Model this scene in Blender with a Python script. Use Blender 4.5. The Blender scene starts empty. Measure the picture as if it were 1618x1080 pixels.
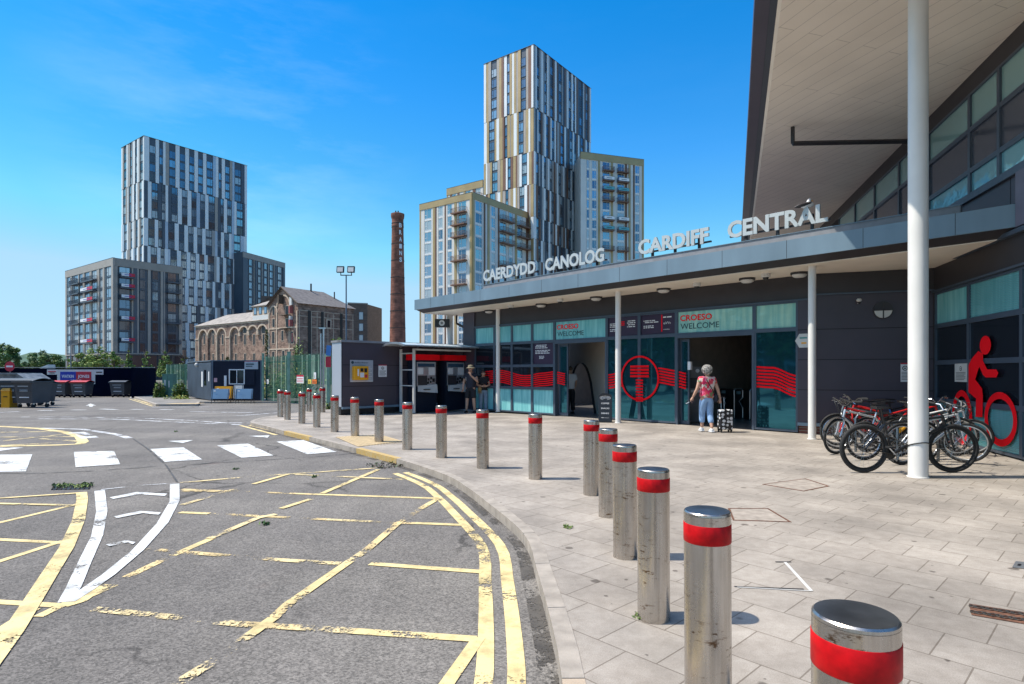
import bpy, bmesh, math, random
from mathutils import Vector, Matrix
R = math.radians
# ---------------------------------------------------------------- camera, sky, sun, exposure
scn = bpy.context.scene
cd = bpy.data.cameras.new('camera'); cam = bpy.data.objects.new('camera', cd)
scn.collection.objects.link(cam); scn.camera = cam
CH = 1.55
cam.location = (0, 0, CH); cam.rotation_euler = (R(90), 0, 0)
cd.sensor_width = 36; cd.lens = 36*939/1618; cd.shift_y = 47/1618
cd.clip_start = .05; cd.clip_end = 6000
ELEV = 59
world = bpy.data.worlds.new('World'); scn.world = world; world.use_nodes = True
wn = world.node_tree.nodes; wl = world.node_tree.links; wn.clear()
wo = wn.new('ShaderNodeOutputWorld'); bg = wn.new('ShaderNodeBackground')
sky = wn.new('ShaderNodeTexSky'); sky.sky_type = 'NISHITA'; sky.sun_disc = False
sky.sun_elevation = R(ELEV); sky.sun_rotation = R(-90); sky.altitude = 0
sky.air_density = 1.0; sky.dust_density = 0.05; sky.ozone_density = 1.5
hs = wn.new('ShaderNodeHueSaturation'); hs.inputs['Saturation'].default_value = 1.48; hs.inputs['Value'].default_value = 1.16; hs.inputs['Hue'].default_value = .5
wl.new(sky.outputs[0], hs.inputs['Color'])
tc = wn.new('ShaderNodeTexCoord')
mp = wn.new('ShaderNodeMapping'); mp.inputs['Scale'].default_value = (1.8, 1.2, 7); mp.inputs['Location'].default_value = (4.3, 1.7, .35)
wl.new(tc.outputs['Generated'], mp.inputs[0])
nz = wn.new('ShaderNodeTexNoise'); nz.inputs['Scale'].default_value = 2.0; nz.inputs['Detail'].default_value = 8; nz.inputs['Roughness'].default_value = .62
wl.new(mp.outputs[0], nz.inputs['Vector'])
cr = wn.new('ShaderNodeValToRGB'); cr.color_ramp.elements[0].position = .44; cr.color_ramp.elements[1].position = .80
wl.new(nz.outputs[0], cr.inputs[0])
cm = wn.new('ShaderNodeMixRGB'); cm.inputs[2].default_value = (9, 9.6, 10.2, 1)
ml = wn.new('ShaderNodeMath'); ml.operation = 'MULTIPLY'; ml.inputs[1].default_value = .10
vm = wn.new('ShaderNodeVectorMath'); vm.operation = 'NORMALIZE'; wl.new(tc.outputs['Generated'], vm.inputs[0])
vd = wn.new('ShaderNodeVectorMath'); vd.operation = 'DOT_PRODUCT'; vd.inputs[1].default_value = Vector((-.457, 1, .40)).normalized(); wl.new(vm.outputs[0], vd.inputs[0])
mk_ = wn.new('ShaderNodeMapRange'); mk_.inputs[1].default_value = .965; mk_.inputs[2].default_value = .998; mk_.inputs[3].default_value = .06; wl.new(vd.outputs['Value'], mk_.inputs[0])
mm = wn.new('ShaderNodeMath'); mm.operation = 'MULTIPLY'; wl.new(cr.outputs[0], mm.inputs[0]); wl.new(mk_.outputs[0], mm.inputs[1])
wl.new(mm.outputs[0], ml.inputs[0]); wl.new(ml.outputs[0], cm.inputs[0]); dk_ = wn.new('ShaderNodeMixRGB'); dk_.blend_type = 'DARKEN'; dk_.inputs[0].default_value = .92; dk_.inputs[2].default_value = (2.25, 3.7, 4.95, 1); wl.new(hs.outputs[0], dk_.inputs[1])
sz_ = wn.new('ShaderNodeSeparateXYZ'); wl.new(tc.outputs['Generated'], sz_.inputs[0])
kr_ = wn.new('ShaderNodeMapRange'); kr_.inputs[1].default_value = .35; kr_.inputs[2].default_value = .6; kr_.inputs[3].default_value = .92; kr_.inputs[4].default_value = 0; wl.new(sz_.outputs[2], kr_.inputs[0]); wl.new(kr_.outputs[0], dk_.inputs[0])
# extra glow added round the sun, above the frame, to strengthen fill light
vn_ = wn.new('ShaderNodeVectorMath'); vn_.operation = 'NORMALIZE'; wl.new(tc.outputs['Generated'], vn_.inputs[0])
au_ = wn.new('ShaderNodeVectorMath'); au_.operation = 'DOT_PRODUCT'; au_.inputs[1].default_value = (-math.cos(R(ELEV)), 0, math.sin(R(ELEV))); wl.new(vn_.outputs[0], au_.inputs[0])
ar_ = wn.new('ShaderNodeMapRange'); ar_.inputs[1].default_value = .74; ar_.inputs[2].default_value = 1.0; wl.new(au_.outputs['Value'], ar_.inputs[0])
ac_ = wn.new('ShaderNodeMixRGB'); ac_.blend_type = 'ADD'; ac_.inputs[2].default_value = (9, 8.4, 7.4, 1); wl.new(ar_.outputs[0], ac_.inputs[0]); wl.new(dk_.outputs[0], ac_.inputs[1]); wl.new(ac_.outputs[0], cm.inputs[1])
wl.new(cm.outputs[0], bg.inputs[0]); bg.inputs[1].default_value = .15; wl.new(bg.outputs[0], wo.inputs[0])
sd = bpy.data.lights.new('sun', 'SUN'); sd.energy = 4.4; sd.angle = R(.55); sd.color = (1, .93, .81)
sun = bpy.data.objects.new('sun', sd); scn.collection.objects.link(sun)
sun.rotation_euler = (0, -R(90-ELEV), 0); sun.location = (-20, 0, 40)
scn.view_settings.view_transform = 'Standard'; scn.view_settings.look = 'None'
scn.view_settings.exposure = 0.4; scn.view_settings.gamma = 1
rnd = random.Random(7)
# ---------------------------------------------------------------- helpers
F = 939.0; CX = 809.0; HY = 587.0
col = scn.collection
def gz(y):
    return -.1 - .015*max(0, min(y, 60)-20)
def pz(y): return gz(y)+.1
def gp(px, py, lift=0.0, pave=False):
    """point of the ground (road or pavement level) seen along the sight line px,py"""
    k = (py-HY)/F; h = 0 if pave else -.1
    Y = (CH-h)/k
    if Y > 20: Y = (CH-h-.3)/max(k-.015, 1e-4)
    if Y > 60 or Y < 0: Y = (CH-h+.6)/k
    return Vector(((px-CX)/F*Y, Y, (pz(Y) if pave else gz(Y))+lift))
def at(px, py, Y): return Vector(((px-CX)/F*Y, Y, CH-(py-HY)*Y/F))
def lin(c):
    if isinstance(c, str):
        c = [int(c[i:i+2], 16)/255 for i in (0, 2, 4)]
        return tuple(x/12.92 if x <= .04045 else ((x+.055)/1.055)**2.4 for x in c)
    return tuple(c[:3])
def tag(o, label=None, cat=None, group=None, kind=None):
    if label: o['label'] = label
    if cat: o['category'] = cat
    if group: o['group'] = group
    if kind: o['kind'] = kind
    return o
def empty(name, loc=(0, 0, 0), rz=0, label=None, cat=None, group=None):
    o = bpy.data.objects.new(name, None); col.objects.link(o); o.empty_display_size = .2
    o.location = loc; o.rotation_euler = (0, 0, rz)
    return tag(o, label, cat, group)
def wloc(o):
    v = Vector((0, 0, 0))
    while o is not None: v += o.location; o = o.parent
    return v
def tree_copy(o, parent=None):
    c = o.copy(); col.objects.link(c); c.parent = parent
    for ch in o.children: tree_copy(ch, c)
    return c
class Fr:
    """a vertical wall plane: origin, direction u along it, outward normal n towards the camera"""
    def __init__(s, o, u, flip=False):
        s.o = Vector((o[0], o[1])); s.u = Vector((u[0], u[1])).normalized()
        n = Vector((-s.u.y, s.u.x))
        if n.dot(-s.o) < 0: n = -n
        if flip: n = -n
        s.n = n
    def p(s, a, z, o=0):
        q = s.o+s.u*a+s.n*o; return Vector((q.x, q.y, z))
    def s(s_, px):
        r = (px-CX)/F; return (r*s_.o.y-s_.o.x)/(s_.u.x-r*s_.u.y)
    def z(s_, px, py):
        Y = s_.o.y+s_.u.y*s_.s(px); return CH-(py-HY)*Y/F
_tc = {}
def text_geo(t, off=0.0):
    k = (t, off)
    if k in _tc: return _tc[k]
    cu = bpy.data.curves.new('t', 'FONT'); cu.body = t; cu.size = 1; cu.offset = off; cu.resolution_u = 3
    o = bpy.data.objects.new('t', cu); col.objects.link(o)
    dg = bpy.context.evaluated_depsgraph_get(); dg.update()
    me = bpy.data.meshes.new_from_object(o.evaluated_get(dg))
    v = [(p.co.x, p.co.y) for p in me.vertices]; f = [tuple(p.vertices) for p in me.polygons]
    e = {}
    for q in f:
        for i in range(len(q)):
            ed = (q[i], q[(i+1) % len(q)]); e[ed] = e.get(ed, 0)+1
    be = [ed for ed in e if (ed[1], ed[0]) not in e]
    bpy.data.objects.remove(o); bpy.data.curves.remove(cu); bpy.data.meshes.remove(me)
    _tc[k] = (v, f, be); return _tc[k]
class MB:
    def __init__(s, mat=None): s.v = []; s.f = []; s.m = []; s.mat = mat
    def _a(s, vs, fs, mat):
        b = len(s.v); s.v += [tuple(x) for x in vs]
        for q in fs: s.f.append([b+i for i in q]); s.m.append(mat or s.mat)
        return s
    def quad(s, a, b, c, d, mat=None): return s._a([a, b, c, d], [(0, 1, 2, 3)], mat)
    def poly(s, pts, mat=None): return s._a(pts, [tuple(range(len(pts)))], mat)
    def hexa(s, p, mat=None):
        return s._a(p, [(0, 3, 2, 1), (4, 5, 6, 7), (0, 1, 5, 4), (1, 2, 6, 5), (2, 3, 7, 6), (3, 0, 4, 7)], mat)
    def box(s, c, d, rz=0, mat=None, rx=0, ry=0):
        M = Matrix.Rotation(rz, 3, 'Z') @ Matrix.Rotation(ry, 3, 'Y') @ Matrix.Rotation(rx, 3, 'X'); c = Vector(c)
        a, b, e = d[0]/2, d[1]/2, d[2]/2
        P = [(-a, -b, -e), (a, -b, -e), (a, b, -e), (-a, b, -e), (-a, -b, e), (a, -b, e), (a, b, e), (-a, b, e)]
        return s.hexa([c+M @ Vector(q) for q in P], mat)
    def fbox(s, fr, s0, s1, z0, z1, o0, o1, mat=None):
        return s.hexa([fr.p(s0, z0, o0), fr.p(s1, z0, o0), fr.p(s1, z0, o1), fr.p(s0, z0, o1),
                       fr.p(s0, z1, o0), fr.p(s1, z1, o0), fr.p(s1, z1, o1), fr.p(s0, z1, o1)], mat)
    def prism(s, poly, z0, z1, mat=None, top=None, bot=None):
        n = len(poly); vs = [(p[0], p[1], z0) for p in poly]+[(p[0], p[1], z1) for p in poly]
        s._a(vs, [(i, (i+1) % n, n+(i+1) % n, n+i) for i in range(n)], mat)
        s._a(vs[:n], [tuple(reversed(range(n)))], bot or mat); s._a(vs[n:], [tuple(range(n))], top or mat)
        return s
    def tube(s, pts, r, n=8, mat=None, cap=True, closed=False):
        pts = [Vector(p) for p in pts]; N = len(pts)
        rr = r if isinstance(r, (list, tuple)) else [r]*N
        rings = []; up = None
        for i, p in enumerate(pts):
            if closed: d = pts[(i+1) % N]-pts[(i-1) % N]
            else: d = (pts[min(i+1, N-1)]-pts[max(i-1, 0)])
            d.normalize()
            if up is None:
                up = Vector((0, 0, 1)) if abs(d.z) < .9 else Vector((1, 0, 0))
            a = d.cross(up).normalized(); b = a.cross(d).normalized(); up = b
            rings.append([p+(a*math.cos(2*math.pi*k/n)+b*math.sin(2*math.pi*k/n))*rr[i] for k in range(n)])
        vs = [q for g in rings for q in g]; fs = []
        for i in range(N if closed else N-1):
            j = (i+1) % N
            for k in range(n): fs.append((i*n+k, i*n+(k+1) % n, j*n+(k+1) % n, j*n+k))
        if cap and not closed: fs.append(tuple(reversed(range(n)))); fs.append(tuple(range((N-1)*n, N*n)))
        return s._a(vs, fs, mat)
    def cyl(s, p0, p1, r, n=16, mat=None, r1=None): return s.tube([p0, p1], [r, r if r1 is None else r1], n, mat)
    def lathe(s, prof, c=(0, 0, 0), n=24, mat=None, axis='Z'):
        vs = []; fs = []; N = len(prof)
        for (r, z) in prof:
            for k in range(n):
                a = 2*math.pi*k/n; x, y = r*math.cos(a), r*math.sin(a)
                q = {'Z': (x, y, z), 'Y': (x, z, y), 'X': (z, x, y)}[axis]
                vs.append((c[0]+q[0], c[1]+q[1], c[2]+q[2]))
        for i in range(N-1):
            for k in range(n): fs.append((i*n+k, i*n+(k+1) % n, (i+1)*n+(k+1) % n, (i+1)*n+k))
        if prof[0][0] > 1e-5: fs.append(tuple(reversed(range(n))))
        if prof[-1][0] > 1e-5: fs.append(tuple(range((N-1)*n, N*n)))
        return s._a(vs, fs, mat)
    def ball(s, c, r, mat=None, n=12, m=8, rot=None):
        r = r if isinstance(r, (list, tuple)) else (r, r, r); vs = []; fs = []
        for i in range(m+1):
            t = math.pi*i/m
            for k in range(n):
                a = 2*math.pi*k/n
                q = Vector((r[0]*math.sin(t)*math.cos(a), r[1]*math.sin(t)*math.sin(a), r[2]*math.cos(t)))
                if rot: q = rot @ q
                vs.append(Vector(c)+q)
        for i in range(m):
            for k in range(n): fs.append((i*n+k, i*n+(k+1) % n, (i+1)*n+(k+1) % n, (i+1)*n+k))
        return s._a(vs, fs, mat)
    def text(s, t, o, right, up, h, w=None, mat=None, depth=.004, off=0.0, slant=0):
        """lettering standing on baseline point o, cap height h, overall width w, raised by depth"""
        v, f, be = text_geo(t, off)
        if not v: return s
        x0 = min(p[0] for p in v); x1 = max(p[0] for p in v)
        y0, y1 = (0, .73)
        sy = h/(y1-y0); sx = (w/(x1-x0)) if w else sy
        right = Vector(right).normalized(); up = Vector(up).normalized(); nn = right.cross(up)
        o = Vector(o)
        fr = [o+right*((p[0]-x0)*sx+slant*p[1]*sy)+up*((p[1]-y0)*sy)+nn*depth for p in v]
        bk = [q-nn*depth for q in fr]; N = len(v)
        fs = [tuple(q) for q in f]+[(b+N, a+N, a, b)[::-1] for a, b in be]
        return s._a(fr+bk, fs, mat)
    def build(s, name, parent=None, world=True, smooth=0, recalc=True, weld=False):
        me = bpy.data.meshes.new(name)
        vs = s.v
        if parent is not None and world:
            L = wloc(parent); vs = [(v[0]-L.x, v[1]-L.y, v[2]-L.z) for v in s.v]
        me.from_pydata(vs, [], s.f)
        ms = []
        for m in s.m:
            if m not in ms: ms.append(m)
        for m in ms: me.materials.append(m)
        ix = {id(m): i for i, m in enumerate(ms)}
        me.polygons.foreach_set('material_index', [ix[id(m)] for m in s.m])
        if recalc or weld:
            bm = bmesh.new(); bm.from_mesh(me)
            if weld: bmesh.ops.remove_doubles(bm, verts=bm.verts, dist=1e-5)
            if recalc: bmesh.ops.recalc_face_normals(bm, faces=bm.faces)
            bm.to_mesh(me); bm.free()
        if smooth:
            me.polygons.foreach_set('use_smooth', [True]*len(me.polygons))
            me.set_sharp_from_angle(angle=R(smooth))
        me.update()
        o = bpy.data.objects.new(name, me); col.objects.link(o); o.parent = parent
        return o
# ---------------------------------------------------------------- materials
def nt(name):
    m = bpy.data.materials.new(name); m.use_nodes = True; t = m.node_tree
    return m, t, t.nodes['Principled BSDF']
def pbr(name, c, rough=.5, metal=0.0, var=.12, scale=3.0, bump=0.0, bscale=60, c2=None, spec=None, detail=5, stretch=None, thr=None):
    """surface with its own colour varying through noise"""
    m, t, b = nt(name); c = lin(c); N = t.nodes; L = t.links
    g = N.new('ShaderNodeTexCoord'); src = g.outputs['Object']
    if stretch:
        mp = N.new('ShaderNodeMapping'); mp.inputs['Scale'].default_value = stretch; L.new(src, mp.inputs[0]); src = mp.outputs[0]
    n = N.new('ShaderNodeTexNoise'); n.inputs['Scale'].default_value = scale; n.inputs['Detail'].default_value = detail
    L.new(src, n.inputs['Vector'])
    r = N.new('ShaderNodeValToRGB'); e = r.color_ramp.elements
    lo, hi = thr or (.3, .7)
    e[0].position = lo; e[1].position = hi
    e[0].color = (*[x*(1-var) for x in c], 1)
    e[1].color = (*(lin(c2) if c2 else [min(1, x*(1+var)) for x in c]), 1)
    L.new(n.outputs[0], r.inputs[0]); L.new(r.outputs[0], b.inputs['Base Color'])
    b.inputs['Roughness'].default_value = rough; b.inputs['Metallic'].default_value = metal
    if spec is not None: b.inputs['Specular IOR Level'].default_value = spec
    if bump:
        n2 = N.new('ShaderNodeTexNoise'); n2.inputs['Scale'].default_value = bscale; n2.inputs['Detail'].default_value = 4
        L.new(src, n2.inputs['Vector'])
        bp = N.new('ShaderNodeBump'); bp.inputs['Strength'].default_value = bump; bp.inputs['Distance'].default_value = .01
        L.new(n2.outputs[0], bp.inputs['Height']); L.new(bp.outputs[0], b.inputs['Normal'])
    return m
def brick_mat(name, c1, c2, mortar, bw, bh, ms, rot=0, rough=.85, vert=True, dirt=.25, bump=.4, off=.5):
    m, t, b = nt(name); N = t.nodes; L = t.links
    g = N.new('ShaderNodeNewGeometry')
    mp = N.new('ShaderNodeMapping'); mp.inputs['Rotation'].default_value = (0, 0, rot); L.new(g.outputs['Position'], mp.inputs[0])
    src = mp.outputs[0]
    if vert:
        sp = N.new('ShaderNodeSeparateXYZ'); L.new(src, sp.inputs[0])
        cb = N.new('ShaderNodeCombineXYZ'); ad = N.new('ShaderNodeMath'); ad.operation = 'ADD'
        L.new(sp.outputs[0], ad.inputs[0]); L.new(sp.outputs[1], ad.inputs[1])
        L.new(ad.outputs[0], cb.inputs[0]); L.new(sp.outputs[2], cb.inputs[1]); src = cb.outputs[0]
    k = N.new('ShaderNodeTexBrick'); k.offset = off
    k.inputs['Color1'].default_value = (*lin(c1), 1); k.inputs['Color2'].default_value = (*lin(c2), 1); k.inputs['Mortar'].default_value = (*lin(mortar), 1)
    k.inputs['Scale'].default_value = 1; k.inputs['Brick Width'].default_value = bw; k.inputs['Row Height'].default_value = bh
    k.inputs['Mortar Size'].default_value = ms; k.inputs['Mortar Smooth'].default_value = .1; k.inputs['Bias'].default_value = 0
    L.new(src, k.inputs['Vector'])
    n = N.new('ShaderNodeTexNoise'); n.inputs['Scale'].default_value = .9; n.inputs['Detail'].default_value = 8; L.new(g.outputs['Position'], n.inputs['Vector'])
    mr = N.new('ShaderNodeMapRange'); mr.inputs[1].default_value = .3; mr.inputs[2].default_value = .7; mr.inputs[3].default_value = 1-dirt; mr.inputs[4].default_value = 1+dirt*.4
    L.new(n.outputs[0], mr.inputs[0])
    mx = N.new('ShaderNodeMixRGB'); mx.blend_type = 'MULTIPLY'; mx.inputs[0].default_value = 1
    L.new(k.outputs[0], mx.inputs[1]); L.new(mr.outputs[0], mx.inputs[2])
    L.new(mx.outputs[0], b.inputs['Base Color']); b.inputs['Roughness'].default_value = rough
    bp = N.new('ShaderNodeBump'); bp.inputs['Strength'].default_value = bump; bp.inputs['Distance'].default_value = .01; bp.invert = True
    L.new(k.outputs['Fac'], bp.inputs['Height']); L.new(bp.outputs[0], b.inputs['Normal'])
    m['mx'] = 1
    return m
def asphalt(name):
    m, t, b = nt(name); N = t.nodes; L = t.links
    g = N.new('ShaderNodeNewGeometry')
    def noise(sc, det=4, rough=.6, scale=None):
        n = N.new('ShaderNodeTexNoise'); n.inputs['Scale'].default_value = sc; n.inputs['Detail'].default_value = det; n.inputs['Roughness'].default_value = rough
        s = g.outputs['Position']
        if scale:
            mp = N.new('ShaderNodeMapping'); mp.inputs['Scale'].default_value = scale; mp.inputs['Rotation'].default_value = (0, 0, .5); L.new(s, mp.inputs[0]); s = mp.outputs[0]
        L.new(s, n.inputs['Vector']); return n.outputs[0]
    def ramp(src, a, b_, ca, cb):
        r = N.new('ShaderNodeValToRGB'); e = r.color_ramp.elements; e[0].position = a; e[1].position = b_; e[0].color = (*ca, 1); e[1].color = (*cb, 1); L.new(src, r.inputs[0]); return r.outputs[0]
    def mul(a, b_):
        x = N.new('ShaderNodeMixRGB'); x.blend_type = 'MULTIPLY'; x.inputs[0].default_value = 1; L.new(a, x.inputs[1]); L.new(b_, x.inputs[2]); return x.outputs[0]
    v = N.new('ShaderNodeTexVoronoi'); v.inputs['Scale'].default_value = 95; L.new(g.outputs['Position'], v.inputs['Vector'])
    hs_ = N.new('ShaderNodeSeparateColor'); L.new(v.outputs['Color'], hs_.inputs[0])
    c = ramp(hs_.outputs[0], .0, 1, (.11, .102, .092), (.27, .248, .222))
    c = mul(c, ramp(noise(.35, 6), .3, .7, (.80, .80, .81), (1.14, 1.13, 1.12)))
    c = mul(c, ramp(noise(1.6, 6, .7, (1, .25, 1)), .35, .62, (.84, .84, .84), (1.05, 1.05, 1.05)))
    c = mul(c, ramp(noise(18, 5, .7), .3, .7, (.85, .85, .85), (1.12, 1.12, 1.12)))
    # reddish worn patch and scattered dark spots
    c = mul(c, ramp(noise(.8, 3), .66, .78, (1, 1, 1), (1.18, 1.03, 1.0)))
    w = N.new('ShaderNodeTexVoronoi'); w.inputs['Scale'].default_value = 1.1; L.new(g.outputs['Position'], w.inputs['Vector'])
    c = mul(c, ramp(w.outputs['Distance'], .025, .045, (.45, .45, .45), (1, 1, 1)))
    # fine cracks, only where the mask noise lets them through, and darker tyre-polished bands
    dv = N.new('ShaderNodeVectorMath'); dv.operation = 'MULTIPLY_ADD'; dv.inputs[1].default_value = (.5, .5, 0); nn = N.new('ShaderNodeTexNoise'); nn.inputs['Scale'].default_value = 2.5; nn.inputs['Detail'].default_value = 5
    L.new(g.outputs['Position'], nn.inputs['Vector']); L.new(nn.outputs[1], dv.inputs[0]); L.new(g.outputs['Position'], dv.inputs[2])
    ve = N.new('ShaderNodeTexVoronoi'); ve.feature = 'DISTANCE_TO_EDGE'; ve.inputs['Scale'].default_value = .42; L.new(dv.outputs[0], ve.inputs['Vector'])
    ck = ramp(ve.outputs['Distance'], .004, .012, (.5, .5, .5), (1, 1, 1)); mk = ramp(noise(.3, 2), .48, .56, (0, 0, 0), (1, 1, 1))
    xx = N.new('ShaderNodeMixRGB'); xx.inputs[1].default_value = (1, 1, 1, 1); L.new(mk, xx.inputs[0]); L.new(ck, xx.inputs[2]); c = mul(c, xx.outputs[0])
    c = mul(c, ramp(noise(.55, 2, .4, (.35, 1.5, 1)), .42, .62, (.86, .86, .87), (1.05, 1.05, 1.04)))
    c = mul(c, ramp(noise(3.1, 3), .70, .76, (1, 1, 1), (.72, .71, .70)))
    L.new(c, b.inputs['Base Color']); b.inputs['Roughness'].default_value = .85; b.inputs['Specular IOR Level'].default_value = .25
    bp = N.new('ShaderNodeBump'); bp.inputs['Strength'].default_value = .5; bp.inputs['Distance'].default_value = .004
    L.new(v.outputs['Distance'], bp.inputs['Height']); L.new(bp.outputs[0], b.inputs['Normal'])
    return m
def paint(name, c, wear=.5, grit=.5):
    """thermoplastic road paint, worn away where the noise says so; wear 0 (whole) to 1 (nearly gone)"""
    m, t, b = nt(name); N = t.nodes; L = t.links; c = lin(c)
    g = N.new('ShaderNodeNewGeometry')
    def noise(sc, det):
        n = N.new('ShaderNodeTexNoise'); n.inputs['Scale'].default_value = sc; n.inputs['Detail'].default_value = det; n.inputs['Roughness'].default_value = .7; L.new(g.outputs['Position'], n.inputs['Vector']); return n.outputs[0]
    a = N.new('ShaderNodeMath'); a.operation = 'MULTIPLY_ADD'; a.inputs[1].default_value = .66; L.new(noise(1.9, 4), a.inputs[0])
    a2 = N.new('ShaderNodeMath'); a2.operation = 'MULTIPLY'; a2.inputs[1].default_value = .34; L.new(noise(45, 3), a2.inputs[0]); L.new(a2.outputs[0], a.inputs[2])
    r = N.new('ShaderNodeMapRange'); th = .30+.30*wear; r.inputs[1].default_value = th-.02; r.inputs[2].default_value = th+.02; L.new(a.outputs[0], r.inputs[0])
    cr_ = N.new('ShaderNodeValToRGB'); e = cr_.color_ramp.elements; e[0].position = .3; e[1].position = .7
    e[0].color = (*[x*.5 for x in c], 1); e[1].color = (*[min(1, x*1.08) for x in c], 1); e[1].position = .56; L.new(noise(5, 9), cr_.inputs[0]); L.new(cr_.outputs[0], b.inputs['Base Color'])
    b.inputs['Roughness'].default_value = .7
    tr = N.new('ShaderNodeBsdfTransparent'); mx = N.new('ShaderNodeMixShader'); out = N['Material Output']
    L.new(r.outputs[0], mx.inputs[0]); L.new(tr.outputs[0], mx.inputs[1]); L.new(b.outputs[0], mx.inputs[2]); L.new(mx.outputs[0], out.inputs[0])
    return m
def glassy(name, c, rough=.04, metal=.6, wave=.02, scale=.6, streak=None):
    m, t, b = nt(name); N = t.nodes; L = t.links
    b.inputs['Base Color'].default_value = (*lin(c), 1); b.inputs['Roughness'].default_value = rough; b.inputs['Metallic'].default_value = metal
    g = N.new('ShaderNodeNewGeometry'); n = N.new('ShaderNodeTexNoise'); n.inputs['Scale'].default_value = scale; L.new(g.outputs['Position'], n.inputs['Vector'])
    bp = N.new('ShaderNodeBump'); bp.inputs['Strength'].default_value = 1; bp.inputs['Distance'].default_value = wave; L.new(n.outputs[0], bp.inputs['Height']); L.new(bp.outputs[0], b.inputs['Normal'])
    if streak:
        mp = N.new('ShaderNodeMapping'); mp.inputs['Scale'].default_value = (5, 5, .5); L.new(g.outputs['Position'], mp.inputs[0])
        n2 = N.new('ShaderNodeTexNoise'); n2.inputs['Scale'].default_value = 2; n2.inputs['Detail'].default_value = 6; L.new(mp.outputs[0], n2.inputs['Vector'])
        r = N.new('ShaderNodeValToRGB'); e = r.color_ramp.elements; e[0].position = .35; e[1].position = .68; e[0].color = (*lin(c), 1); e[1].color = (*lin(streak), 1)
        L.new(n2.outputs[0], r.inputs[0]); L.new(r.outputs[0], b.inputs['Base Color'])
    return m
def steel_mat():
    m, t, b = nt('brushed_steel'); N = t.nodes; L = t.links
    g = N.new('ShaderNodeTexCoord'); oi = N.new('ShaderNodeObjectInfo')
    ad = N.new('ShaderNodeVectorMath'); ad.operation = 'ADD'; L.new(g.outputs['Object'], ad.inputs[0]); L.new(oi.outputs['Location'], ad.inputs[1])
    def noise(sc, st, det=6, rr=.65):
        mp = N.new('ShaderNodeMapping'); mp.inputs['Scale'].default_value = st; L.new(ad.outputs[0], mp.inputs[0])
        n = N.new('ShaderNodeTexNoise'); n.inputs['Scale'].default_value = sc; n.inputs['Detail'].default_value = det; n.inputs['Roughness'].default_value = rr; L.new(mp.outputs[0], n.inputs['Vector']); return n.outputs[0]
    def ramp(src, a, b_, ca, cb):
        r = N.new('ShaderNodeValToRGB'); e = r.color_ramp.elements; e[0].position = a; e[1].position = b_; e[0].color = (*ca, 1); e[1].color = (*cb, 1); L.new(src, r.inputs[0]); return r.outputs[0]
    def mul(a, b_):
        x = N.new('ShaderNodeMixRGB'); x.blend_type = 'MULTIPLY'; x.inputs[0].default_value = 1; L.new(a, x.inputs[1]); L.new(b_, x.inputs[2]); return x.outputs[0]
    c = ramp(noise(9, (5, 5, .2)), .3, .7, (.42, .385, .345), (.58, .55, .51))
    blot = ramp(noise(3.2, (1, 1, 1.6), 3), .47, .58, (0, 0, 0), (1, 1, 1))
    scr = ramp(noise(14, (1, 1, 3.2), 5, .75), .565, .61, (1, 1, 1), (.30, .20, .13))
    x = N.new('ShaderNodeMixRGB'); x.inputs[1].default_value = (1, 1, 1, 1); L.new(blot, x.inputs[0]); L.new(scr, x.inputs[2]); c = mul(c, x.outputs[0])
    c = mul(c, ramp(noise(2.2, (1, 1, .7)), .35, .7, (1.05, 1.05, 1.05), (.80, .77, .74)))
    L.new(c, b.inputs['Base Color']); b.inputs['Metallic'].default_value = .92
    rr = N.new('ShaderNodeMapRange'); rr.inputs[3].default_value = .17; rr.inputs[4].default_value = .36; L.new(noise(5, (2, 2, 1)), rr.inputs[0]); L.new(rr.outputs[0], b.inputs['Roughness'])
    bp = N.new('ShaderNodeBump'); bp.inputs['Strength'].default_value = .12; bp.inputs['Distance'].default_value = .002; L.new(noise(60, (8, 8, .3)), bp.inputs['Height']); L.new(bp.outputs[0], b.inputs['Normal'])
    return m
M = {}
M['asphalt'] = asphalt('asphalt')
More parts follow.
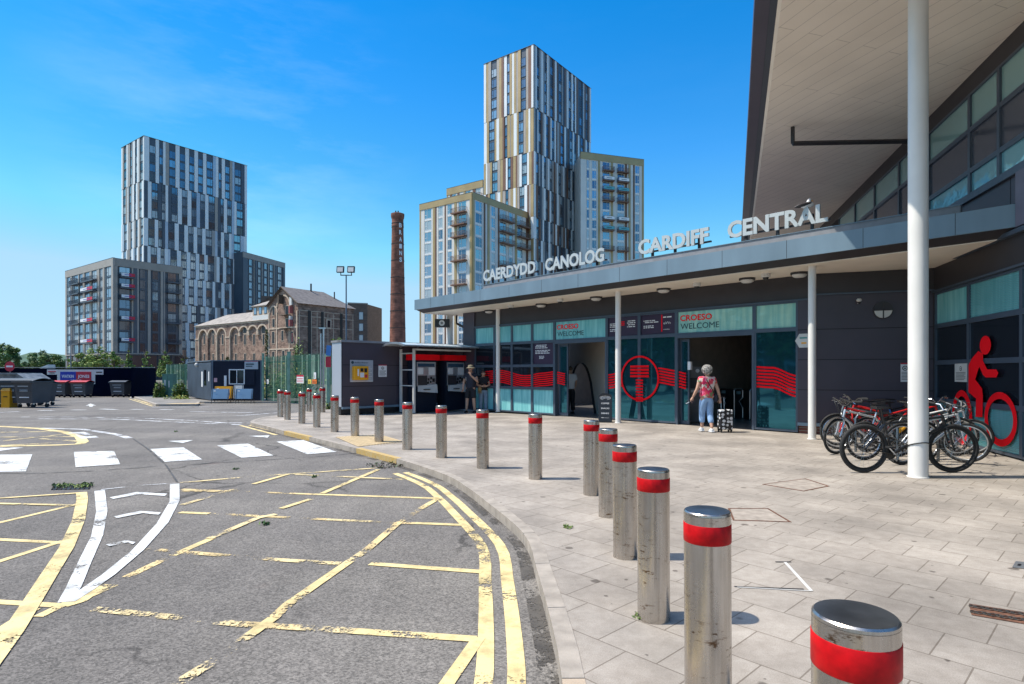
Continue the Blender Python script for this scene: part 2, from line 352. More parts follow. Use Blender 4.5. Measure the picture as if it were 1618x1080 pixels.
def paving():
    # rows run along the station front
    m = brick_mat('stone_paving', (.328, .292, .252), (.377, .338, .293), (.19, .16, .13), .39, .39, .0045, rot=-math.atan2(.724, -.690), vert=False, dirt=.36, bump=.25)
    t = m.node_tree; N = t.nodes; L = t.links; b = N['Principled BSDF']
    src = b.inputs['Base Color'].links[0].from_socket
    g = N.new('ShaderNodeNewGeometry')
    def mulramp(src, val, a, b_, ca, cb):
        r = N.new('ShaderNodeValToRGB'); e = r.color_ramp.elements; e[0].position = a; e[1].position = b_; e[0].color = (*ca, 1); e[1].color = (*cb, 1); L.new(val, r.inputs[0])
        x = N.new('ShaderNodeMixRGB'); x.blend_type = 'MULTIPLY'; x.inputs[0].default_value = 1; L.new(src, x.inputs[1]); L.new(r.outputs[0], x.inputs[2]); return x.outputs[0]
    def noise(sc, det, rr=.65):
        n = N.new('ShaderNodeTexNoise'); n.inputs['Scale'].default_value = sc; n.inputs['Detail'].default_value = det; n.inputs['Roughness'].default_value = rr; L.new(g.outputs['Position'], n.inputs['Vector']); return n.outputs[0]
    src = mulramp(src, noise(160, 3), .3, .7, (.76, .75, .74), (1.2, 1.2, 1.2))
    src = mulramp(src, noise(9, 7, .75), .3, .62, (.80, .78, .76), (1.06, 1.06, 1.06))
    for sc, th, st in ((2.1, .062, 0), (3.3, .05, 5), (5.7, .035, 9)):
        v = N.new('ShaderNodeTexVoronoi'); v.inputs['Scale'].default_value = sc; v.inputs['Randomness'].default_value = 1
        mp = N.new('ShaderNodeMapping'); mp.inputs['Location'].default_value = (st, st, 0)
        n = N.new('ShaderNodeTexNoise'); n.inputs['Scale'].default_value = 14; L.new(g.outputs['Position'], n.inputs['Vector'])
        mxv = N.new('ShaderNodeVectorMath'); mxv.operation = 'MULTIPLY_ADD'; mxv.inputs[1].default_value = (.05, .05, 0); L.new(n.outputs[1], mxv.inputs[0]); L.new(g.outputs['Position'], mxv.inputs[2])
        L.new(mxv.outputs[0], mp.inputs[0]); L.new(mp.outputs[0], v.inputs['Vector'])
        src = mulramp(src, v.outputs['Distance'], th, th+.03, (.42, .40, .39), (1, 1, 1))
    L.new(src, b.inputs['Base Color'])
    return m
M['paving'] = paving()
M['kerb'] = pbr('granite_kerb', (.33, .29, .245), .85, var=.25, scale=6, bump=.3, bscale=150, detail=8)
M['kerb2'] = pbr('granite_kerb_tan', (.44, .35, .26), .85, var=.2, scale=6, bump=.3, bscale=150, detail=8)
M['kerby'] = pbr('yellow_kerb_paint', (.70, .43, .08), .7, var=.3, scale=14, c2=(.45, .36, .2))
M['white_p'] = paint('white_road_paint', (.62, .62, .60), .40)
M['white_w'] = paint('worn_white_paint', (.62, .62, .62), .62)
M['yel'] = paint('yellow_road_paint', (.70, .55, .26), .42)
M['yel_m'] = paint('yellow_paint_worn', (.68, .54, .28), .64)
M['yel_w'] = paint('yellow_paint_faint', (.66, .50, .24), .70)
M['steel'] = steel_mat()
M['steelcap'] = pbr('steel_cap', (.16, .17, .18), .35, .9, var=.45, scale=7)
M['redband'] = pbr('red_reflective_band', (.48, .003, .006), .5, var=.22, scale=30, spec=.2)
M['white_col'] = pbr('white_painted_steel', (.74, .72, .68), .38, var=.05, scale=2)
M['clad'] = pbr('charcoal_cladding', (.058, .048, .064), .42, var=.10, scale=1.2, spec=.5)
M['clad2'] = pbr('dark_cladding_band', (.035, .032, .036), .5, var=.12, scale=2)
M['fascia'] = pbr('bluegrey_fascia', (.165, .235, .29), .42, .15, var=.14, scale=1.5, stretch=(1, 1, .3), detail=8)
M['upst'] = pbr('grey_upstand', (.22, .225, .24), .6, var=.15, scale=4)
M['seam'] = pbr('dark_seam', (.012, .012, .014), .8)
M['frame'] = pbr('slate_window_frame', (.075, .10, .135), .4, .2, var=.08)
M['teal'] = glassy('teal_frosted_glass', (.16, .50, .52), .2, .08, .004, 1.5, streak=(.30, .68, .68))
M['tealg'] = glassy('green_tinted_glass', (.28, .60, .54), .15, .10, .02, 3.5, streak=(.45, .75, .62))
M['dglass'] = glassy('dark_reflective_glass', (.035, .17, .22), .03, .8, .004, .9)
M['dglass2'] = glassy('blackish_glass', (.025, .035, .05), .05, .6, .004, .9)
M['tower_glass'] = glassy('tower_window_glass', (.30, .40, .48), .06, .75, .03, .15)
M['tower_glass_d'] = glassy('tower_window_glass_dark', (.15, .21, .28), .06, .7, .03, .15)
M['tower_glass_c'] = glassy('tower_window_with_blind', (.42, .46, .48), .2, .35, .03, .15)
M['tower_glass_b'] = glassy('tower_window_brown', (.14, .11, .11), .1, .6, .03, .15)
def soffit():
    m = brick_mat('soffit_boards', (.88, .79, .67), (.90, .81, .69), (.58, .51, .43), 3.2, .33, .007, rot=-math.atan2(.35, .937)+R(90), vert=False, rough=.6, dirt=.08, bump=.2, off=.5)
    return m
M['soffit'] = soffit()
M['soffit2'] = pbr('cream_soffit', (.88, .79, .66), .6, var=.05, scale=1.5)
M['red_v'] = pbr('red_vinyl', (.95, .006, .014), .7, var=.05, spec=.1)
M['purple'] = pbr('purple_poster', (.040, .022, .052), .4, var=.1)
M['white'] = pbr('white_print', (.75, .75, .75), .5, var=.04)
M['offwhite'] = pbr('offwhite_plastic', (.60, .59, .56), .45, var=.08)
M['black'] = pbr('black_plastic', (.012, .012, .014), .45, var=.2)
M['rubber'] = pbr('black_rubber', (.018, .018, .018), .8, var=.3, scale=40)
M['dtext'] = pbr('dark_green_lettering', (.02, .06, .075), .4)
M['alu'] = pbr('silver_aluminium', (.62, .64, .66), .3, .8, var=.08)
M['chrome'] = pbr('bright_metal', (.7, .7, .7), .18, 1, var=.05)
M['letter'] = pbr('silver_lettering', (.50, .52, .51), .42, .25, var=.06)
M['navy'] = pbr('navy_hoarding', (.001, .003, .013), .9, var=.2, scale=1, spec=.04)
M['grey'] = pbr('mid_grey', (.18, .18, .18), .6)
M['concrete'] = pbr('concrete', (.33, .31, .28), .9, var=.2, scale=3, bump=.2)
M['tan'] = pbr('tan_metal_cladding', (.37, .32, .275), .5, .1, var=.08, scale=.5)
M['tanb'] = pbr('dark_tan_metal', (.30, .265, .23), .5, .1, var=.08, scale=.5)
M['gold'] = pbr('gold_metal_cladding', (.42, .29, .14), .42, .35, var=.12, scale=.3)
M['brown'] = pbr('brown_metal_cladding', (.19, .095, .06), .45, .3, var=.12, scale=.3)
M['cream'] = pbr('cream_panel', (.62, .60, .56), .5, var=.05, scale=.3)
M['twhite'] = pbr('white_metal_panel', (.74, .74, .73), .4, .05, var=.04, scale=.3)
M['silver'] = pbr('silver_metal_panel', (.46, .50, .56), .38, .4, var=.08, scale=.3)
M['slate'] = pbr('slate_metal_panel', (.085, .098, .12), .42, .2, var=.1, scale=.3)
M['warm_grey'] = pbr('warm_grey_panel', (.36, .33, .31), .45, .2, var=.08, scale=.3)
M['roofslate'] = pbr('roof_slates', (.17, .15, .14), .8, var=.35, scale=1.5, stretch=(1, 1, 6), detail=8)
M['roofpale'] = pbr('pale_roof_sheets', (.27, .24, .21), .8, var=.3, scale=1.2, detail=8)
M['redbrick'] = brick_mat('warehouse_stone_brick', (.17, .095, .065), (.36, .225, .16), (.27, .19, .145), .55, .25, .03, rot=-math.atan2(.598, -.802), dirt=.5, bump=.4)
M['buffbrick'] = pbr('buff_brick_trim', (.50, .39, .29), .85, var=.2, scale=1)
M['chimbrick'] = brick_mat('chimney_brick', (.22, .075, .045), (.32, .12, .075), (.2, .10, .07), .6, .2, .02, dirt=.6, bump=.3)
M['brownbrick'] = brick_mat('brown_brick', (.12, .08, .06), (.16, .11, .085), (.10, .08, .07), .6, .2, .02, dirt=.2, bump=.2)
M['green_f'] = pbr('green_fence_paint', (.025, .10, .065), .5, var=.2, scale=4)
M['green_pale'] = pbr('faded_green_paint', (.20, .33, .24), .6, var=.25, scale=3)
M['cab_blue'] = pbr('navy_corrugated_steel', (.012, .017, .032), .7, 0, var=.15, scale=1, spec=.2)
M['cab_side'] = pbr('grey_corrugated_steel', (.10, .13, .17), .5, .1, var=.15, scale=1)
M['orange'] = pbr('orange_yellow_plastic', (.80, .36, .01), .4, var=.08)
M['blueboard'] = pbr('blue_board', (.14, .26, .40), .5, var=.08)
M['blue'] = pbr('blue_print', (.012, .035, .34), .5)
M['redp'] = pbr('red_print', (.50, .02, .045), .5)
M['bin'] = pbr('dark_grey_bin_plastic', (.055, .062, .072), .5, var=.12)
M['binred'] = pbr('red_bin_lid', (.50, .03, .03), .45, var=.1)
M['skin'] = pbr('skin', (.50, .29, .20), .55, var=.06)
M['tactile'] = pbr('buff_tactile_paving', (.46, .35, .20), .85, var=.15, scale=8)
M['rust'] = pbr('rusty_iron', (.16, .075, .045), .8, .3, var=.5, scale=25)
M['iron'] = pbr('dark_iron', (.05, .045, .04), .7, .4, var=.4, scale=20)
M['leafa'] = pbr('leaf_green', (.12, .20, .045), .7, var=.35, scale=2)
M['leafb'] = pbr('leaf_yellow_green', (.23, .30, .07), .7, var=.35, scale=2)
M['leafd'] = pbr('leaf_dark_green', (.055, .11, .032), .7, var=.35, scale=2)
M['leafy'] = pbr('yellow_flowers', (.42, .38, .04), .7, var=.2, scale=2)
M['bark'] = pbr('bark', (.09, .065, .045), .9, var=.3, scale=8)
M['hill'] = pbr('wooded_hill', (.05, .10, .06), .9, var=.3, scale=.05)
# ---------------------------------------------------------------- ground, pavement, kerb, markings
g = MB(M['asphalt'])
ys = [-80, 0, 10, 20, 30, 40, 60, 3500]
for a, b in zip(ys, ys[1:]):
    g.quad((-3500, a, gz(a)), (3500, a, gz(a)), (3500, b, gz(b)), (-3500, b, gz(b)))
tag(g.build('road', recalc=False), kind='structure')
KP = [(.2, -6), (.2, -2), (.215, 0), (.24, 1.5), (.2515, 2.95), (.25, 3.52), (.197, 4.62), (.1076, 5.71), (-.32, 7.135), (-.58, 7.91), (-.967, 8.875), (-1.82, 10.25),
      (-2.79, 11.55), (-4.46, 13.70), (-5.67, 15.16), (-7.0, 16.9), (-7.95, 18.1), (-8.3, 19.0), (-8.45, 20.0), (-8.5, 21.7), (-8.35, 24.2), (-8.0, 27), (-7.9, 34)]
def catmull(P, k=6):
    out = []
    for i in range(len(P)-1):
        p0, p1, p2, p3 = [Vector(P[max(0, min(len(P)-1, j))]) for j in (i-1, i, i+1, i+2)]
        for q in range(k):
            t = q/k; out.append(.5*((2*p1)+(-p0+p2)*t+(2*p0-5*p1+4*p2-p3)*t*t+(-p0+3*p1-3*p2+p3)*t**3))
    out.append(Vector(P[-1])); return out
KC = catmull(KP)
def resample(P, step):
    out = [P[0].copy()]; acc = 0
    for a, b in zip(P, P[1:]):
        L = (b-a).length; pos = 0
        while acc+(L-pos) >= step:
            pos += step-acc; out.append(a+(b-a)*(pos/L)); acc = 0
        acc += L-pos
    return out
KC = resample(KC, .3)
def perp(P, i):
    d = (P[min(i+1, len(P)-1)]-P[max(i-1, 0)]).normalized(); return Vector((d.y, -d.x))
def offset_line(P, o): return [P[i]+perp(P, i)*o for i in range(len(P))]
KI = offset_line(KC, .115)          # inner edge of the kerb stones, pavement side
pv = MB(M['paving'])
for i in range(len(KI)-1):
    a, b = KI[i], KI[i+1]
    if b.y <= a.y: continue
    pv.quad((a.x, a.y, pz(a.y)), (40, a.y, pz(a.y)), (40, b.y, pz(b.y)), (b.x, b.y, pz(b.y)))
tag(pv.build('pavement', recalc=False), kind='structure')
kb = MB()
i = 0
while i < len(KC)-3:
    j = i+3; y = KC[i].y
    m = M['kerby'] if (13.5 < y < 15.4 or 10.0 < y < 11.7) else (M['kerb2'] if 2.0 < y < 2.9 else M['kerb'])
    for k in range(i, j):
        e0 = .004 if k == i else 0; e1 = .004 if k == j-1 else 0
        a, b = KC[k], KC[k+1]; c, d = KI[k+1], KI[k]; t = (b-a).normalized()
        a = a+t*e0; d = d+t*e0; b = b-t*e1; c = c-t*e1
        z0 = gz(y)-.2
        kb.hexa([(a.x, a.y, z0), (b.x, b.y, z0), (c.x, c.y, z0), (d.x, d.y, z0),
                 (a.x, a.y, pz(a.y)+.003), (b.x, b.y, pz(b.y)+.003), (c.x, c.y, pz(c.y)+.004), (d.x, d.y, pz(d.y)+.004)], m)
    i = j
tag(kb.build('kerb'), kind='structure')
_lift = [0]
def strip(mb, P, w, mat, pave=False, px=True):
    """a painted line through ground points, laid as its own thin sheet"""
    _lift[0] += 1; lf = .004+.00025*(_lift[0] % 24)
    Q = [gp(*p, pave=pave) if px else Vector((p[0], p[1], 0)) for p in P]
    Q = [Vector((q.x, q.y)) for q in Q]
    ws = w if isinstance(w, (list, tuple)) else [w]*len(Q)
    f = pz if pave else gz
    L = []; Rr = []
    for i, q in enumerate(Q):
        n = perp(Q, i); a = q+n*ws[i]/2; b = q-n*ws[i]/2
        L.append((a.x, a.y, f(a.y)+lf)); Rr.append((b.x, b.y, f(b.y)+lf))
    for i in range(len(Q)-1): mb.quad(L[i], L[i+1], Rr[i+1], Rr[i], mat)
def gpoly(mb, P, mat, pave=False):
    _lift[0] += 1; lf = .004+.00025*(_lift[0] % 24)
    mb.poly([gp(*p, lift=lf, pave=pave) for p in P], mat)
Y_, YM, YW = M['yel'], M['yel_m'], M['yel_w']
gd_ = MB(paint('gutter_dirt', (.085, .074, .06), .72)); strip(gd_, [(p.x, p.y) for p in offset_line([p for p in KC if -5 < p.y < 18], -.06)], .11, gd_.mat, px=False); tag(gd_.build('gutter_dirt', recalc=False), kind='structure')
dl = MB(Y_)
near = [p for p in KC if -5 < p.y < 9.9]
for o in (.23, .405):
    q = offset_line(near, -o); strip(dl, [(p.x, p.y) for p in q[::1]], .10, Y_, px=False)
for a, b in (((380, 672), (436.5, 687)), ((394.8, 672), (451, 685.5)), ((204, 630), (241, 641.6)), ((211, 630), (249, 641.6))): strip(dl, [a, b], .1, Y_)
tag(dl.build('double_yellow_lines', recalc=False), kind='structure')
bx = MB(Y_)
def seg(a, b, m=Y_, w=.082): strip(bx, [a, b], w, m)
seg((584.4, 891), (762, 904)); seg((557.8, 997.8), (752, 1010.5)); seg((757, 1008), (700, 1090))
seg((580, 869), (553, 887), YM); seg((553, 887), (457, 954)); seg((457, 954), (430, 979), YW); seg((432, 977), (398, 1002)); seg((398, 1002), (342, 1043), YM); seg((342, 1043), (270, 1088), YM)
seg((693, 787.6), (664, 804.4)); seg((664, 804.4), (626.7, 829), YW); seg((626.7, 829), (580, 869), YW)
seg((597.8, 742), (509, 780)); seg((491, 789), (444, 804)); seg((436, 813), (407, 819), YM); seg((407, 819), (330, 852), YM); seg((336, 850), (272, 877.8)); seg((272, 877.8), (200, 912), YW); seg((175, 924), (120, 948), Y_, .14)
seg((495.6, 780.9), (693, 787.6)); seg((288, 773), (495, 781), YW)
seg((515.6, 821), (602, 825), YM); seg((602, 825), (655, 827), YW); seg((655.6, 826.7), (731, 829.8)); seg((284, 809.7), (330.6, 811.7)); seg((331, 811.7), (515, 821), YW)
seg((429, 884.4), (538, 891), YM); seg((229, 868), (429, 884), YW)
seg((148, 963), (377, 986.7), YM); seg((377, 986.7), (480, 993), YW); seg((470, 992), (560, 998), YM)
seg((284, 763), (400, 753), YM); seg((400, 753), (598, 739.5), YM)
seg((466.7, 749.8), (637.8, 757.8), YM); seg((455, 749.4), (400.6, 765)); seg((372, 773), (288, 798), YM); seg((288, 776), (400, 778), YW)
tag(bx.build('yellow_box_lines', recalc=False), kind='structure')
lb = MB(Y_)
strip(lb, [(129, 778.6), (130, 790), (124, 823), (105, 866), (80, 905), (55, 945), (20, 1000), (-40, 1080)], .12, Y_)
for a, b in (((-20, 789), (134, 778.6)), ((-10, 796), (120, 799)), ((-10, 828), (124, 796)), ((-10, 852), (105, 858)), ((-10, 890), (105, 853)), ((-10, 951), (101, 957.5)), ((-10, 1002), (55, 962)), ((60, 975), (112, 950))): strip(lb, [a, b], .075, Y_)
strip(lb, [(101, 957), (125, 950), (150, 932)], .11, Y_)
strip(lb, [(-60, 672), (0, 673.5), (61, 676.8), (103.8, 682.8), (126, 690), (131.6, 697.6), (126, 701.3), (100, 702.8), (0, 705)], .22, Y_)
for a, b in (((0, 682.8), (90, 681.6)), ((0, 697), (110, 685)), ((65, 693), (122, 697)), ((0, 704), (122, 697.6)), ((0, 690.6), (116, 690))): strip(lb, [a, b], .14, YM)
tag(lb.build('yellow_hatched_island', recalc=False), kind='structure')
wh = MB(M['white_p'])
W_, WW = M['white_p'], M['white_w']
strip(wh, [(157.5, 775.5), (161, 808), (153.6, 846.7), (132, 893), (116.7, 928), (103, 951.7)], [.12, .11, .10, .10, .10, .09], W_)
strip(wh, [(276, 765), (276, 792), (256.7, 827), (217.8, 870), (171, 909), (138, 932), (109, 951.7)], [.12, .11, .11, .10, .10, .10, .08], W_)
strip(wh, [(160, 774), (220, 767), (276, 764)], .05, WW)
for tri in (((173, 786.4), (215.8, 777.8), (264.4, 780.6)), ((179, 816.7), (221.7, 807.8), (254.7, 810.5)), ((167, 861.4), (198, 854.4), (214, 857.5))):
    gpoly(wh, [tri[0], tri[1], (tri[1][0]+4, tri[1][1]+3.5), (tri[0][0]+6, tri[0][1]+2.5)], W_); gpoly(wh, [tri[1], tri[2], (tri[2][0]-4, tri[2][1]+3.5), (tri[1][0]+4, tri[1][1]+3.6)], W_)
for P in (((266, 697), (305.8, 695.4), (289, 700.4)), ((392, 689), (426, 688), (422.6, 692)), ((-20, 707), (38, 707), (-10, 713.5))): gpoly(wh, P, W_)
for P in (((56, 676), (130, 678), (185, 686), (204, 692)), ((33, 658.6), (111, 658.6), (222, 660.5), (300, 664), (355, 668), (398, 668)), ((60, 661.5), (180, 662), (290, 667), (380, 671)), ((370, 657), (438, 652)), ((240, 643.2), (330, 642.5)), ((-10, 652), (30.6, 650)), ((300, 650), (400, 652))):
    strip(wh, list(P), .17, WW)
strip(wh, [(120, 683), (133, 687), (143, 692)], .35, WW)
for a, b in (((60, 648.4), (85, 648.4)), ((113, 647.5), (135, 647.5)), ((207.6, 646.6), (227, 646.6)), ((252, 647), (274, 647)), ((160, 646), (184, 647))): strip(wh, [a, b], .3, W_)
gpoly(wh, [(135, 641), (143, 637.5), (152, 640.5), (147, 640.5), (146, 642.5), (141, 642.5), (141, 640.5)], W_)
tag(wh.build('white_road_markings', recalc=False), kind='structure')
zb = MB(W_)
for P in (((-30, 719), (51, 718), (41, 745), (-50, 747)), ((116.8, 714.3), (179.8, 712.4), (190, 733.7), (119.6, 738.4)), ((237.3, 709.6), (290, 706.9), (319.7, 726.3), (260.4, 730)),
          ((342.9, 704), (392, 701), (431.9, 719.8), (381.8, 723.5)), ((436.5, 698), (479, 695.4), (532, 714.3), (485.7, 718)), ((-150, 723), (-100, 721.5), (-120, 751), (-180, 753))): gpoly(zb, P, W_)
tag(zb.build('zebra_crossing', recalc=False), kind='structure')
sp0 = [gp(*p) for p in ((212, 628.5), (246, 641.5), (312, 641.2), (316, 637), (440, 636.4))]
sp1 = sp0+[Vector((-7.9, 38, 0)), Vector((-7.9, 58, 0)), Vector((-33.5, 58, 0))]
b_ = MB(pbr('worn_side_paving', (.20, .185, .165), .9, var=.3, scale=1.5, detail=8)); b_.poly([(p.x, p.y, pz(p.y)) for p in sp1]); tag(b_.build('side_pavement', recalc=False), kind='structure')
b_ = MB(M['kerb'])
for p, q in zip(sp0, sp0[1:]):
    d_ = (q-p).normalized(); n_ = Vector((-d_.y, d_.x, 0))*.14
    b_.hexa([(a_.x, a_.y, gz(a_.y)-.1) for a_ in (p, q, q+n_, p+n_)]+[(a_.x, a_.y, pz(a_.y)+.006) for a_ in (p, q, q+n_, p+n_)])
tag(b_.build('side_kerb'), kind='structure')
# tar repair seams and the tactile paving
sm = MB(paint('tar_seam', (.075, .072, .07), .6))
strip(sm, [(-20, 748), (60, 748), (150, 744), (260, 736), (400, 728), (520, 720), (600, 712)], .035, sm.mat)
strip(sm, [(210, 693), (232, 708), (262, 735), (280, 762)], .03, sm.mat)
tag(sm.build('tar_seams', recalc=False), kind='structure')
tp = MB(M['tactile']); gpoly(tp, [(530, 690.5), (600, 686.5), (636, 697), (566, 706)], M['tactile'], pave=True); tq = [sp0[1]+Vector((.3, .25, 0)), sp0[2]+Vector((-.2, .25, 0)), sp0[2]+Vector((-.4, 1.6, 0)), sp0[1]+Vector((.1, 1.6, 0))]; tp.poly([(p.x, p.y, pz(p.y)+.008) for p in tq])
a0 = gp(530, 690.5, pave=True); u0 = gp(566, 706, pave=True)-a0; v0 = gp(600, 686.5, pave=True)-a0
nu, nv = int(u0.length/.07), int(v0.length/.07)
for i in range(1, nu):
    for j in range(1, nv):
        c = a0+u0*(i/nu)+v0*(j/nv); tp.lathe([(.016, .009), (.012, .014)], (c.x, c.y, 0), 6)
tag(tp.build('tactile_paving', recalc=False), kind='structure')
# hills on the horizon
for (X0, X1, Y, h, s) in ((-1500, -560, 1500, 62, 1), (-1150, -700, 900, 25, 2), (-2600, -1200, 2200, 95, 3), (-300, 1500, 2500, 30, 4)):
    hb = MB(M['hill']); n = 60; rr = random.Random(s); ph = [rr.uniform(0, 6) for _ in range(5)]
    prev = None
    for i in range(n+1):
        t = i/n; x = X0+(X1-X0)*t
        z = h*(math.sin(math.pi*min(1, max(0, t)))**.6)*(.75+.12*math.sin(7*t+ph[0])+.08*math.sin(17*t+ph[1])+.05*math.sin(41*t+ph[2]))+rr.uniform(-.03, .03)*h
        row = [(x, Y-250, -3), (x, Y-80, z*.7), (x, Y, z), (x, Y+300, -3)]
        if prev:
            for k in range(3): hb.quad(prev[k], row[k], row[k+1], prev[k+1])
        prev = row
    tag(hb.build('hills', recalc=True), kind='structure')
# ---------------------------------------------------------------- station building
ST = empty('station_building', (4, 18, 0), 0, 'charcoal railway station with long blue-grey canopy, slim white columns and red bands on its glass', 'station')
FA = Fr((7.2, 15.0), (-.690, .724))
s_at = FA.s
SK = FA.s(1283)                         # right-hand end of the main front
K0 = FA.p(SK, 0); C1 = Vector((9.88, 13.87, 0))
RE = Fr((K0.x, K0.y), (C1.x-K0.x, C1.y-K0.y)); RL = (C1-K0).length
WI = Fr((9.88, 13.87), (-.2677, -.9635)) # wing wall running towards the camera
SL = s_at(737)
# cladding walls
cw = MB(M['clad'])
cw.fbox(FA, s_at(751), SL+.15, 0, 3.97, -.2, .06)
cw.fbox(FA, SK, s_at(1261.5), .28, 3.34, -.2, .05)
cw.fbox(FA, SK, s_at(751), 3.36, 3.97, -.2, .02, M['clad2'])
cw.fbox(RE, 0, RL, .28, 3.44, -.2, 0)
cw.fbox(RE, 0, RL, 3.47, 3.97, -.2, .02, M['clad2'])
cw.fbox(RE, 0, RL, 3.44, 3.475, -.1, .05, M['frame'])
cw.fbox(FA, SK-.02, s_at(751), 3.335, 3.375, -.1, .07, M['frame'])
for z in (1.1, 1.85, 2.6): cw.fbox(RE, 0.0, RL, z-.008, z+.008, -.1, .003, M['seam'])
for z in (1.1, 1.85, 2.6): cw.fbox(FA, SK, s_at(1262), z-.008, z+.008, -.1, .053, M['seam'])
cw.fbox(RE, -.02, .01, .28, 3.97, -.1, .06, M['frame'])
cw.fbox(RE, 0, RL, .2, .28, -.2, .05, M['fascia']); cw.fbox(FA, SK, s_at(1262), .2, .28, -.2, .08, M['fascia'])
cw.build('cladding_wall', ST)
pb = MB(M['redbrick']); pb.fbox(RE, 0, RL, 0, .2, -.2, -.02, brick_mat('plinth_brick', (.10, .03, .022), (.16, .05, .035), (.2, .17, .14), .225, .075, .01)); pb.fbox(FA, SK, s_at(1262), 0, .2, -.2, .0, pb.m[0]); pb.build('brick_plinth', ST)
# glazed front : frames
def frame_window(name, fr, s0, s1, z0, z1, glass, parent=ST, mull=(), rails=(), w=.05, extra=None, d=.04):
    """frame with its pane as a sub-part"""
    f = MB(M['frame']); a, b = min(s0, s1), max(s0, s1)
    f.fbox(fr, a, a+w, z0, z1, -.05, d); f.fbox(fr, b-w, b, z0, z1, -.05, d); f.fbox(fr, a+w, b-w, z0, z0+w, -.05, d-.002); f.fbox(fr, a+w, b-w, z1-w, z1, -.05, d-.002)
    for m in mull: f.fbox(fr, m-w/2, m+w/2, z0+w, z1-w, -.04, d-.004)
    for z in rails: f.fbox(fr, a+w, b-w, z-w/2, z+w/2, -.04, d-.006)
    o = f.build(name, parent)
    g = MB(glass); g.quad(fr.p(a+w/2, z0+w/2), fr.p(b-w/2, z0+w/2), fr.p(b-w/2, z1-w/2), fr.p(a+w/2, z1-w/2)); g.build('pane', o, recalc=False)
    return o
ZT = 2.63; ZH = 3.34
def V(*a): return [s_at(x) for x in a]
lc = [751, 781.7, 809.4, 841.4, 876.7]
for i in range(4):
    a, b = V(lc[i], lc[i+1])
    frame_window('window', FA, a, b, ZT, ZH, M['teal'])
    frame_window('window', FA, a, b, 1.77, ZT, M['dglass2'] if i < 3 else M['purple'])
    frame_window('window', FA, a, b, .95, 1.77, M['dglass2'])
    frame_window('window', FA, a, b, .03, .95, M['teal'])
frame_window('window', FA, *V(876.7, 959.5), ZT, ZH, M['teal'])
frame_window('window', FA, *V(959.5, 1010.8), ZT, ZH, M['purple'])
frame_window('window', FA, *V(1010.8, 1069.6), ZT, ZH, M['purple'])
frame_window('window', FA, *V(1069.6, 1192.6), ZT, ZH, M['tealg'])
frame_window('window', FA, *V(1192.6, 1261.5), ZT, ZH, M['tealg'])
frame_window('window', FA, *V(959.5, 1010.8), .03, ZT, M['dglass'])
frame_window('window', FA, *V(1010.8, 1069.6), .03, ZT, M['dglass'])
frame_window('window', FA, *V(1192.6, 1261.5), .03, ZT, M['dglass'])
def doorway(p0, p1, leaf0, leaf1):
    a, b = s_at(p0), s_at(p1)      # a > b
    d = MB(M['frame']); d.fbox(FA, a-.05, a, 0, ZT, -.1, .05); d.fbox(FA, b, b+.06, 0, ZT, -.1, .05); d.fbox(FA, b+.06, a-.05, ZT-.1, ZT, -.1, .048)
    o = d.build('door', ST)
    l = MB(M['frame']); c, e = s_at(leaf0), s_at(leaf1)
    for x in (c-.05, e): l.fbox(FA, x, x+.05, .02, ZT-.12, -.16, -.11)
    l.fbox(FA, e+.05, c-.05, .02, .12, -.16, -.112); l.fbox(FA, e+.05, c-.05, ZT-.2, ZT-.12, -.16, -.112)
    lo = l.build('door_leaf', o); g = MB(M['dglass']); g.quad(FA.p(e+.04, .1, -.13), FA.p(c-.04, .1, -.13), FA.p(c-.04, ZT-.15, -.13), FA.p(e+.04, ZT-.15, -.13)); g.build('pane', lo, recalc=False)
doorway(876.7, 959.5, 880, 894); doorway(1069.6, 1192.6, 1072, 1086)
# red vinyl bands on the glass
def wave_band(p0, p1, zf, n=7, sp=.085, th=.052):
    v = MB(M['red_v']); a, b = s_at(p0), s_at(p1); K = 26
    for j in range(n):
        for i in range(K):
            for q in (0,):
                s0 = a+(b-a)*i/K; s1 = a+(b-a)*(i+1)/K; z0 = zf(i/K)-j*sp; z1 = zf((i+1)/K)-j*sp
                v.quad(FA.p(s0, z0-th, .008), FA.p(s1, z1-th, .008), FA.p(s1, z1, .008), FA.p(s0, z0, .008))
    v.build('red_wave_graphic', ST, recalc=False)
def zl(t): return 1.63+.07*math.cos(t*4.8+.4)-.12*t*(1-t)*2
lw = lambda px: (px-751)/(877-751)
import bisect
def wavef(keys):
    def f(t):
        for (t0, z0), (t1, z1) in zip(keys, keys[1:]):
            if t <= t1+1e-6:
                k = (t-t0)/(t1-t0); k = k*k*(3-2*k); return z0+(z1-z0)*k
        return keys[-1][1]
    return f
wave_band(764, 877, wavef([(0, 1.57), (.25, 1.62), (.62, 1.42), (.85, 1.52), (1, 1.57)]), 7, .075, .04)
wave_band(880.5, 893, wavef([(0, 1.55), (1, 1.50)]), 6, .075, .04)
wave_band(960.5, 984, wavef([(0, 1.47), (1, 1.55)]), 6, .085, .05)
wave_band(1040, 1069, wavef([(0, 1.68), (1, 1.6)]), 6, .085, .05)
wave_band(1073, 1084, wavef([(0, 1.56), (1, 1.52)]), 6, .085, .05)
wave_band(1193.5, 1260, wavef([(0, 1.70), (.4, 1.68), (1, 1.47)]), 7, .085, .052)
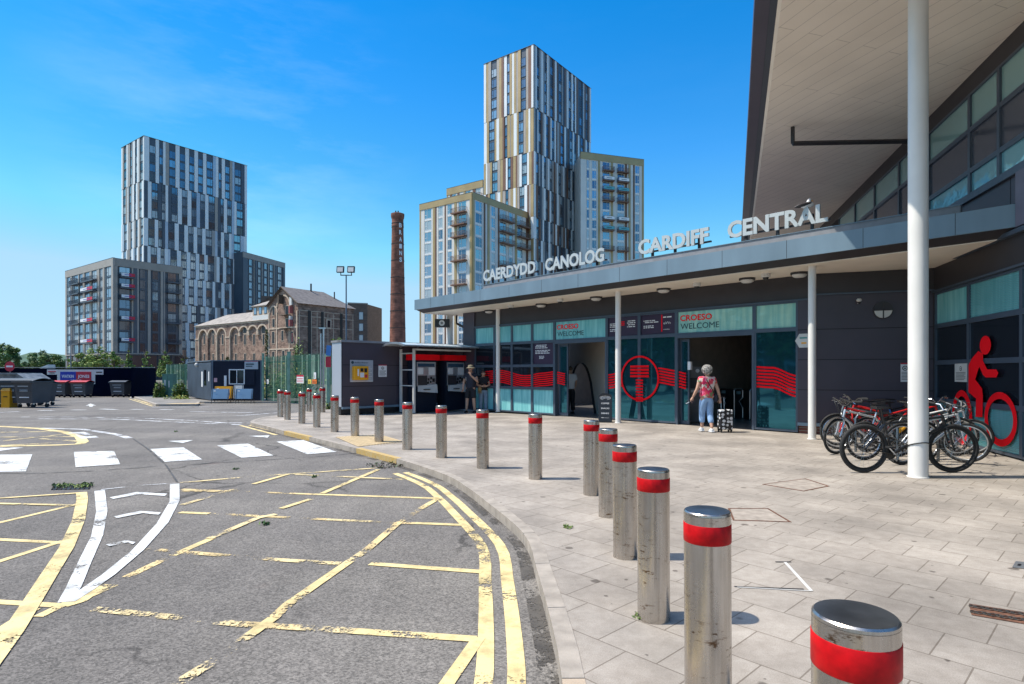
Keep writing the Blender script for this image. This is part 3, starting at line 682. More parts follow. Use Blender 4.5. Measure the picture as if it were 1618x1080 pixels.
# round emblem : ring with a striped letter T
em = MB(M['red_v']); sc_ = s_at(1011.7); zc = 1.35; rr_ = .70
for i in range(56):
    a0_, a1_ = 2*math.pi*i/56, 2*math.pi*(i+1)/56
    P = [FA.p(sc_-math.cos(t)*q, zc+math.sin(t)*q, .048) for t, q in ((a0_, rr_), (a1_, rr_), (a1_, rr_-.06), (a0_, rr_-.06))]; em.quad(*P)
for k in range(4): em.fbox(FA, sc_-.34, sc_+.34, zc+.33-k*.10, zc+.395-k*.10, .045, .048)
for k in range(8): em.fbox(FA, sc_-.13, sc_+.13, zc-.09-k*.09, zc-.035-k*.09, .045, .048)
em.build('round_emblem', ST, recalc=False)
rt = (-FA.u).to_3d(); UP = Vector((0, 0, 1))
def ftext(t, px, z, h, w, mat, off=.0, o=.006, name='lettering', parent=ST, bold=.0):
    b = MB(mat); b.text(t, FA.p(s_at(px), z, o), rt, UP, h, w, depth=.003, off=bold); return b.build(name, parent)
w1 = s_at(879.5)-s_at(913.5); w2 = s_at(880.5)-s_at(922)
ftext('CROESO', 880, 3.03, .17, w1, M['red_v'], bold=.02); ftext('WELCOME', 881, 2.79, .17, w2, M['dtext'], bold=.0)
w1 = s_at(1075)-s_at(1125); w2 = s_at(1075)-s_at(1136)
ftext('CROESO', 1075, 3.03, .17, w1, M['red_v'], bold=.02); ftext('WELCOME', 1075.5, 2.79, .17, w2, M['dtext'], bold=.0)
# small print on the purple panels
pr = MB(M['white'])
def lines(px0, px1, z1, n, dz, hh, frac=None, fr=FA, o=.006, mb=pr, mat=None, r_=random.Random(3)):
    for i in range(n):
        a = fr.s(px0); b = fr.s(px1); b = a+(b-a)*(frac[i % len(frac)] if frac else r_.uniform(.75, 1))
        s0, s1 = min(a, b), max(a, b); z = z1-i*dz; x = s0
        while x < s1-.03:
            w = min(r_.uniform(.05, .16), s1-x); mb.fbox(fr, x, x+w, z-hh, z, o-.004, o, mat); x += w+.025
lines(846, 868, 2.52, 3, .05, .025); lines(846, 870, 2.33, 3, .05, .025); lines(852, 860, 2.12, 3, .04, .02)
lines(964, 974, 3.1, 3, .05, .025); lines(964, 975, 2.92, 2, .05, .025); lines(991, 1007, 3.16, 4, .06, .03)
lines(1017, 1041, 3.12, 2, .05, .028); lines(1017, 1036, 2.96, 2, .05, .028); lines(1048, 1064, 3.2, 1, .05, .035)
pr.text('eiVVv', FA.p(s_at(1048.5), 2.97, .002), rt, UP, .08, s_at(1048.5)-s_at(1060)); pr.text('trainline', FA.p(s_at(1048.5), 2.80, .002), rt, UP, .04, s_at(1048.5)-s_at(1058))
pr.build('printed_text', ST)
rs = MB(M['red_v']); rs.fbox(FA, s_at(1046.5), s_at(1045), 2.75, 3.26, .002, .005); rs.lathe([(0, 0), (.05, 0)], (0, 0, 0), 8) if 0 else None
for k in range(3): rs.fbox(FA, s_at(987), s_at(981), 3.02+k*.05, 3.045+k*.05, .002, .005)
rs.build('red_print', ST)
# interior behind the doors
it = MB(pbr('dark_interior_wall', (.42, .38, .34), .7))
def blk(s0, s1, z0, z1, d0, d1, mat=None, mb=it): mb.fbox(FA, s0, s1, z0, z1, -d0, -d1, mat)
blk(SK+.02, SL, -.01, .004, .05, 9, pbr('interior_floor', (.12, .115, .11), .35)); blk(SK+.02, SL, 0, 3.6, 9, 9.2); blk(SL-.2, SL, 0, 3.6, .2, 9); blk(SK-.1, SK+.02, 0, 3.6, .2, 9); blk(s_at(1035)-.1, s_at(1035), 0, 3.3, .3, 9)  # last block: invented partition that keeps daylight out of the right-hand room
ic_ = pbr('interior_ceiling', (.3, .29, .27), .7); blk(SK+.02, SL, 3.3, 3.4, .2, 2.6, ic_); blk(SK+.02, s_at(1035), 3.3, 3.4, 2.6, 7.9, ic_); blk(SK+.02, s_at(1035), 3.3, 3.4, 8.3, 9, ic_); blk(s_at(1035), SL, 3.3, 3.4, 5.6, 9, ic_)  # gaps between ceiling pieces are invented openings letting daylight into the rooms
it.build('interior_shell', ST)
bw = MB(pbr('beige_interior_wall', (.52, .44, .36), .7, var=.05))
P = [at(897, 0, 24.6), at(966, 0, 20.7)]; P = [Vector((q.x, q.y, 0)) for q in P]
d = (P[1]-P[0]); dn = Vector((d.y, -d.x, 0)).normalized()*.12
N_ = 20; archw = .62; 
def bwp(t, z, k=0): q = P[0]+d*t+dn*k; return (q.x, q.y, z)
for i in range(N_):
    t0, t1 = i/N_, (i+1)/N_
    def az(t): x = (t-.36)/.30; return 1.9*math.sqrt(max(0, 1-x*x)) if abs(x) < 1 else 0
    bw.quad(bwp(t0, az(t0)), bwp(t1, az(t1)), bwp(t1, 3.3), bwp(t0, 3.3))
    bw.quad(bwp(t0, az(t0)), bwp(t1, az(t1)), bwp(t1, az(t1), .8), bwp(t0, az(t0), .8), M['black'])
bw.build('interior_wall', ST, recalc=False)
# ticket gates and machine seen through the right-hand doors
def gate(px, Y):
    c = at(px, 640, Y); t = empty('ticket_gate', (c.x, c.y, 0), 0, None, 'ticket gate', 'ticket gates inside the station doors')
    b = MB(M['black']); b.box((0, 0, .48), (.26, 1.1, .96)); b.build('gate_body', t, world=False)
    e = MB(M['alu']); e.tube([(-.14, -.56, .03), (-.14, -.56, .93), (-.10, -.56, 1.0), (.10, -.56, 1.0), (.14, -.56, .93), (.14, -.56, .70), (.02, -.56, .58), (.14, -.56, .35), (.14, -.56, .03)], .017, 6); e.build('steel_edge', t, world=False)
    s = MB(pbr('gate_screen', (.2, .35, .4), .3)); s.box((0, -.57, .86), (.13, .03, .1)); s.build('screen', t, world=False)
    return t
for i, (px, Y) in enumerate(((1157, 20.2), (1181, 19.6), (1134, 21.0))):
    gate(px, Y)['label'] = ['grey ticket gate in the middle of the right-hand doorway', 'grey ticket gate at the right edge of the right-hand doorway', 'grey ticket gate just right of the walking woman, farthest inside'][i]
c = at(1098, 600, 18.6); t = empty('ticket_machine', (c.x, c.y, 0), R(-10), 'tall grey ticket machine standing inside the right-hand station doorway', 'ticket machine')
b = MB(M['grey']); b.box((0, 0, .85), (.5, .4, 1.7)); b.build('cabinet', t, world=False); b = MB(M['black']); b.box((0, -.205, 1.2), (.34, .012, .32)); b.build('screen', t, world=False)
b = MB(M['white']); b.lathe([(.06, -.212), (.06, -.203)], (0.05, 0, 1.58), 14, axis='Y'); b.box((0, -.206, .95), (.3, .01, .08)); b.build('badge', t, world=False)
# canopy
CA = Fr((-3.99, 24.48), (.6757, -.737)); CL = CA.s(1608)
ZB, ZTp = 4.10, 4.51
fs = MB(M['fascia']); fs.fbox(CA, 0, CL, ZB, ZTp, -.05, 0)
x = 1.1
fs.fbox(CA, -.05, 0, ZB, ZTp, -2.6, -.0)
fs.build('canopy_fascia', ST)
sj = MB(M['seam'])
while x < CL: sj.fbox(CA, x, x+.008, ZB, ZTp, 0, .002); x += 1.55
sj.build('fascia_joint', ST)
lp = MB(M['clad2'])
lp.quad(CA.p(0, ZB+.01, -.05), CA.p(CL, ZB+.01, -.05), CA.p(CL, 3.985, -.42), CA.p(0, 3.985, -.42)); lp.quad(CA.p(0, ZB, -.05), CA.p(0, 3.98, -.42), CA.p(0, 3.98, -2.6), CA.p(0, ZB, -2.6))
lp.build('canopy_edge_beam', ST, recalc=False)
a1 = CA.p(.0, 0, -.4); a2 = CA.p(CL, 0, -.4); w_ = WI.p(2.8, 0, 0)
q_end = CA.p(0, 0, -2.6)
cp = MB(M['soffit2'])
core = [(a1.x, a1.y), (a2.x, a2.y), (w_.x+.05, w_.y), (C1.x+.1, C1.y+.1), (K0.x+.1, K0.y+.15), tuple(FA.p(SL, 0, -.15)[:2]), (q_end.x, q_end.y)]
cp.prism(core, 3.975, 4.4, top=M['upst']); cp.build('canopy_soffit', ST)
us = MB(M['upst']); us.fbox(CA, CA.s(752), CA.s(1511), 4.40, 4.72, -.5, -.35); us.fbox(CA, 0.02, CL, 4.40, 4.5, -.4, -.05); us.fbox(CA, CA.s(752), CA.s(1511), 4.72, 4.735, -.52, -.33, M['fascia']); us.build('canopy_upstand', ST)
st_ = MB(M['clad']); sm_ = s_at(1035)
st_.prism([tuple(FA.p(SL+.1, 0, -.3)[:2]), tuple(FA.p(SK, 0, -.3)[:2]), (C1.x+.3, C1.y+.3), tuple(FA.p(SK-3, 0, -2.6)[:2]), tuple(FA.p(SL+.1, 0, -2.6)[:2])], 4.0, 4.42)
st_.prism([tuple(FA.p(SK-3, 0, -2.6)[:2]), tuple(FA.p(SK-3, 0, -7.9)[:2]), tuple(FA.p(sm_, 0, -7.9)[:2]), tuple(FA.p(sm_, 0, -2.6)[:2])], 4.0, 4.42)
st_.prism([tuple(FA.p(SK-3, 0, -8.3)[:2]), tuple(FA.p(SK-3, 0, -9.3)[:2]), tuple(FA.p(sm_, 0, -9.3)[:2]), tuple(FA.p(sm_, 0, -8.3)[:2])], 4.0, 4.42)
st_.prism([tuple(FA.p(sm_, 0, -5.6)[:2]), tuple(FA.p(sm_, 0, -9.3)[:2]), tuple(FA.p(SL+.1, 0, -9.3)[:2]), tuple(FA.p(SL+.1, 0, -5.6)[:2])], 4.0, 4.42)
st_.build('flat_roof', ST)  # roof left open above the ceiling gaps, added to light the interior
# ceiling lights and dome cameras under the canopy
for px, py in ((773.3, 490), (855, 480), (942, 469), (1048.5, 456), (1180.5, 439.5), (1263, 430.5)):
    c = at(px, py, 939*2.42/(HY-py))
    b = MB(M['clad2']); b.lathe([(.20, 0), (.20, -.05), (.17, -.055)], (c.x, c.y, 3.975), 20); o = b.build('ceiling_light', ST, smooth=40)
    b = MB(M['offwhite']); b.lathe([(.17, -.05), (.16, -.09), (.11, -.12), (0, -.13)], (c.x, c.y, 3.975), 20); b.build('diffuser', o, smooth=60)
for px, py in ((807, 482), (885, 472), (1101, 447), (1210, 432)):
    c = at(px, py, 939*2.42/(HY-py))
    b = MB(M['offwhite']); b.lathe([(.11, 0), (.11, -.08), (.08, -.10)], (c.x, c.y, 3.975), 14); o = b.build('camera_housing', ST, smooth=40)
    b = MB(M['black']); b.lathe([(.075, -.10), (.06, -.14), (0, -.165)], (c.x, c.y, 3.975), 12); b.build('camera_dome', o, smooth=60)
# slim columns
for px, py in ((787, 652), (976.7, 668), (1283.2, 693.5)):
    c = gp(px, py, pave=True); c = Vector((c.x, c.y, 0))
    b = MB(M['white_col']); b.lathe([(.105, 0), (.105, .015), (.085, .02), (.085, 3.98)], c, 20); b.build('column', ST, smooth=40)
c = Vector((-2.66, 25.4, 0)); b = MB(M['white_col']); b.lathe([(.14, 0), (.14, 3.98)], c, 20); b.build('column', ST, smooth=40)
# tall column
bc = Vector((5.98, 8.75, 0)); b = MB(M['white_col']); b.lathe([(.145, 0), (.145, .012), (.1285, .014), (.128, 7.6)], bc, 32); b.lathe([(.1285, 3.1), (.1292, 3.102), (.1292, 3.108), (.1285, 3.11)], bc, 32); b.build('column', ST, smooth=40)
# big overhanging roof of the wing
E0 = Vector((4.39, 9.70)); ed = Vector((9.36-4.39, 23.0-9.70)).normalized()
def ep(y, o=0): t = (y-E0.y)/ed.y; q = E0+ed*t; return (q.x+o, q.y)
rf = MB(M['soffit'])
i0, i1 = ep(2), ep(30); w0 = WI.p(12.6, 0, .0); w1_ = WI.p(-17, 0, .0)
ZS = 7.5; ZW = 7.63
rf.quad((i0[0], i0[1], ZS), (i1[0], i1[1], ZS), (w1_.x, w1_.y, ZW), (w0.x, w0.y, ZW)); rf.build('roof_soffit', ST, recalc=False)
rb = MB(M['clad2'])
o0, o1 = ep(2, -.42), ep(30, -.42)
for (za, zb_, oa, ob, m) in ((7.5, 7.53, 0, -.06, M['soffit2']), (7.53, 7.62, -.06, -.17, M['clad2']), (7.62, 7.66, -.17, -.17, M['seam']), (7.66, 7.74, -.17, -.42, M['clad']), (7.74, 8.05, -.42, -.42, M['clad']), (8.05, 8.1, -.42, -.2, M['clad2'])):
    A, B = ep(2, oa), ep(30, oa); C_, D_ = ep(30, ob), ep(2, ob)
    rb.quad((A[0], A[1], za), (B[0], B[1], za), (C_[0], C_[1], zb_), (D_[0], D_[1], zb_), m)
A, B = ep(2, -.2), ep(30, -.2); rb.quad((A[0], A[1], 8.1), (B[0], B[1], 8.1), (w1_.x+9, w1_.y, 8.6), (w0.x+12, w0.y, 8.6)); 
rb.quad((B[0]-.2, B[1], 7.5), (B[0]-.2, B[1], 8.1), (w1_.x+9, w1_.y, 8.6), (w1_.x+9, w1_.y, 7.5))
rb.build('roof_edge', ST, recalc=False)
b = MB(M['clad2']); p1 = at(1252.6, 222, 14.5); p2 = WI.p(WI.s(1470)-.2, 7.12); p1.z = 7.12
b.tube([p1, p2], .06, 4); b.tube([p1, (p1.x, p1.y, 7.52)], .05, 4); b.build('soffit_rail', ST)
# wing wall : lower glazing, dark band, cladding, clerestory windows
ww = MB(M['clad2'])
ww.fbox(WI, 0, 12.5, 3.43, 3.97, -.25, .03); ww.fbox(WI, 0, 12.5, 3.385, 3.43, -.1, .09, M['frame']); ww.fbox(WI, 1.2, 12.5, 3.97, 4.05, -.1, .12, M['frame'])
ww.fbox(WI, 0, 12.5, 4.05, 5.05, -.25, 0, M['clad']); ww.fbox(WI, -16, 0, 4.3, 5.05, -.25, 0, M['clad'])
ww.fbox(WI, -16, 12.5, 7.25, ZW+.1, -.25, .02, M['clad2']); ww.fbox(WI, -16, 12.5, 5.05, 5.16, -.1, .07, M['frame'])
for z in (4.55,): ww.fbox(WI, 0, 12.5, z-.008, z+.008, -.1, .003, M['seam'])
for s in (3.25,): ww.fbox(WI, s-.008, s+.008, 4.0, 5.05, -.1, .003, M['seam'])
ww.fbox(WI, -.08, .02, 0, 4, -.2, .04)
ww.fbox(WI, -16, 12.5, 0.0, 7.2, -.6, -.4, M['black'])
ww.fbox(WI, 3.62, 12.5, 4.08, 5.04, 0.0, .10, pbr('lilac_grey_cladding', (.13, .12, .16), .45))
ww.build('wing_wall', ST)
sv = [.06]+[WI.s(x) for x in (1532.6, 1617)]+[5.3, 7.0, 8.6]
tr_ = glassy('louvred_teal_glass', (.085, .25, .27), .2, .35, .004, 1.5, streak=(.16, .37, .38))
def louvres(fr, s0, s1, z0, z1, par):
    l = MB(pbr('teal_louvre', (.12, .33, .35), .4)); z = z0+.06
    while z < z1-.05: l.fbox(fr, min(s0, s1)+.05, max(s0, s1)-.05, z, z+.012, .0, .012); z += .032
    l.build('louvre', par)
for i in range(5):
    a, b = sv[i], sv[i+1]
    o = frame_window('window', WI, a, b, 2.60, 3.38, M['teal'])
    if i >= 1: louvres(WI, a, b, 2.60, 3.38, o)
    frame_window('window', WI, a, b, 1.76, 2.60, M['dglass2']); frame_window('window', WI, a, b, .9, 1.76, M['dglass2'])
    o = frame_window('window', WI, a, b, .03, .9, M['teal'])
    louvres(WI, a, b, .03, .9, o)
us_ = [WI.s(x) for x in (1326, 1352, 1383, 1422, 1469, 1534)]+[2.9, 4.7, 6.5]
panel = glassy('grey_spandrel_glass', (.14, .155, .19), .12, .5, .003, 1)
upper = glassy('sage_upper_glass', (.30, .50, .48), .15, .25, .003, 1)
for i in range(len(us_)-1):
    a, b = us_[i], us_[i+1]
    frame_window('window', WI, a, b, 5.16, 5.66, glassy('pale_blue_glass', (.30, .70, .80), .05, .6, .012, 2.) if i == 0 else bpy.data.materials['pale_blue_glass']); frame_window('window', WI, a, b, 5.66, 6.5, panel); frame_window('window', WI, a, b, 6.5, 7.25, upper)
# red cyclist pictogram on the wing glass
cy = MB(M['red_v'])
def wp(px, py, o=.05): s = WI.s(px); return WI.p(s, WI.z(px, py), o)
def ring(px, py, rx, ry, th):
    n = 36
    s = WI.s(px); z = WI.z(px, py); rs_ = abs(WI.s(px+rx)-WI.s(px-rx))/2; rz = abs(WI.z(px, py-ry)-WI.z(px, py+ry))/2
    for i in range(n):
        a0_, a1_ = 2*math.pi*i/n, 2*math.pi*(i+1)/n
        cy.quad(*[WI.p(s+math.cos(t)*(rs_-q*th), z+math.sin(t)*(rz-q*th), .05) for t, q in ((a0_, 0), (a1_, 0), (a1_, 1), (a0_, 1))])
def disc(px, py, rx, ry):
    s = WI.s(px); z = WI.z(px, py); rs_ = abs(WI.s(px+rx)-WI.s(px-rx))/2; rz = abs(WI.z(px, py-ry)-WI.z(px, py+ry))/2
    cy.poly([WI.p(s+math.cos(2*math.pi*i/28)*rs_, z+math.sin(2*math.pi*i/28)*rz, .05) for i in range(28)])
disc(1561.5, 545, 9, 15); ring(1585, 662, 26, 43, .13); ring(1524, 659, 16, 43, .13)
for P, o_ in ((((1540.1, 566), (1550.4, 554), (1558, 558.7), (1558, 569.6), (1550.4, 583.3), (1545.3, 600.4), (1535, 600.4), (1535, 576.5)), .05),
             (((1553.8, 566.2), (1558, 569.6), (1564.8, 583.3), (1579.5, 583.3), (1582.6, 589), (1579.5, 596), (1562.4, 596), (1558, 591.9), (1552, 578)), .0515),
             (((1535, 598.7), (1545.3, 598.7), (1556.6, 613.4), (1558, 624.4), (1557.3, 658.6), (1546.3, 658.6), (1547, 629.5), (1535, 619.2)), .0525)):
    cy.poly([wp(*p, o=o_) for p in P])
cy.build('cyclist_pictogram', ST, recalc=False)
# bulkhead lamp, small camera and notice on the recessed wall, hexagonal plaque
s = RE.s(1394.5); z = RE.z(1394.5, 490)
n2 = RE.n.to_3d()
def disc_on(fr, s, z, r, o0, o1, mb, mat=None, n=24, a0=0, a1=360):
    pts = [fr.p(s+r*math.cos(R(a0+(a1-a0)*i/n)), z+r*math.sin(R(a0+(a1-a0)*i/n)), o0) for i in range(n+(a1-a0 < 360))]
    pt2 = [q+fr.n.to_3d()*(o1-o0) for q in pts]; m = len(pts)
    mb._a(pts+pt2, [tuple(range(m)), tuple(range(m, 2*m))]+[(i, (i+1) % m, m+(i+1) % m, m+i) for i in range(m)], mat)
t = empty('bulkhead_lamp', RE.p(s, z, 0), 0, 'round bulkhead lamp, dark above and white below, on the charcoal wall', 'lamp')
b = MB(M['clad2']); disc_on(RE, s, z, .205, 0, .07, b, a0=0, a1=180); disc_on(RE, s, z, .21, 0, .04, b); b.fbox(RE, s-.012, s+.012, z-.2, z+.2, .04, .085); b.fbox(RE, s-.2, s+.2, z-.012, z+.012, .04, .085); b.build('lamp_body', t)
b = MB(M['offwhite']); disc_on(RE, s, z, .185, .04, .075, b, a0=180, a1=360); b.build('diffuser', t)
s = RE.s(1355.5); z = RE.z(1355.5, 475); t = empty('security_camera', RE.p(s, z, 0), 0, 'small white security camera on the charcoal wall left of the round bulkhead lamp', 'security camera')
b = MB(M['offwhite']); q = RE.p(s, z, .14); b.ball(q, (.06, .06, .05)); b.tube([RE.p(s, z-.06, 0), RE.p(s, z-.06, .14), q], .015, 6); b.build('camera_body', t, smooth=50); b = MB(M['black']); b.ball(q-Vector((0, 0, .045)), .038); b.build('lens', t, smooth=50)
def notice(fr, px0, px1, py0, py1, label, name='notice', red=True, o=.006, cat='sign', icon=True, base=None):
    pm = (px0+px1)/2; a, b_ = fr.s(px0), fr.s(px1); z1, z0 = fr.z(pm, py0), fr.z(pm, py1); s0, s1 = min(a, b_), max(a, b_)
    t = empty(name, fr.p((a+b_)/2, z0, 0), 0, label, cat); H = z1-z0
    b = MB(base or M['white']); b.fbox(fr, s0, s1, z0, z1, 0, o); b.build('board', t)
    b = MB(M['redp']); b.fbox(fr, s0, s1, z1-.07*H, z1, o, o+.002) if red else None
    if red: b.build('red_strip', t)
    b = MB(M['black'])
    if icon: disc_on(fr, (a+b_)/2, z0+H*.72, H*.13, o, o+.002, b, n=16); disc_on(fr, (a+b_)/2, z0+H*.72, H*.09, o+.002, o+.003, b, M['white'], n=16); b.fbox(fr, (a+b_)/2-H*.05, (a+b_)/2+H*.05, z0+H*.69, z0+H*.75, o+.003, o+.004)
    for k in range(6): b.fbox(fr, s0+.1*(s1-s0), s0+(.9 if k % 3 else .8)*(s1-s0), z0+H*(.12+.075*k), z0+H*(.145+.075*k), o, o+.002)
    b.build('print', t); return t
notice(RE, 1423, 1437, 573, 603, 'white notice with a red top edge left of the tall column')
notice(WI, 1513, 1532, 574, 603, 'pale notice with round symbol on the wing glass beside the red cyclist', red=False, o=.052, base=M['offwhite'])
notice(FA, 1086.5, 1091, 571, 584, 'small white notice on the right-hand sliding door leaf', red=False, icon=False, o=-.1)
s = s_at(1271); z = FA.z(1271, 538); t = empty('plaque', FA.p(s, z, 0), 0, 'cream hexagonal plaque on the charcoal pier left of the nearest slim white column', 'plaque')
b = MB(M['offwhite']); disc_on(FA, s, z, .20, .05, .065, b, n=6); b.build('plate', t); b = MB(pbr('plaque_print', (.1, .3, .28), .5)); b.fbox(FA, s-.09, s+.09, z+.05, z+.09, .065, .067); b.fbox(FA, s-.07, s+.05, z-.08, z-.04, .065, .067, M['orange']); b.build('print', t)
# speaker / camera on the far column
t = empty('loudspeaker', (-2.95, 25.2, 3.55), 0, 'black box loudspeaker with pale cone at the top of the far left column', 'loudspeaker')
b = MB(M['black']); b.box((-2.95, 25.15, 3.6), (.62, .3, .34), rz=.1); b.build('speaker_box', t); b = MB(M['offwhite']); b.lathe([(.12, 24.985), (.12, 24.995)], (-2.95, 0, 3.6), 18, axis='Y'); b.build('cone', t); b = MB(M['grey']); b.lathe([(.055, 24.975), (.06, 24.99)], (-2.95, 0, 3.6), 14, axis='Y'); b.build('cone_centre', t)
b = MB(M['clad2']); b.tube([(-2.35, 25.2, 3.95), (-2.35, 25.2, 3.6), (-1.6, 24.9, 3.2)], .05, 6); b.build('drain_pipe', ST)
# roof lettering, one sign per word
LP = Fr(CA.p(0, 0, -.55)[:2], (.6757, -.737))
def sign(word, pa, pb, ya, yb, label):
    a, b = LP.s(pa), LP.s(pb); za, zb_ = LP.z(pa, ya), LP.z(pb, yb); zb0 = (za+zb_)/2
    t = empty('station_sign', LP.p(a, zb0), 0, label, 'sign')
    v, f, be = text_geo(word, .034); X0 = min(p[0] for p in v); X1 = max(p[0] for p in v); k = (b-a)/(X1-X0)
    u = LP.u.to_3d()
    for i, ch in enumerate(word):
        vv = text_geo(word[:i+1], .034)[0]; xr = max(p[0] for p in vv); cv = text_geo(ch, .034)[0]; w = max(p[0] for p in cv)-min(p[0] for p in cv)
        m = MB(M['letter']); x0 = a+(xr-w-X0)*k
        m.text(ch, LP.p(x0, zb0), u, UP, .40, w*k, depth=.05, off=.034)
        m.build('letter', t)
    bk = MB(M['clad2']); bk.fbox(LP, a, b, zb0+.02, zb0+.06, -.12, -.06); n = max(2, len(word)//2)
    for i in range(n): x = a+(b-a)*(i+.5)/n; bk.fbox(LP, x-.03, x+.03, 4.40, zb0+.25, -.16, -.10)
    bk.build('support_rail', t); return t
sign('CAERDYDD', 765, 847.5, 444, 430, 'silver metal letters reading CAERDYDD, leftmost word standing on the canopy')
sign('CANOLOG', 863, 956, 427, 412, 'silver metal letters reading CANOLOG, second word from the left on the canopy')
sign('CARDIFF', 1010, 1121, 401, 383.5, 'silver metal letters reading CARDIFF standing on the canopy against blue sky')
sign('CENTRAL', 1151, 1309, 376, 348, 'silver metal letters reading CENTRAL, nearest word on the canopy with a gull on it')
# the gull
g0 = LP.p(LP.s(1275), LP.z(1275, 330)+.0, -.02); t = empty('gull', g0, 0, 'grey and white gull perched on the letter A of the nearest roof word', 'bird')
b = MB(M['white']); b.ball(g0+Vector((0, 0, .09)), (.16, .07, .07), rot=Matrix.Rotation(-.15, 3, 'Y')); b.ball(g0+Vector((.05, 0, .20)), (.045, .04, .045)); b.ball(g0+Vector((.03, 0, .15)), (.05, .045, .07)); b.build('body', t, smooth=60)
b = MB(M['clad2']); b.ball(g0+Vector((-.09, -.03, .10)), (.19, .06, .045), rot=Matrix.Rotation(-.22, 3, 'Y')); b.ball(g0+Vector((-.09, .05, .10)), (.19, .05, .045), rot=Matrix.Rotation(-.22, 3, 'Y')); b.build('wing', t, smooth=60)
b = MB(M['orange']); b.tube([g0+Vector((.09, 0, .20)), g0+Vector((.14, 0, .185))], [.015, .004], 6); b.tube([g0+Vector((0, 0, .03)), g0], .008, 5); b.build('beak', t)
# ---------------------------------------------------------------- kiosk building left of the station front
KF = Fr((-6.13, 21.4), (.724, .69))
KB = empty('kiosk_building', (-4.5, 23.5, 0), 0, 'low charcoal panelled building between the green fence and the station glass', 'building')
Lk = KF.s(737)
b = MB(M['clad']); b.prism([tuple(KF.p(0, 0)[:2]), tuple(KF.p(Lk, 0)[:2]), tuple(KF.p(Lk, 0, -3)[:2]), tuple(KF.p(0, 0, -.72)[:2])], .28, 2.62)
b.build('wall', KB)
b = MB(M['seam'])
for z in (1.02, 1.80): b.fbox(KF, 0.0, Lk, z-.009, z+.009, 0, .003)
b.fbox(KF, -.0, .02, .3, 2.6, 0, .004); b.fbox(KF, -.02, Lk, 0, .27, -.5, -.04, M['black']); b.build('panel_joint', KB)
b = MB(M['upst']); b.fbox(KF, -.04, Lk, 2.62, 2.70, -.3, .04); 
LFk = Fr(KF.p(0, 0)[:2], (-.69, .724)); b.fbox(LFk, .03, .76, 2.62, 2.695, -.2, .04); b.build('coping', KB)
b = MB(M['silver']); b.fbox(LFk, .02, .72, .28, 2.615, -.04, .012); b.build('end_panel', KB)
b = MB(M['fascia']); b.fbox(KF, 0, Lk, .2, .28, -.1, .05); b.build('base_rail', KB)
# defibrillator board
a, c = KF.s(553), KF.s(589); z1, z0 = KF.z(571, 568.6), KF.z(571, 603)
t = empty('defibrillator_board', KF.p((a+c)/2, z0), 0, 'pale information board carrying a yellow defibrillator cabinet on the charcoal kiosk wall', 'sign')
b = MB(M['silver']); b.fbox(KF, a, c, z0, z1, 0, .02); b.build('board', t)
b = MB(M['white']); 
for k in range(7): b.fbox(KF, a+(c-a)*.72, a+(c-a)*(.95 if k % 2 else .88), z0+.12+k*.07, z0+.14+k*.07, .02, .022)
b.fbox(KF, a+.02, c-.02, z0+.015, z0+.035, .02, .022); b.build('print', t)
b = MB(M['dtext']); disc_on(KF, a+.09, z1-.09, .055, .02, .024, b); b.text('defibrillator', KF.p(a+.17, z1-.12, .02), KF.u.to_3d(), UP, .06, (c-a)*.6, depth=.003); b.build('heading', t)
ax, cx_ = KF.s(555.5), KF.s(578.5); zz0, zz1 = KF.z(566, 600), KF.z(566, 578)
b = MB(M['orange']); b.fbox(KF, ax, cx_, zz0, zz1, .02, .2); o = b.build('yellow_cabinet', t)
mo = o.modifiers.new('bevel', 'BEVEL'); mo.width = .03; mo.segments = 3
b = MB(M['black']); b.fbox(KF, ax+(cx_-ax)*.42, ax+(cx_-ax)*.62, zz0+.3, zz0+.43, .2, .206); b.fbox(KF, ax+(cx_-ax)*.68, ax+(cx_-ax)*.88, zz0+.28, zz0+.43, .2, .206); b.fbox(KF, ax+(cx_-ax)*.72, ax+(cx_-ax)*.9, zz0+.08, zz0+.2, .2, .206, M['redp']); b.fbox(KF, ax+(cx_-ax)*.4, ax+(cx_-ax)*.66, zz0+.1, zz0+.27, .2, .208, M['white']); b.fbox(KF, ax+(cx_-ax)*.22, ax+(cx_-ax)*.32, zz0+.15, zz0+.4, .2, .206, M['white']); b.build('cabinet_label', t)
notice(KF, 598, 611, 576, 595, 'small white notice with red top edge right of the yellow defibrillator')
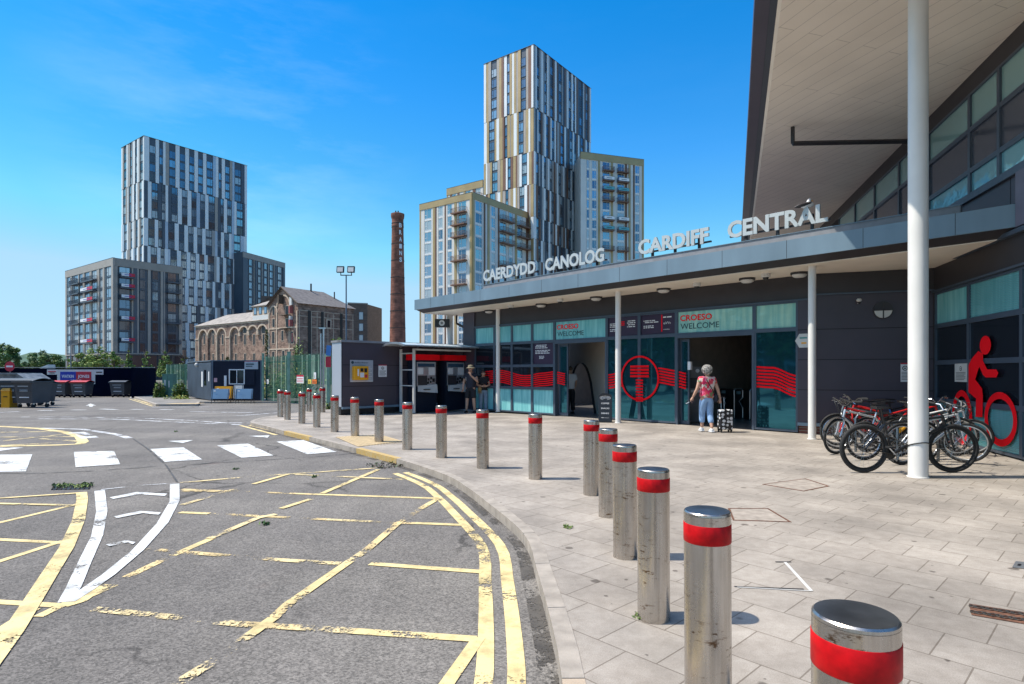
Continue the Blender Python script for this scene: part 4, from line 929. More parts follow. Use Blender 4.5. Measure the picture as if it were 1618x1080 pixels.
# ticket machines under the glass shelter
def kpt(s, z, o): return KF.p(s, z, o)
def tmachine(px0, px1, label):
    off = .62
    fr = Fr(KF.p(0, 0, off)[:2], (.724, .69)); a, c = fr.s(px0), fr.s(px1); w = c-a
    t = empty('ticket_machine', fr.p((a+c)/2, 0), 0, label, 'ticket machine', 'ticket machines under the glass shelter')
    b = MB(M['cab_blue']); b.fbox(fr, a, c, 0, 2.15, -.5, 0); b.build('cabinet', t)
    b = MB(M['offwhite']); b.fbox(fr, a+.06*w, c-.04*w, 1.0, 1.93, 0, .03, M['alu']); 
    b.fbox(fr, a+.1*w, a+.36*w, 1.45, 1.70, .03, .036, M['white']); b.fbox(fr, a+.62*w, a+.92*w, 1.42, 1.72, .03, .036, M['white']); b.build('front_panel', t)
    b = MB(M['blue'] if 0 else pbr('display_blue', (.03, .07, .12), .2)); b.fbox(fr, a+.1*w, c-.1*w, 1.74, 1.87, .03, .04); b.fbox(fr, a+.1*w, a+.55*w, 1.03, 1.40, .03, .034, M['clad2']); b.build('display', t)
    b = MB(M['offwhite']); b.hexa([fr.p(a+.1*w, .78, .03), fr.p(c-.03*w, .72, .03), fr.p(c-.03*w, .72, .16), fr.p(a+.1*w, .78, .16), fr.p(a+.1*w, 1.0, .03), fr.p(c-.03*w, 1.06, .03), fr.p(c-.03*w, 1.06, .10), fr.p(a+.1*w, 1.0, .10)]); b.build('tray', t)
    b = MB(M['black'])
    for (x, z, s_) in ((.62, 1.25, .05), (.74, 1.3, .05), (.86, 1.22, .07), (.6, 1.12, .05), (.72, 1.15, .045), (.85, .95, .05)): b.fbox(fr, a+x*w-s_, a+x*w+s_*.6, z-s_, z+s_, .03, .045)
    b.fbox(fr, a+.3*w, a+.6*w, .85, .88, .1, .17); b.build('slot', t)
    b = MB(M['redp'] if 0 else M['red_v']); b.fbox(fr, a-.12, c+.1, 2.0, 2.22, -.45, .10); b.build('red_canopy_box', t)
    return t
tmachine(656, 689, 'silver and navy ticket machine under the shelter, the left of the two')
tmachine(704, 734, 'silver ticket machine under the shelter, right one beside the man in the hat')
SF = Fr(KF.p(0, 0, 1.0)[:2], (.724, .69)); a, c = SF.s(638), SF.s(751)
t = empty('shelter', SF.p(a, 0), 0, 'curved glass roofed shelter on pale posts over the two red-topped ticket machines', 'shelter')
b = MB(M['offwhite'])
sp_ = SF.s(654)
for s_, o_ in ((sp_, 0), (SF.s(748), 0), (sp_-.02, -.85)): b.fbox(SF, s_-.04, s_+.04, 0, 2.42, o_-.04, o_+.04)
b.fbox(SF, a+.02, sp_-.02, 0.9, .94, -.8, -.76) if 0 else None
for z in (1.02, 1.62, 2.25): b.fbox(SF, sp_-.03, sp_+.03, z-.02, z+.02, -.85, 0)
b.fbox(SF, sp_, SF.s(748), 2.36, 2.42, -.04, .04); b.build('post', t)
b = MB(M['alu']); rg = MB(glassy('shelter_roof_glass', (.55, .60, .62), .15, .0, .003, 1))
s0, s1 = SF.s(628), SF.s(778); K = 8; prof = [(.45-1.5*i/K, 2.46+.16*math.sin(math.pi*(.12+.75*i/K))) for i in range(K+1)]
for (o0_, z0_), (o1_, z1_) in zip(prof, prof[1:]):
    rg.hexa([SF.p(s0, z0_, o0_), SF.p(s1, z0_, o0_), SF.p(s1, z1_, o1_), SF.p(s0, z1_, o1_), SF.p(s0, z0_+.02, o0_), SF.p(s1, z0_+.02, o0_), SF.p(s1, z1_+.02, o1_), SF.p(s0, z1_+.02, o1_)])
    for i in range(7):
        x = s0+(s1-s0)*i/6; b.hexa([SF.p(x-.02, z0_-.04, o0_), SF.p(x+.02, z0_-.04, o0_), SF.p(x+.02, z1_-.04, o1_), SF.p(x-.02, z1_-.04, o1_), SF.p(x-.02, z0_+.03, o0_), SF.p(x+.02, z0_+.03, o0_), SF.p(x+.02, z1_+.03, o1_), SF.p(x-.02, z1_+.03, o1_)])
rg.build('glass_roof', t); b.fbox(SF, s0, s1, 2.49, 2.53, .43, .47); b.build('roof_rib', t)
# ---------------------------------------------------------------- bollards
def bollard():
    t = empty('bollard', (0, 0, 0)); tag(t, 'x', 'bollard', 'stainless steel bollards with red bands along the kerb')
    b = MB(M['steel']); b.lathe([(.1, -.01), (.1, .925)], n=48); b.build('post', t, world=False, smooth=35)
    b = MB(M['steel']); b.lathe([(.1, .926), (.099, .934), (.094, .939)], n=48); b.lathe([(.094, .939), (.06, .941), (0, .942)], n=48, mat=M['steelcap']); b.build('cap', t, world=False, smooth=35)
    b = MB(M['redband']); b.lathe([(.1005, .805), (.1018, .807), (.1018, .885), (.1005, .887)], n=48); b.build('red_band', t, world=False, smooth=35)
    return t
B0 = bollard()
BP = [(.868, 1.503), (.868, 2.63), (.892, 3.74), (.949, 4.98), (1.03, 6.38), (1.0, 7.5)]+[tuple(gp(x, y-1, pave=True)[:2]) for x, y in ((846, 757), (763, 740), (697.7, 723.5), (643.5, 710.5), (599, 699), (561, 689.8), (528.8, 683), (500.5, 675.6), (477, 669.6), (454.3, 663.7), (443.2, 659.3), (488.5, 651), (509.5, 652))]
od = ['nearest steel bollard, cut off by the bottom edge of the photo', 'second nearest steel bollard, scuffed, full height almost to the bottom edge', 'third nearest steel bollard, scratched, with a tuft of weeds at its foot', 'fourth nearest steel bollard with brown scuffs', 'fifth nearest steel bollard in the close right-hand row', 'sixth nearest steel bollard, leftmost of the close right-hand row',
      'steel bollard on its own between the A-board and the kerb bend', 'steel bollard in front of the slim white column left of the first doorway', 'steel bollard in front of the right-hand ticket machine', 'steel bollard in front of the shelter post',
      'steel bollard right of the buff tactile paving below the kiosk notice', 'steel bollard in front of the yellow defibrillator', 'steel bollard in front of the left corner of the charcoal kiosk', 'steel bollard near the start of the yellow kerb, left of the kiosk corner', 'steel bollard before the green fence, third from the left end of the row', 'steel bollard second from the left end of the row', 'leftmost steel bollard at the far end of the row',
      'distant steel bollard set back behind the row in front of the green gate', 'distant steel bollard with a deep red band at the foot of the thin sign pole']
for i, (x, y) in enumerate(BP):
    o = B0 if i == 0 else tree_copy(B0)
    o.location = (x, y, pz(y)); ln_ = 0 if i == 0 else .008; o.rotation_euler = (rnd.uniform(-ln_, ln_), rnd.uniform(-ln_, ln_), rnd.uniform(0, 6)); o['label'] = od[i]
    if i == 18: o.scale = (1.15, 1.15, 1.05)
# ---------------------------------------------------------------- pavement details
def flat(px, py): return gp(px, py, pave=True)
def cover(P, label, name='manhole_cover', fill='rust'):
    c = sum((flat(*p) for p in P), Vector())/len(P); t = empty(name, c, 0, label, 'manhole cover')
    b = MB(M['rust']); Q = [flat(*p) for p in P]; n = len(Q)
    for i in range(n):
        a_, b_ = Q[i], Q[(i+1) % n]; ai, bi = a_+(c-a_).normalized()*.03, b_+(c-b_).normalized()*.03
        b.hexa([a_, b_, bi, ai]+[v+Vector((0, 0, .004)) for v in (a_, b_, bi, ai)])
    b.build('frame', t)
    b = MB(pbr('cover_slab', (.33, .285, .24), .85, var=.25, scale=9)); b.poly([v+(c-v).normalized()*.04+Vector((0, 0, .003)) for v in Q]); b.build('inset_slab', t, recalc=False)
cover([(1204, 765), (1273, 756), (1311, 768), (1270, 776)], 'rusty rimmed cover inset in the paving left of the tall column foot')
cover([(1150, 803), (1214, 803), (1251, 825), (1158, 822)], 'rusty rimmed cover inset in the paving right of the third and second bollards')
t = empty('drain_grate', flat(1240, 905), 0, 'pale edged recessed cover strip in the paving above the nearest bollard', 'drain')
b = MB(M['white']); strip(b, [(1240, 888), (1282, 934)], .025, M['offwhite'], pave=True); strip(b, [(1165, 928), (1282, 934)], .012, M['offwhite'], pave=True); strip(b, [(1160, 927), (1270, 931)], .012, M['seam'], pave=True); strip(b, [(1225, 888), (1250, 888)], .015, M['seam'], pave=True); b.build('edge_strip', t, recalc=False)
t = empty('drain_cover', flat(1576, 972), 0, 'small rusty iron cover with a fretwork pattern by the right edge of the photo', 'drain cover')
P = [flat(*p) for p in ((1531, 954), (1640, 971), (1640, 990), (1535, 972))]
b = MB(M['rust']); b.poly([v+Vector((0, 0, .004)) for v in P]); b.build('plate', t, recalc=False)
b = MB(M['iron'])
for i in range(11):
    for j in range(2):
        q = P[0]+(P[1]-P[0])*((i+.5)/11)+(P[3]-P[0])*((j+.5)/2); k = [q+Vector((.022*math.cos(a_)*(1.6 if i % 2 else 1), .018*math.sin(a_), .008)) for a_ in [x*R(60) for x in range(6)]]; b.tube(k, .004, 4, closed=True)
b.build('fretwork', t)
t = empty('access_cover', flat(1610, 893), 0, 'small square silver cover by the right edge of the paving', 'cover'); b = MB(M['alu']); b.poly([flat(*p)+Vector((0, 0, .005)) for p in ((1605, 887), (1625, 889), (1621, 899), (1599, 897))]); b.build('plate', t, recalc=False); b = MB(M['black']); b.poly([flat(*p)+Vector((0, 0, .009)) for p in ((1609, 892), (1614, 892.5), (1612, 895), (1607, 894.5))]); b.build('keyhole', t, recalc=False)
# road gully with leaves, and weeds
def leafy(mb, c, r, h, n, size, mats, rr):
    for _ in range(n):
        a = rr.uniform(0, 6.28); q = Vector(c)+Vector((math.cos(a)*r*rr.random()**.5, math.sin(a)*r*rr.random()**.5, rr.uniform(0, h)))
        d = Vector((rr.uniform(-1, 1), rr.uniform(-1, 1), rr.uniform(-.3, 1))).normalized(); e = d.cross(Vector((rr.uniform(-1, 1), rr.uniform(-1, 1), rr.uniform(-1, 1)))).normalized()
        s_ = size*rr.uniform(.6, 1.3); mb.quad(q-d*s_, q-e*s_*.45, q+d*s_, q+e*s_*.45, rr.choice(mats))
wr = random.Random(11)
t = empty('road_gully', gp(111, 770), 0, 'road gully grate clogged with green weeds beside the white hatched marking', 'drain')
b = MB(M['iron']); P = [gp(*p, lift=.006) for p in ((86, 766), (143, 765), (140, 773), (82, 774))]; b.poly(P, M['black'])
for i in range(9): q0 = P[0]+(P[1]-P[0])*(i/8); q1 = P[3]+(P[2]-P[3])*(i/8); b.tube([q0, q1], .012, 4, M['iron'])
b.build('grate', t)
b = MB(M['leafa']); 
for px in (92, 98, 103, 124, 130, 137): leafy(b, gp(px, 769.5), .10, .05, 40, .025, [M['leafa'], M['leafb'], M['leafd']], wr)
b.build('weeds', t, recalc=False)
ww_ = [(1013, 976, .05, 'small green weed at the foot of the third nearest bollard'), (898, 834, .05, 'green leaf litter on the paving right of the kerb bend'), (1300, 990, .02, None)]
for px, py, r_, lab in ww_[:2]:
    c = flat(px, py); b = MB(); leafy(b, c, r_, .03, 60, .014, [M['leafa'], M['leafb']], wr); o = b.build('weed', None, recalc=False); tag(o, lab, 'weed')
for px, py, lab in ((372, 741.5, 'small crumpled green leaf on the road below the zebra crossing'), (417, 829, 'small crumpled green leaf on the road left of centre'), (278, 682, 'tiny dark debris on the road beyond the zebra crossing'), (496, 754, 'tiny dark leaf on the road near the box lines')):
    c = gp(px, py); b = MB(); leafy(b, c, .05, .03, 14, .03, [M['leafd'], M['leafa']], wr); tag(b.build('leaf', None, recalc=False), lab, 'leaf')
c = gp(608, 737); b = MB(); leafy(b, c+Vector((0, .1, 0)), .35, .03, 160, .025, [M['bark'], M['leafd'], M['iron']], wr)
tag(b.build('leaf_litter', None, recalc=False), 'brown leaf litter gathered on the gutter where the double yellow lines begin', 'leaf litter', kind='stuff')
# ---------------------------------------------------------------- A-board
c = flat(957.5, 666.5); t = empty('a_board', c, 0, 'black pavement sign listing COFFEE SNACKS DRINKS left of the middle slim white column', 'sign')
BF = Fr((c.x-.02, c.y), (.98, -.2)); W2 = .20
BU = BF.u.to_3d()
b = MB(M['black'])
for sg in (1, -1):
    b.hexa([BF.p(-W2, .04, .2*sg), BF.p(W2, .04, .2*sg), BF.p(W2, .04, .2*sg-.02), BF.p(-W2, .04, .2*sg-.02), BF.p(-W2, .80, .05*sg), BF.p(W2, .80, .05*sg), BF.p(W2, .80, .05*sg-.02), BF.p(-W2, .80, .05*sg-.02)])
b.fbox(BF, -W2, W2, 0, .04, -.22, .22)
for i in range(12):
    a_, b2 = math.pi*i/12, math.pi*(i+1)/12; b.hexa([BF.p(-W2*math.cos(x), .80+z_, o_) for o_, z_ in ((.05, 0),) for x in (a_, b2)]+[BF.p(-W2*math.cos(x), .80, .02) for x in (b2, a_)]+[BF.p(-W2*math.cos(x), .80+.09*math.sin(x)+.001, .05) for x in (a_, b2)]+[BF.p(-W2*math.cos(x), .80+.09*math.sin(x)+.001, .02) for x in (b2, a_)])
b.build('board', t)
b = MB(M['white']); upv = (BF.p(0, .8, .05)-BF.p(0, .04, .2)).normalized()
def bt(s_, h_, w, tt):
    k = (h_-.04)/.76; o = .2-.15*k+.002; b.text(tt, BF.p(-w/2, h_, o), BU, upv, s_, w, depth=.003, off=.01)
bt(.045, .56, .24, 'COFFEE'); bt(.045, .41, .25, 'SNACKS'); bt(.045, .26, .23, 'DRINKS'); bt(.04, .13, .24, '<—'); bt(.035, .73, .26, 'MAKER STAND'); b.build('lettering', t)
b = MB(M['white']); k = 24
b.tube([BF.p(.16*math.cos(2*math.pi*i/k), .745+.055*math.sin(2*math.pi*i/k), .068) for i in range(k)], .004, 4, closed=True); b.build('oval_badge', t)
t = empty('stone_block', flat(999, 662), 0, 'small pale stone on the paving below the round red emblem', 'stone'); b = MB(M['offwhite']); b.ball(flat(999, 662)+Vector((0, 0, .02)), (.14, .09, .04)); b.build('stone', t, smooth=60)
# ---------------------------------------------------------------- site cabin, fence, hoarding
def site_cabin():
    t = empty('site_cabin', (-17, 38, gz(37)), 0, 'dark navy steel site cabin with a white framed window and corrugated grey side', 'cabin')
    z0 = gz(37)+.02; z1 = z0+2.6; c = Vector((-18.6, 36.8)); e = Vector((-15.45, 36.75)); s_ = Vector((-.608, .794))*8.6
    b = MB(M['cab_blue']); Z = (z0+.1, z1-.06)
    b.prism([tuple(c), tuple(e), tuple(e+s_), tuple(c+s_)], *Z); b.build('body', t)
    sf = Fr(c, s_); b = MB(M['cab_side']); x = .1
    L_ = s_.length
    while x < L_-.2: b.fbox(sf, x, x+.12, z0+.12, z1-.14, 0, .04); x += .24
    b.build('corrugated_side', t)
    ff = Fr(c, e-c); W_f = (e-c).length
    b = MB(M['cab_side']); b.fbox(ff, 0, W_f, z1-.06, z1, -.1, .03); b.fbox(sf, 0, L_, z1-.06, z1, -.1, .05); b.fbox(ff, 0, .1, z0, z1-.06, -.05, .03); b.fbox(ff, W_f-.1, W_f, z0, z1-.06, -.05, .03); b.fbox(ff, 0, W_f, z0, z0+.1, -.1, .02); b.build('frame_rail', t)
    b = MB(M['cab_side']); x = .25
    a, d = ff.s(362), ff.s(387); zz1, zz0 = ff.z(375, 583), ff.z(375, 607)
    b = MB(M['white']); 
    for (p, q, r_, s2) in ((a, a+.06, zz0, zz1), (d-.06, d, zz0, zz1), (a+.06, d-.06, zz0, zz0+.06), (a+.06, d-.06, zz1-.06, zz1), ((a+d)/2-.02, (a+d)/2+.02, zz0+.06, zz1-.06)): b.fbox(ff, p, q, r_, s2, 0, .04)
    o = b.build('window', t); b = MB(M['dglass2']); b.quad(ff.p(a, zz0, .01), ff.p(d, zz0, .01), ff.p(d, zz1, .01), ff.p(a, zz1, .01)); b.build('pane', o, recalc=False)
    b = MB(M['cab_side']); b.fbox(ff, ff.s(389), ff.s(403), ff.z(390, 608), ff.z(390, 585), 0, .06, M['cab_blue']); b.build('shutter', t)
    b = MB(M['white']); b.fbox(sf, 2.6, 3.0, z0+.9, z0+1.9, .04, .05); b.fbox(sf, .5, .75, z0+1.3, z0+1.9, .04, .05); b.fbox(ff, .15, .35, z0+1.25, z0+1.5, 0, .01, pbr('pink_notice', (.6, .35, .38), .5)); b.fbox(ff, .78, .93, z0+1.0, z0+1.65, 0, .01); b.build('notice', t)
    b = MB(M['offwhite']); b.ball(sf.p(4.3, z0+2.35, .12), (.12, .12, .14)); b.build('wall_lamp', t)
    b = MB(M['dglass2']); b.fbox(sf, 1.4, 2.1, z0+1.0, z0+2.0, .04, .05); b.build('side_window', t)
    tt = empty('cabin_sign', ff.p(ff.s(397), ff.z(397, 583)), 0, 'pale sign with a red top strip high on the navy site cabin', 'sign')
    a, d = ff.s(386.5), ff.s(408); b = MB(M['silver']); b.fbox(ff, a, d, ff.z(397, 583), ff.z(397, 571), 0.0, .02); b.build('board', tt); b = MB(M['redp']); b.fbox(ff, a, d, ff.z(397, 571), ff.z(397, 569.6), 0, .022); b.build('red_strip', tt)
    b = MB(M['dtext']); b.fbox(ff, a+.08, d-.25, ff.z(397, 576), ff.z(397, 574), .02, .023); b.fbox(ff, a+.08, d-.35, ff.z(397, 579), ff.z(397, 577.5), .02, .023); b.build('print', tt)
site_cabin()
def aframe(px0, px1, py0, py1, mat, label, cat='barrier board', name='a_frame_board', Yf=None):
    Y = Yf or gp((px0+px1)/2, py1).y; a, d = at(px0, py1, Y), at(px1, py1, Y); g_ = gz(Y); H = at(0, py0, Y).z-g_
    t = empty(name, ((a.x+d.x)/2, Y, g_), 0, label, cat); W = d.x-a.x
    b = MB(mat); b.hexa([(-W/2, -.14, .28), (W/2, -.14, .28), (W/2, -.12, .28), (-W/2, -.12, .28), (-W/2, -.02, H), (W/2, -.02, H), (W/2, 0, H), (-W/2, 0, H)]); b.build('board', t, world=False)
    b = MB(M['iron'])
    for x in (-W/2+.05, W/2-.05): b.tube([(x, -.2, 0), (x, -.01, H)], .018, 5); b.tube([(x, .25, 0), (x, 0, H)], .018, 5)
    b.build('leg', t, world=False); b = MB(M['white']); b.box((-W/2+.2, -.085, H*.86), (.12, .004, .05), rx=-.14); b.build('label_plate', t, world=False)
aframe(335, 363, 614, 637, M['blueboard'], 'blue-grey A-frame board in front of the site cabin, the left one', Yf=35.2)
aframe(373, 400, 614, 637, M['blueboard'], 'blue-grey A-frame board in front of the site cabin, the right one', Yf=35.2)
aframe(340, 368, 610, 634, M['orange'], 'yellow board leaning behind the left blue-grey A-frame board', Yf=36.0)
aframe(370, 385, 608.5, 633, M['offwhite'], 'white board behind the right blue-grey A-frame board', Yf=36.0)
def palisade(A, B, H, label, step=.135, gate=False, zf=gz):
    A, B = Vector(A), Vector(B); fr = Fr(A, B-A); L = (B-A).length; t = empty('palisade_fence', (A.x, A.y, zf(A.y)), 0, label, 'fence')
    b = MB(M['green_f']); x = .05; r_ = random.Random(int(L*10))
    while x < L:
        g_ = zf(fr.p(x, 0).y); h = g_+H+r_.uniform(-.02, .02)
        b.hexa([fr.p(x, g_+.03, .03), fr.p(x+.07, g_+.03, .03), fr.p(x+.07, g_+.03, .045), fr.p(x, g_+.03, .045), fr.p(x, h-.1, .03), fr.p(x+.07, h-.1, .03), fr.p(x+.07, h-.1, .045), fr.p(x, h-.1, .045)], M['green_pale'] if r_.random() < .25 else None)
        b.poly([fr.p(x, h-.1, .04), fr.p(x+.07, h-.1, .04), fr.p(x+.035, h, .04)])
        x += step
    b.build('pales', t, recalc=False)
    b = MB(M['green_f'])
    for z in (.35, H-.45): b.hexa([fr.p(a_, zf(fr.p(a_, 0).y)+z+k, o_) for k in (0, .06) for a_, o_ in ((0, 0), (L, 0), (L, .03), (0, .03))])
    b.build('rail', t)
    x = 0
    while x <= L+.01:
        g_ = zf(fr.p(x, 0).y); b = MB(M['green_pale']); b.fbox(fr, x-.05, x+.05, g_, g_+H-.05, -.06, .02); b.build('post', t); x += L/max(1, round(L/2.75))
    return t
palisade((-15.3, 37.0), (-7.6, 30.2), 2.9, 'green palisade fence and gate between the navy site cabin and the charcoal kiosk')
palisade((-27.6, 47.5), (-23.4, 45.2), 2.7, 'short run of dark green palisade fence left of the site cabin')
for px, Y, w, h, lab in ((415.5, 36.6, .10, 3.0, 'tall green gate post beside the site cabin'), (456.5, 34.5, .16, 3.0, 'thick pale green gate post in the middle of the palisade fence'), (519, 30.6, .12, 3.0, 'pale green fence post beside the charcoal kiosk corner')):
    q = at(px, 600, Y); b = MB(M['green_pale']); b.box((q.x, Y, gz(Y)+h/2), (w, w, h)); b.box((q.x, Y, gz(Y)+h+.02), (w+.04, w+.04, .04)); tag(b.build('gate_post'), lab, 'post')
FN = Fr((-15.3, 36.9), (7.7, -6.8))
def fsign(px0, px1, py0, py1, mat, lab, red=False):
    a, d = FN.s(px0), FN.s(px1); t = empty('fence_sign', FN.p(a, FN.z(px0, py1), .1), 0, lab, 'sign'); z1, z0 = FN.z(px0, py0), FN.z(px0, py1)
    b = MB(mat); b.fbox(FN, min(a, d), max(a, d), z0, z1, .09, .11); b.build('board', t)
    b = MB(M['redp'] if red else M['black']); a, d = min(a, d), max(a, d)
    if red: b.fbox(FN, a, d, z1-.1, z1, .11, .113)
    for k in range(3): b.fbox(FN, a+.05, d-.08, z0+(.15+.2*k)*(z1-z0), z0+(.22+.2*k)*(z1-z0), .11, .113)
    b.build('print', t)
fsign(471.5, 482.5, 592, 605, M['white'], 'white notice with a red top on the green palisade gate', True)
fsign(489.5, 494.5, 599, 606, pbr('yellow_notice', (.75, .6, .1), .5), 'small yellow notice on the palisade gate')
fsign(496, 503, 599, 606, pbr('orange_notice', (.75, .16, .02), .5), 'small orange notice on the palisade gate below a white one')
fsign(498.5, 502, 588, 598, M['white'], 'narrow white notice above the orange one on the palisade gate')
fsign(424, 427, 599, 606, M['white'], 'small white notice low on the left part of the palisade fence')
# thin sign pole with a blue and red sign
q = at(511, 640, 24.5); t = empty('sign_pole', (q.x, 24.5, pz(24.5)), 0, 'thin grey pole with a blue and red sign near the charcoal kiosk corner', 'sign')
H = at(0, 517, 24.5).z-pz(24.5)
b = MB(M['alu']); b.cyl((0, 0, 0), (0, 0, H), .035, 8); b.cyl((-.11, 0, 0), (-.11, 0, H-.25), .03, 8); b.box((-.05, 0, H-.03), (.26, .08, .05)); b.build('pole', t, world=False)
b = MB(M['blue']); b.box((.22, 0, H-.95), (.20, .03, .42), ry=.1, mat=pbr('blue_sign', (.06, .22, .55), .4)); b.build('blue_panel', t, world=False); b = MB(M['redp']); b.box((.20, 0, H-1.42), (.22, .03, .44)); b.build('red_panel', t, world=False)
# hoarding and its banner
HF = Fr((-42.5, 50.4), (1, 0)); zh = gz(50.4)
xh0, xh1 = at(-60, 600, 50.4).x, at(243, 600, 50.4).x
t = empty('hoarding', ((xh0+xh1)/2, 50.4, zh), 0, 'long dark navy site hoarding behind the bins', 'hoarding')
b = MB(M['navy']); x = xh0
while x < xh1-.1: w = min(2.44, xh1-x); b.box((x+w/2, 50.5, zh+1.2+(0.0)), (w-.008, .1, 2.4+.06*(x > -37.5))); x += 2.44
b.hexa([(xh1, 50.45, zh), (xh1+.6, 46.5, zh), (xh1+.7, 46.5, zh), (xh1+.1, 50.55, zh), (xh1, 50.45, zh+2.4), (xh1+.6, 46.5, zh+2.45), (xh1+.7, 46.5, zh+2.45), (xh1+.1, 50.55, zh+2.4)], M['navy'])
b.build('panel', t)
b = MB(M['alu']); b.box(((xh0+xh1)/2, 50.5, zh+2.47), (xh1-xh0, .14, .05)); b.build('top_rail', t)
def hp(px, py): return at(px, py, 50.4)
t = empty('banner', hp(120, 607), 0, 'white banner with a blue and red WATKIN JONES GROUP panel on the navy hoarding', 'banner')
b = MB(M['offwhite']); y_ = 50.4
def rect(px0, px1, py0, py1, mat, yy, mb): A_, B_ = at(px0, py1, 50.4), at(px1, py0, 50.4); mb.box(((A_.x+B_.x)/2, yy, (A_.z+B_.z)/2), (B_.x-A_.x, .02, B_.z-A_.z), mat=mat)
rect(90, 150, 583.5, 606.5, M['offwhite'], 50.43, b); rect(74, 90, 583.5, 591.5, M['offwhite'], 50.43, b); rect(150, 163, 583.5, 591.5, M['offwhite'], 50.43, b); b.build('sheet', t)
b = MB(M['blue']); rect(95, 120, 587, 601.5, M['blue'], 50.41, b); rect(120, 144, 587, 601.5, M['redp'], 50.41, b); rect(76, 88, 586, 587.5, M['redp'], 50.41, b); rect(152, 161, 587, 588.5, M['navy'], 50.41, b); rect(78, 86, 588.5, 589.5, M['navy'], 50.41, b); b.build('colour_panel', t)
b = MB(M['white']); A_ = at(97.5, 596.5, 50.4); b.text('WATKIN', (A_.x, 50.4, A_.z), (1, 0, 0), UP, .26, .051*20, depth=.004, off=.02); A_ = at(123, 596.5, 50.4); b.text('JONES', (A_.x, 50.4, A_.z), (1, 0, 0), UP, .26, .051*19, depth=.004, off=.02); A_ = at(111.5, 600.8, 50.4); b.text('GROUP', (A_.x, 50.4, A_.z), (1, 0, 0), UP, .09, .051*18, depth=.004); b.build('lettering', t)
# ---------------------------------------------------------------- bins, skip, cabinet, barrier, signs on the left
def wheelie(px, py, lidm, label, sc=1.0, rz=0.0):
    c = gp(px, py); t = empty('wheeled_bin', c, rz, label, 'bin', 'large four-wheeled refuse bins'); t.scale = (sc*(.84 if sc > 1.05 else 1), sc, sc)
    b = MB(M['bin'])
    b.hexa([(-.52, -.4, .22), (.52, -.4, .22), (.52, .4, .22), (-.52, .4, .22), (-.61, -.5, 1.2), (.61, -.5, 1.2), (.61, .5, 1.2), (-.61, .5, 1.2)]); b.box((0, 0, 1.2), (1.30, 1.08, .07))
    for z in (.45, .8): b.box((0, -.465+.05*(z < .6), z), (1.0, .03, .03))
    b.build('bin_body', t, world=False)
    b = MB(lidm); K = 8
    pts = [(-.54+1.08*i/K, 1.24+.13*math.sin(math.pi*i/K)) for i in range(K+1)]
    for (y0_, z0_), (y1_, z1_) in zip(pts, pts[1:]): b.hexa([(-.68, y0_, z0_-.03), (.68, y0_, z0_-.03), (.68, y1_, z1_-.03), (-.68, y1_, z1_-.03), (-.68, y0_, z0_), (.68, y0_, z0_), (.68, y1_, z1_), (-.68, y1_, z1_)])
    b.box((0, -.56, 1.22), (1.3, .06, .1)); b.build('lid', t, world=False)
    for x in (-.45, .45):
        for y in (-.33, .33): b = MB(M['rubber']); b.cyl((x-.03, y, .1), (x+.03, y, .1), .1, 12); b.box((x, y, .19), (.1, .08, .06), mat=M['alu']); b.build('wheel', t, world=False)
    b = MB(M['white']); b.box((-.02, -.475, 1.02), (.7, .012, .06), rx=-.1); b.box((0, -.46, .8), (.55, .012, .07), rx=-.1); b.box((0, -.425, .5), (.65, .012, .06), rx=-.1); b.build('printed_label', t, world=False)
    return t
wheelie(98, 627.5, M['binred'], 'grey wheeled bin with a red lid, left of the pair before the banner')
wheelie(130, 627.5, M['binred'], 'grey wheeled bin with a red lid, right of the pair before the banner')
wheelie(191, 627, M['bin'], 'dark grey wheeled bin with a grey lid standing alone by the hoarding')
wheelie(24, 643, M['bin'], 'large dark grey bin with closed lid nearest the yellow box', 1.08, R(8))
wheelie(53, 643.5, M['bin'], 'large dark grey bin at the right of the near left cluster', 1.08, R(-12))
wheelie(64, 640, M['bin'], 'dark grey bin mostly hidden behind the near left cluster', 1.0, R(-20))
wheelie(58, 632, M['binred'], 'red lidded bin behind the near left cluster of dark bins', 1.1)
c = Vector((-33.3, 38.6, gz(38.6))); t = empty('skip', c, 0, 'weathered grey steel skip behind the dark bins at the left edge of the photo', 'skip')
b = MB(pbr('weathered_grey_steel', (.16, .19, .22), .6, .2, var=.5, scale=2, c2=(.30, .32, .33))); b.hexa([(-1.6, .2, .2), (.9, .2, .2), (.9, 1.8, .2), (-1.6, 1.8, .2), (-2.2, 0, 1.85), (1.15, 0, 1.85), (1.15, 2.0, 1.85), (-2.2, 2.0, 1.85)])
b.hexa([(.9, .1, .9), (1.7, .1, 1.3), (1.7, 1.9, 1.3), (.9, 1.9, .9), (1.15, -.05, 1.83), (1.75, -.05, 1.45), (1.75, 2.05, 1.45), (1.15, 2.05, 1.83)]); b.box((-.5, -.02, 1.8), (3.3, .1, .1)); b.build('skip_body', t, world=False)
c = gp(2, 642); t = empty('loading_ramp', c, 0, 'rusty brown steel ramp left of the yellow box at the photo edge', 'ramp')
b = MB(M['rust']); b.hexa([(-.9, -.3, 0), (.35, -.3, 0), (.35, .1, 0), (-.9, .1, 0), (-.9, -.3, 1.55), (-.35, -.3, 1.35), (-.35, .1, 1.35), (-.9, .1, 1.55)]); b.box((-.2, -.32, .62), (1.5, .05, .12), ry=.95); b.build('ramp_plate', t, world=False)
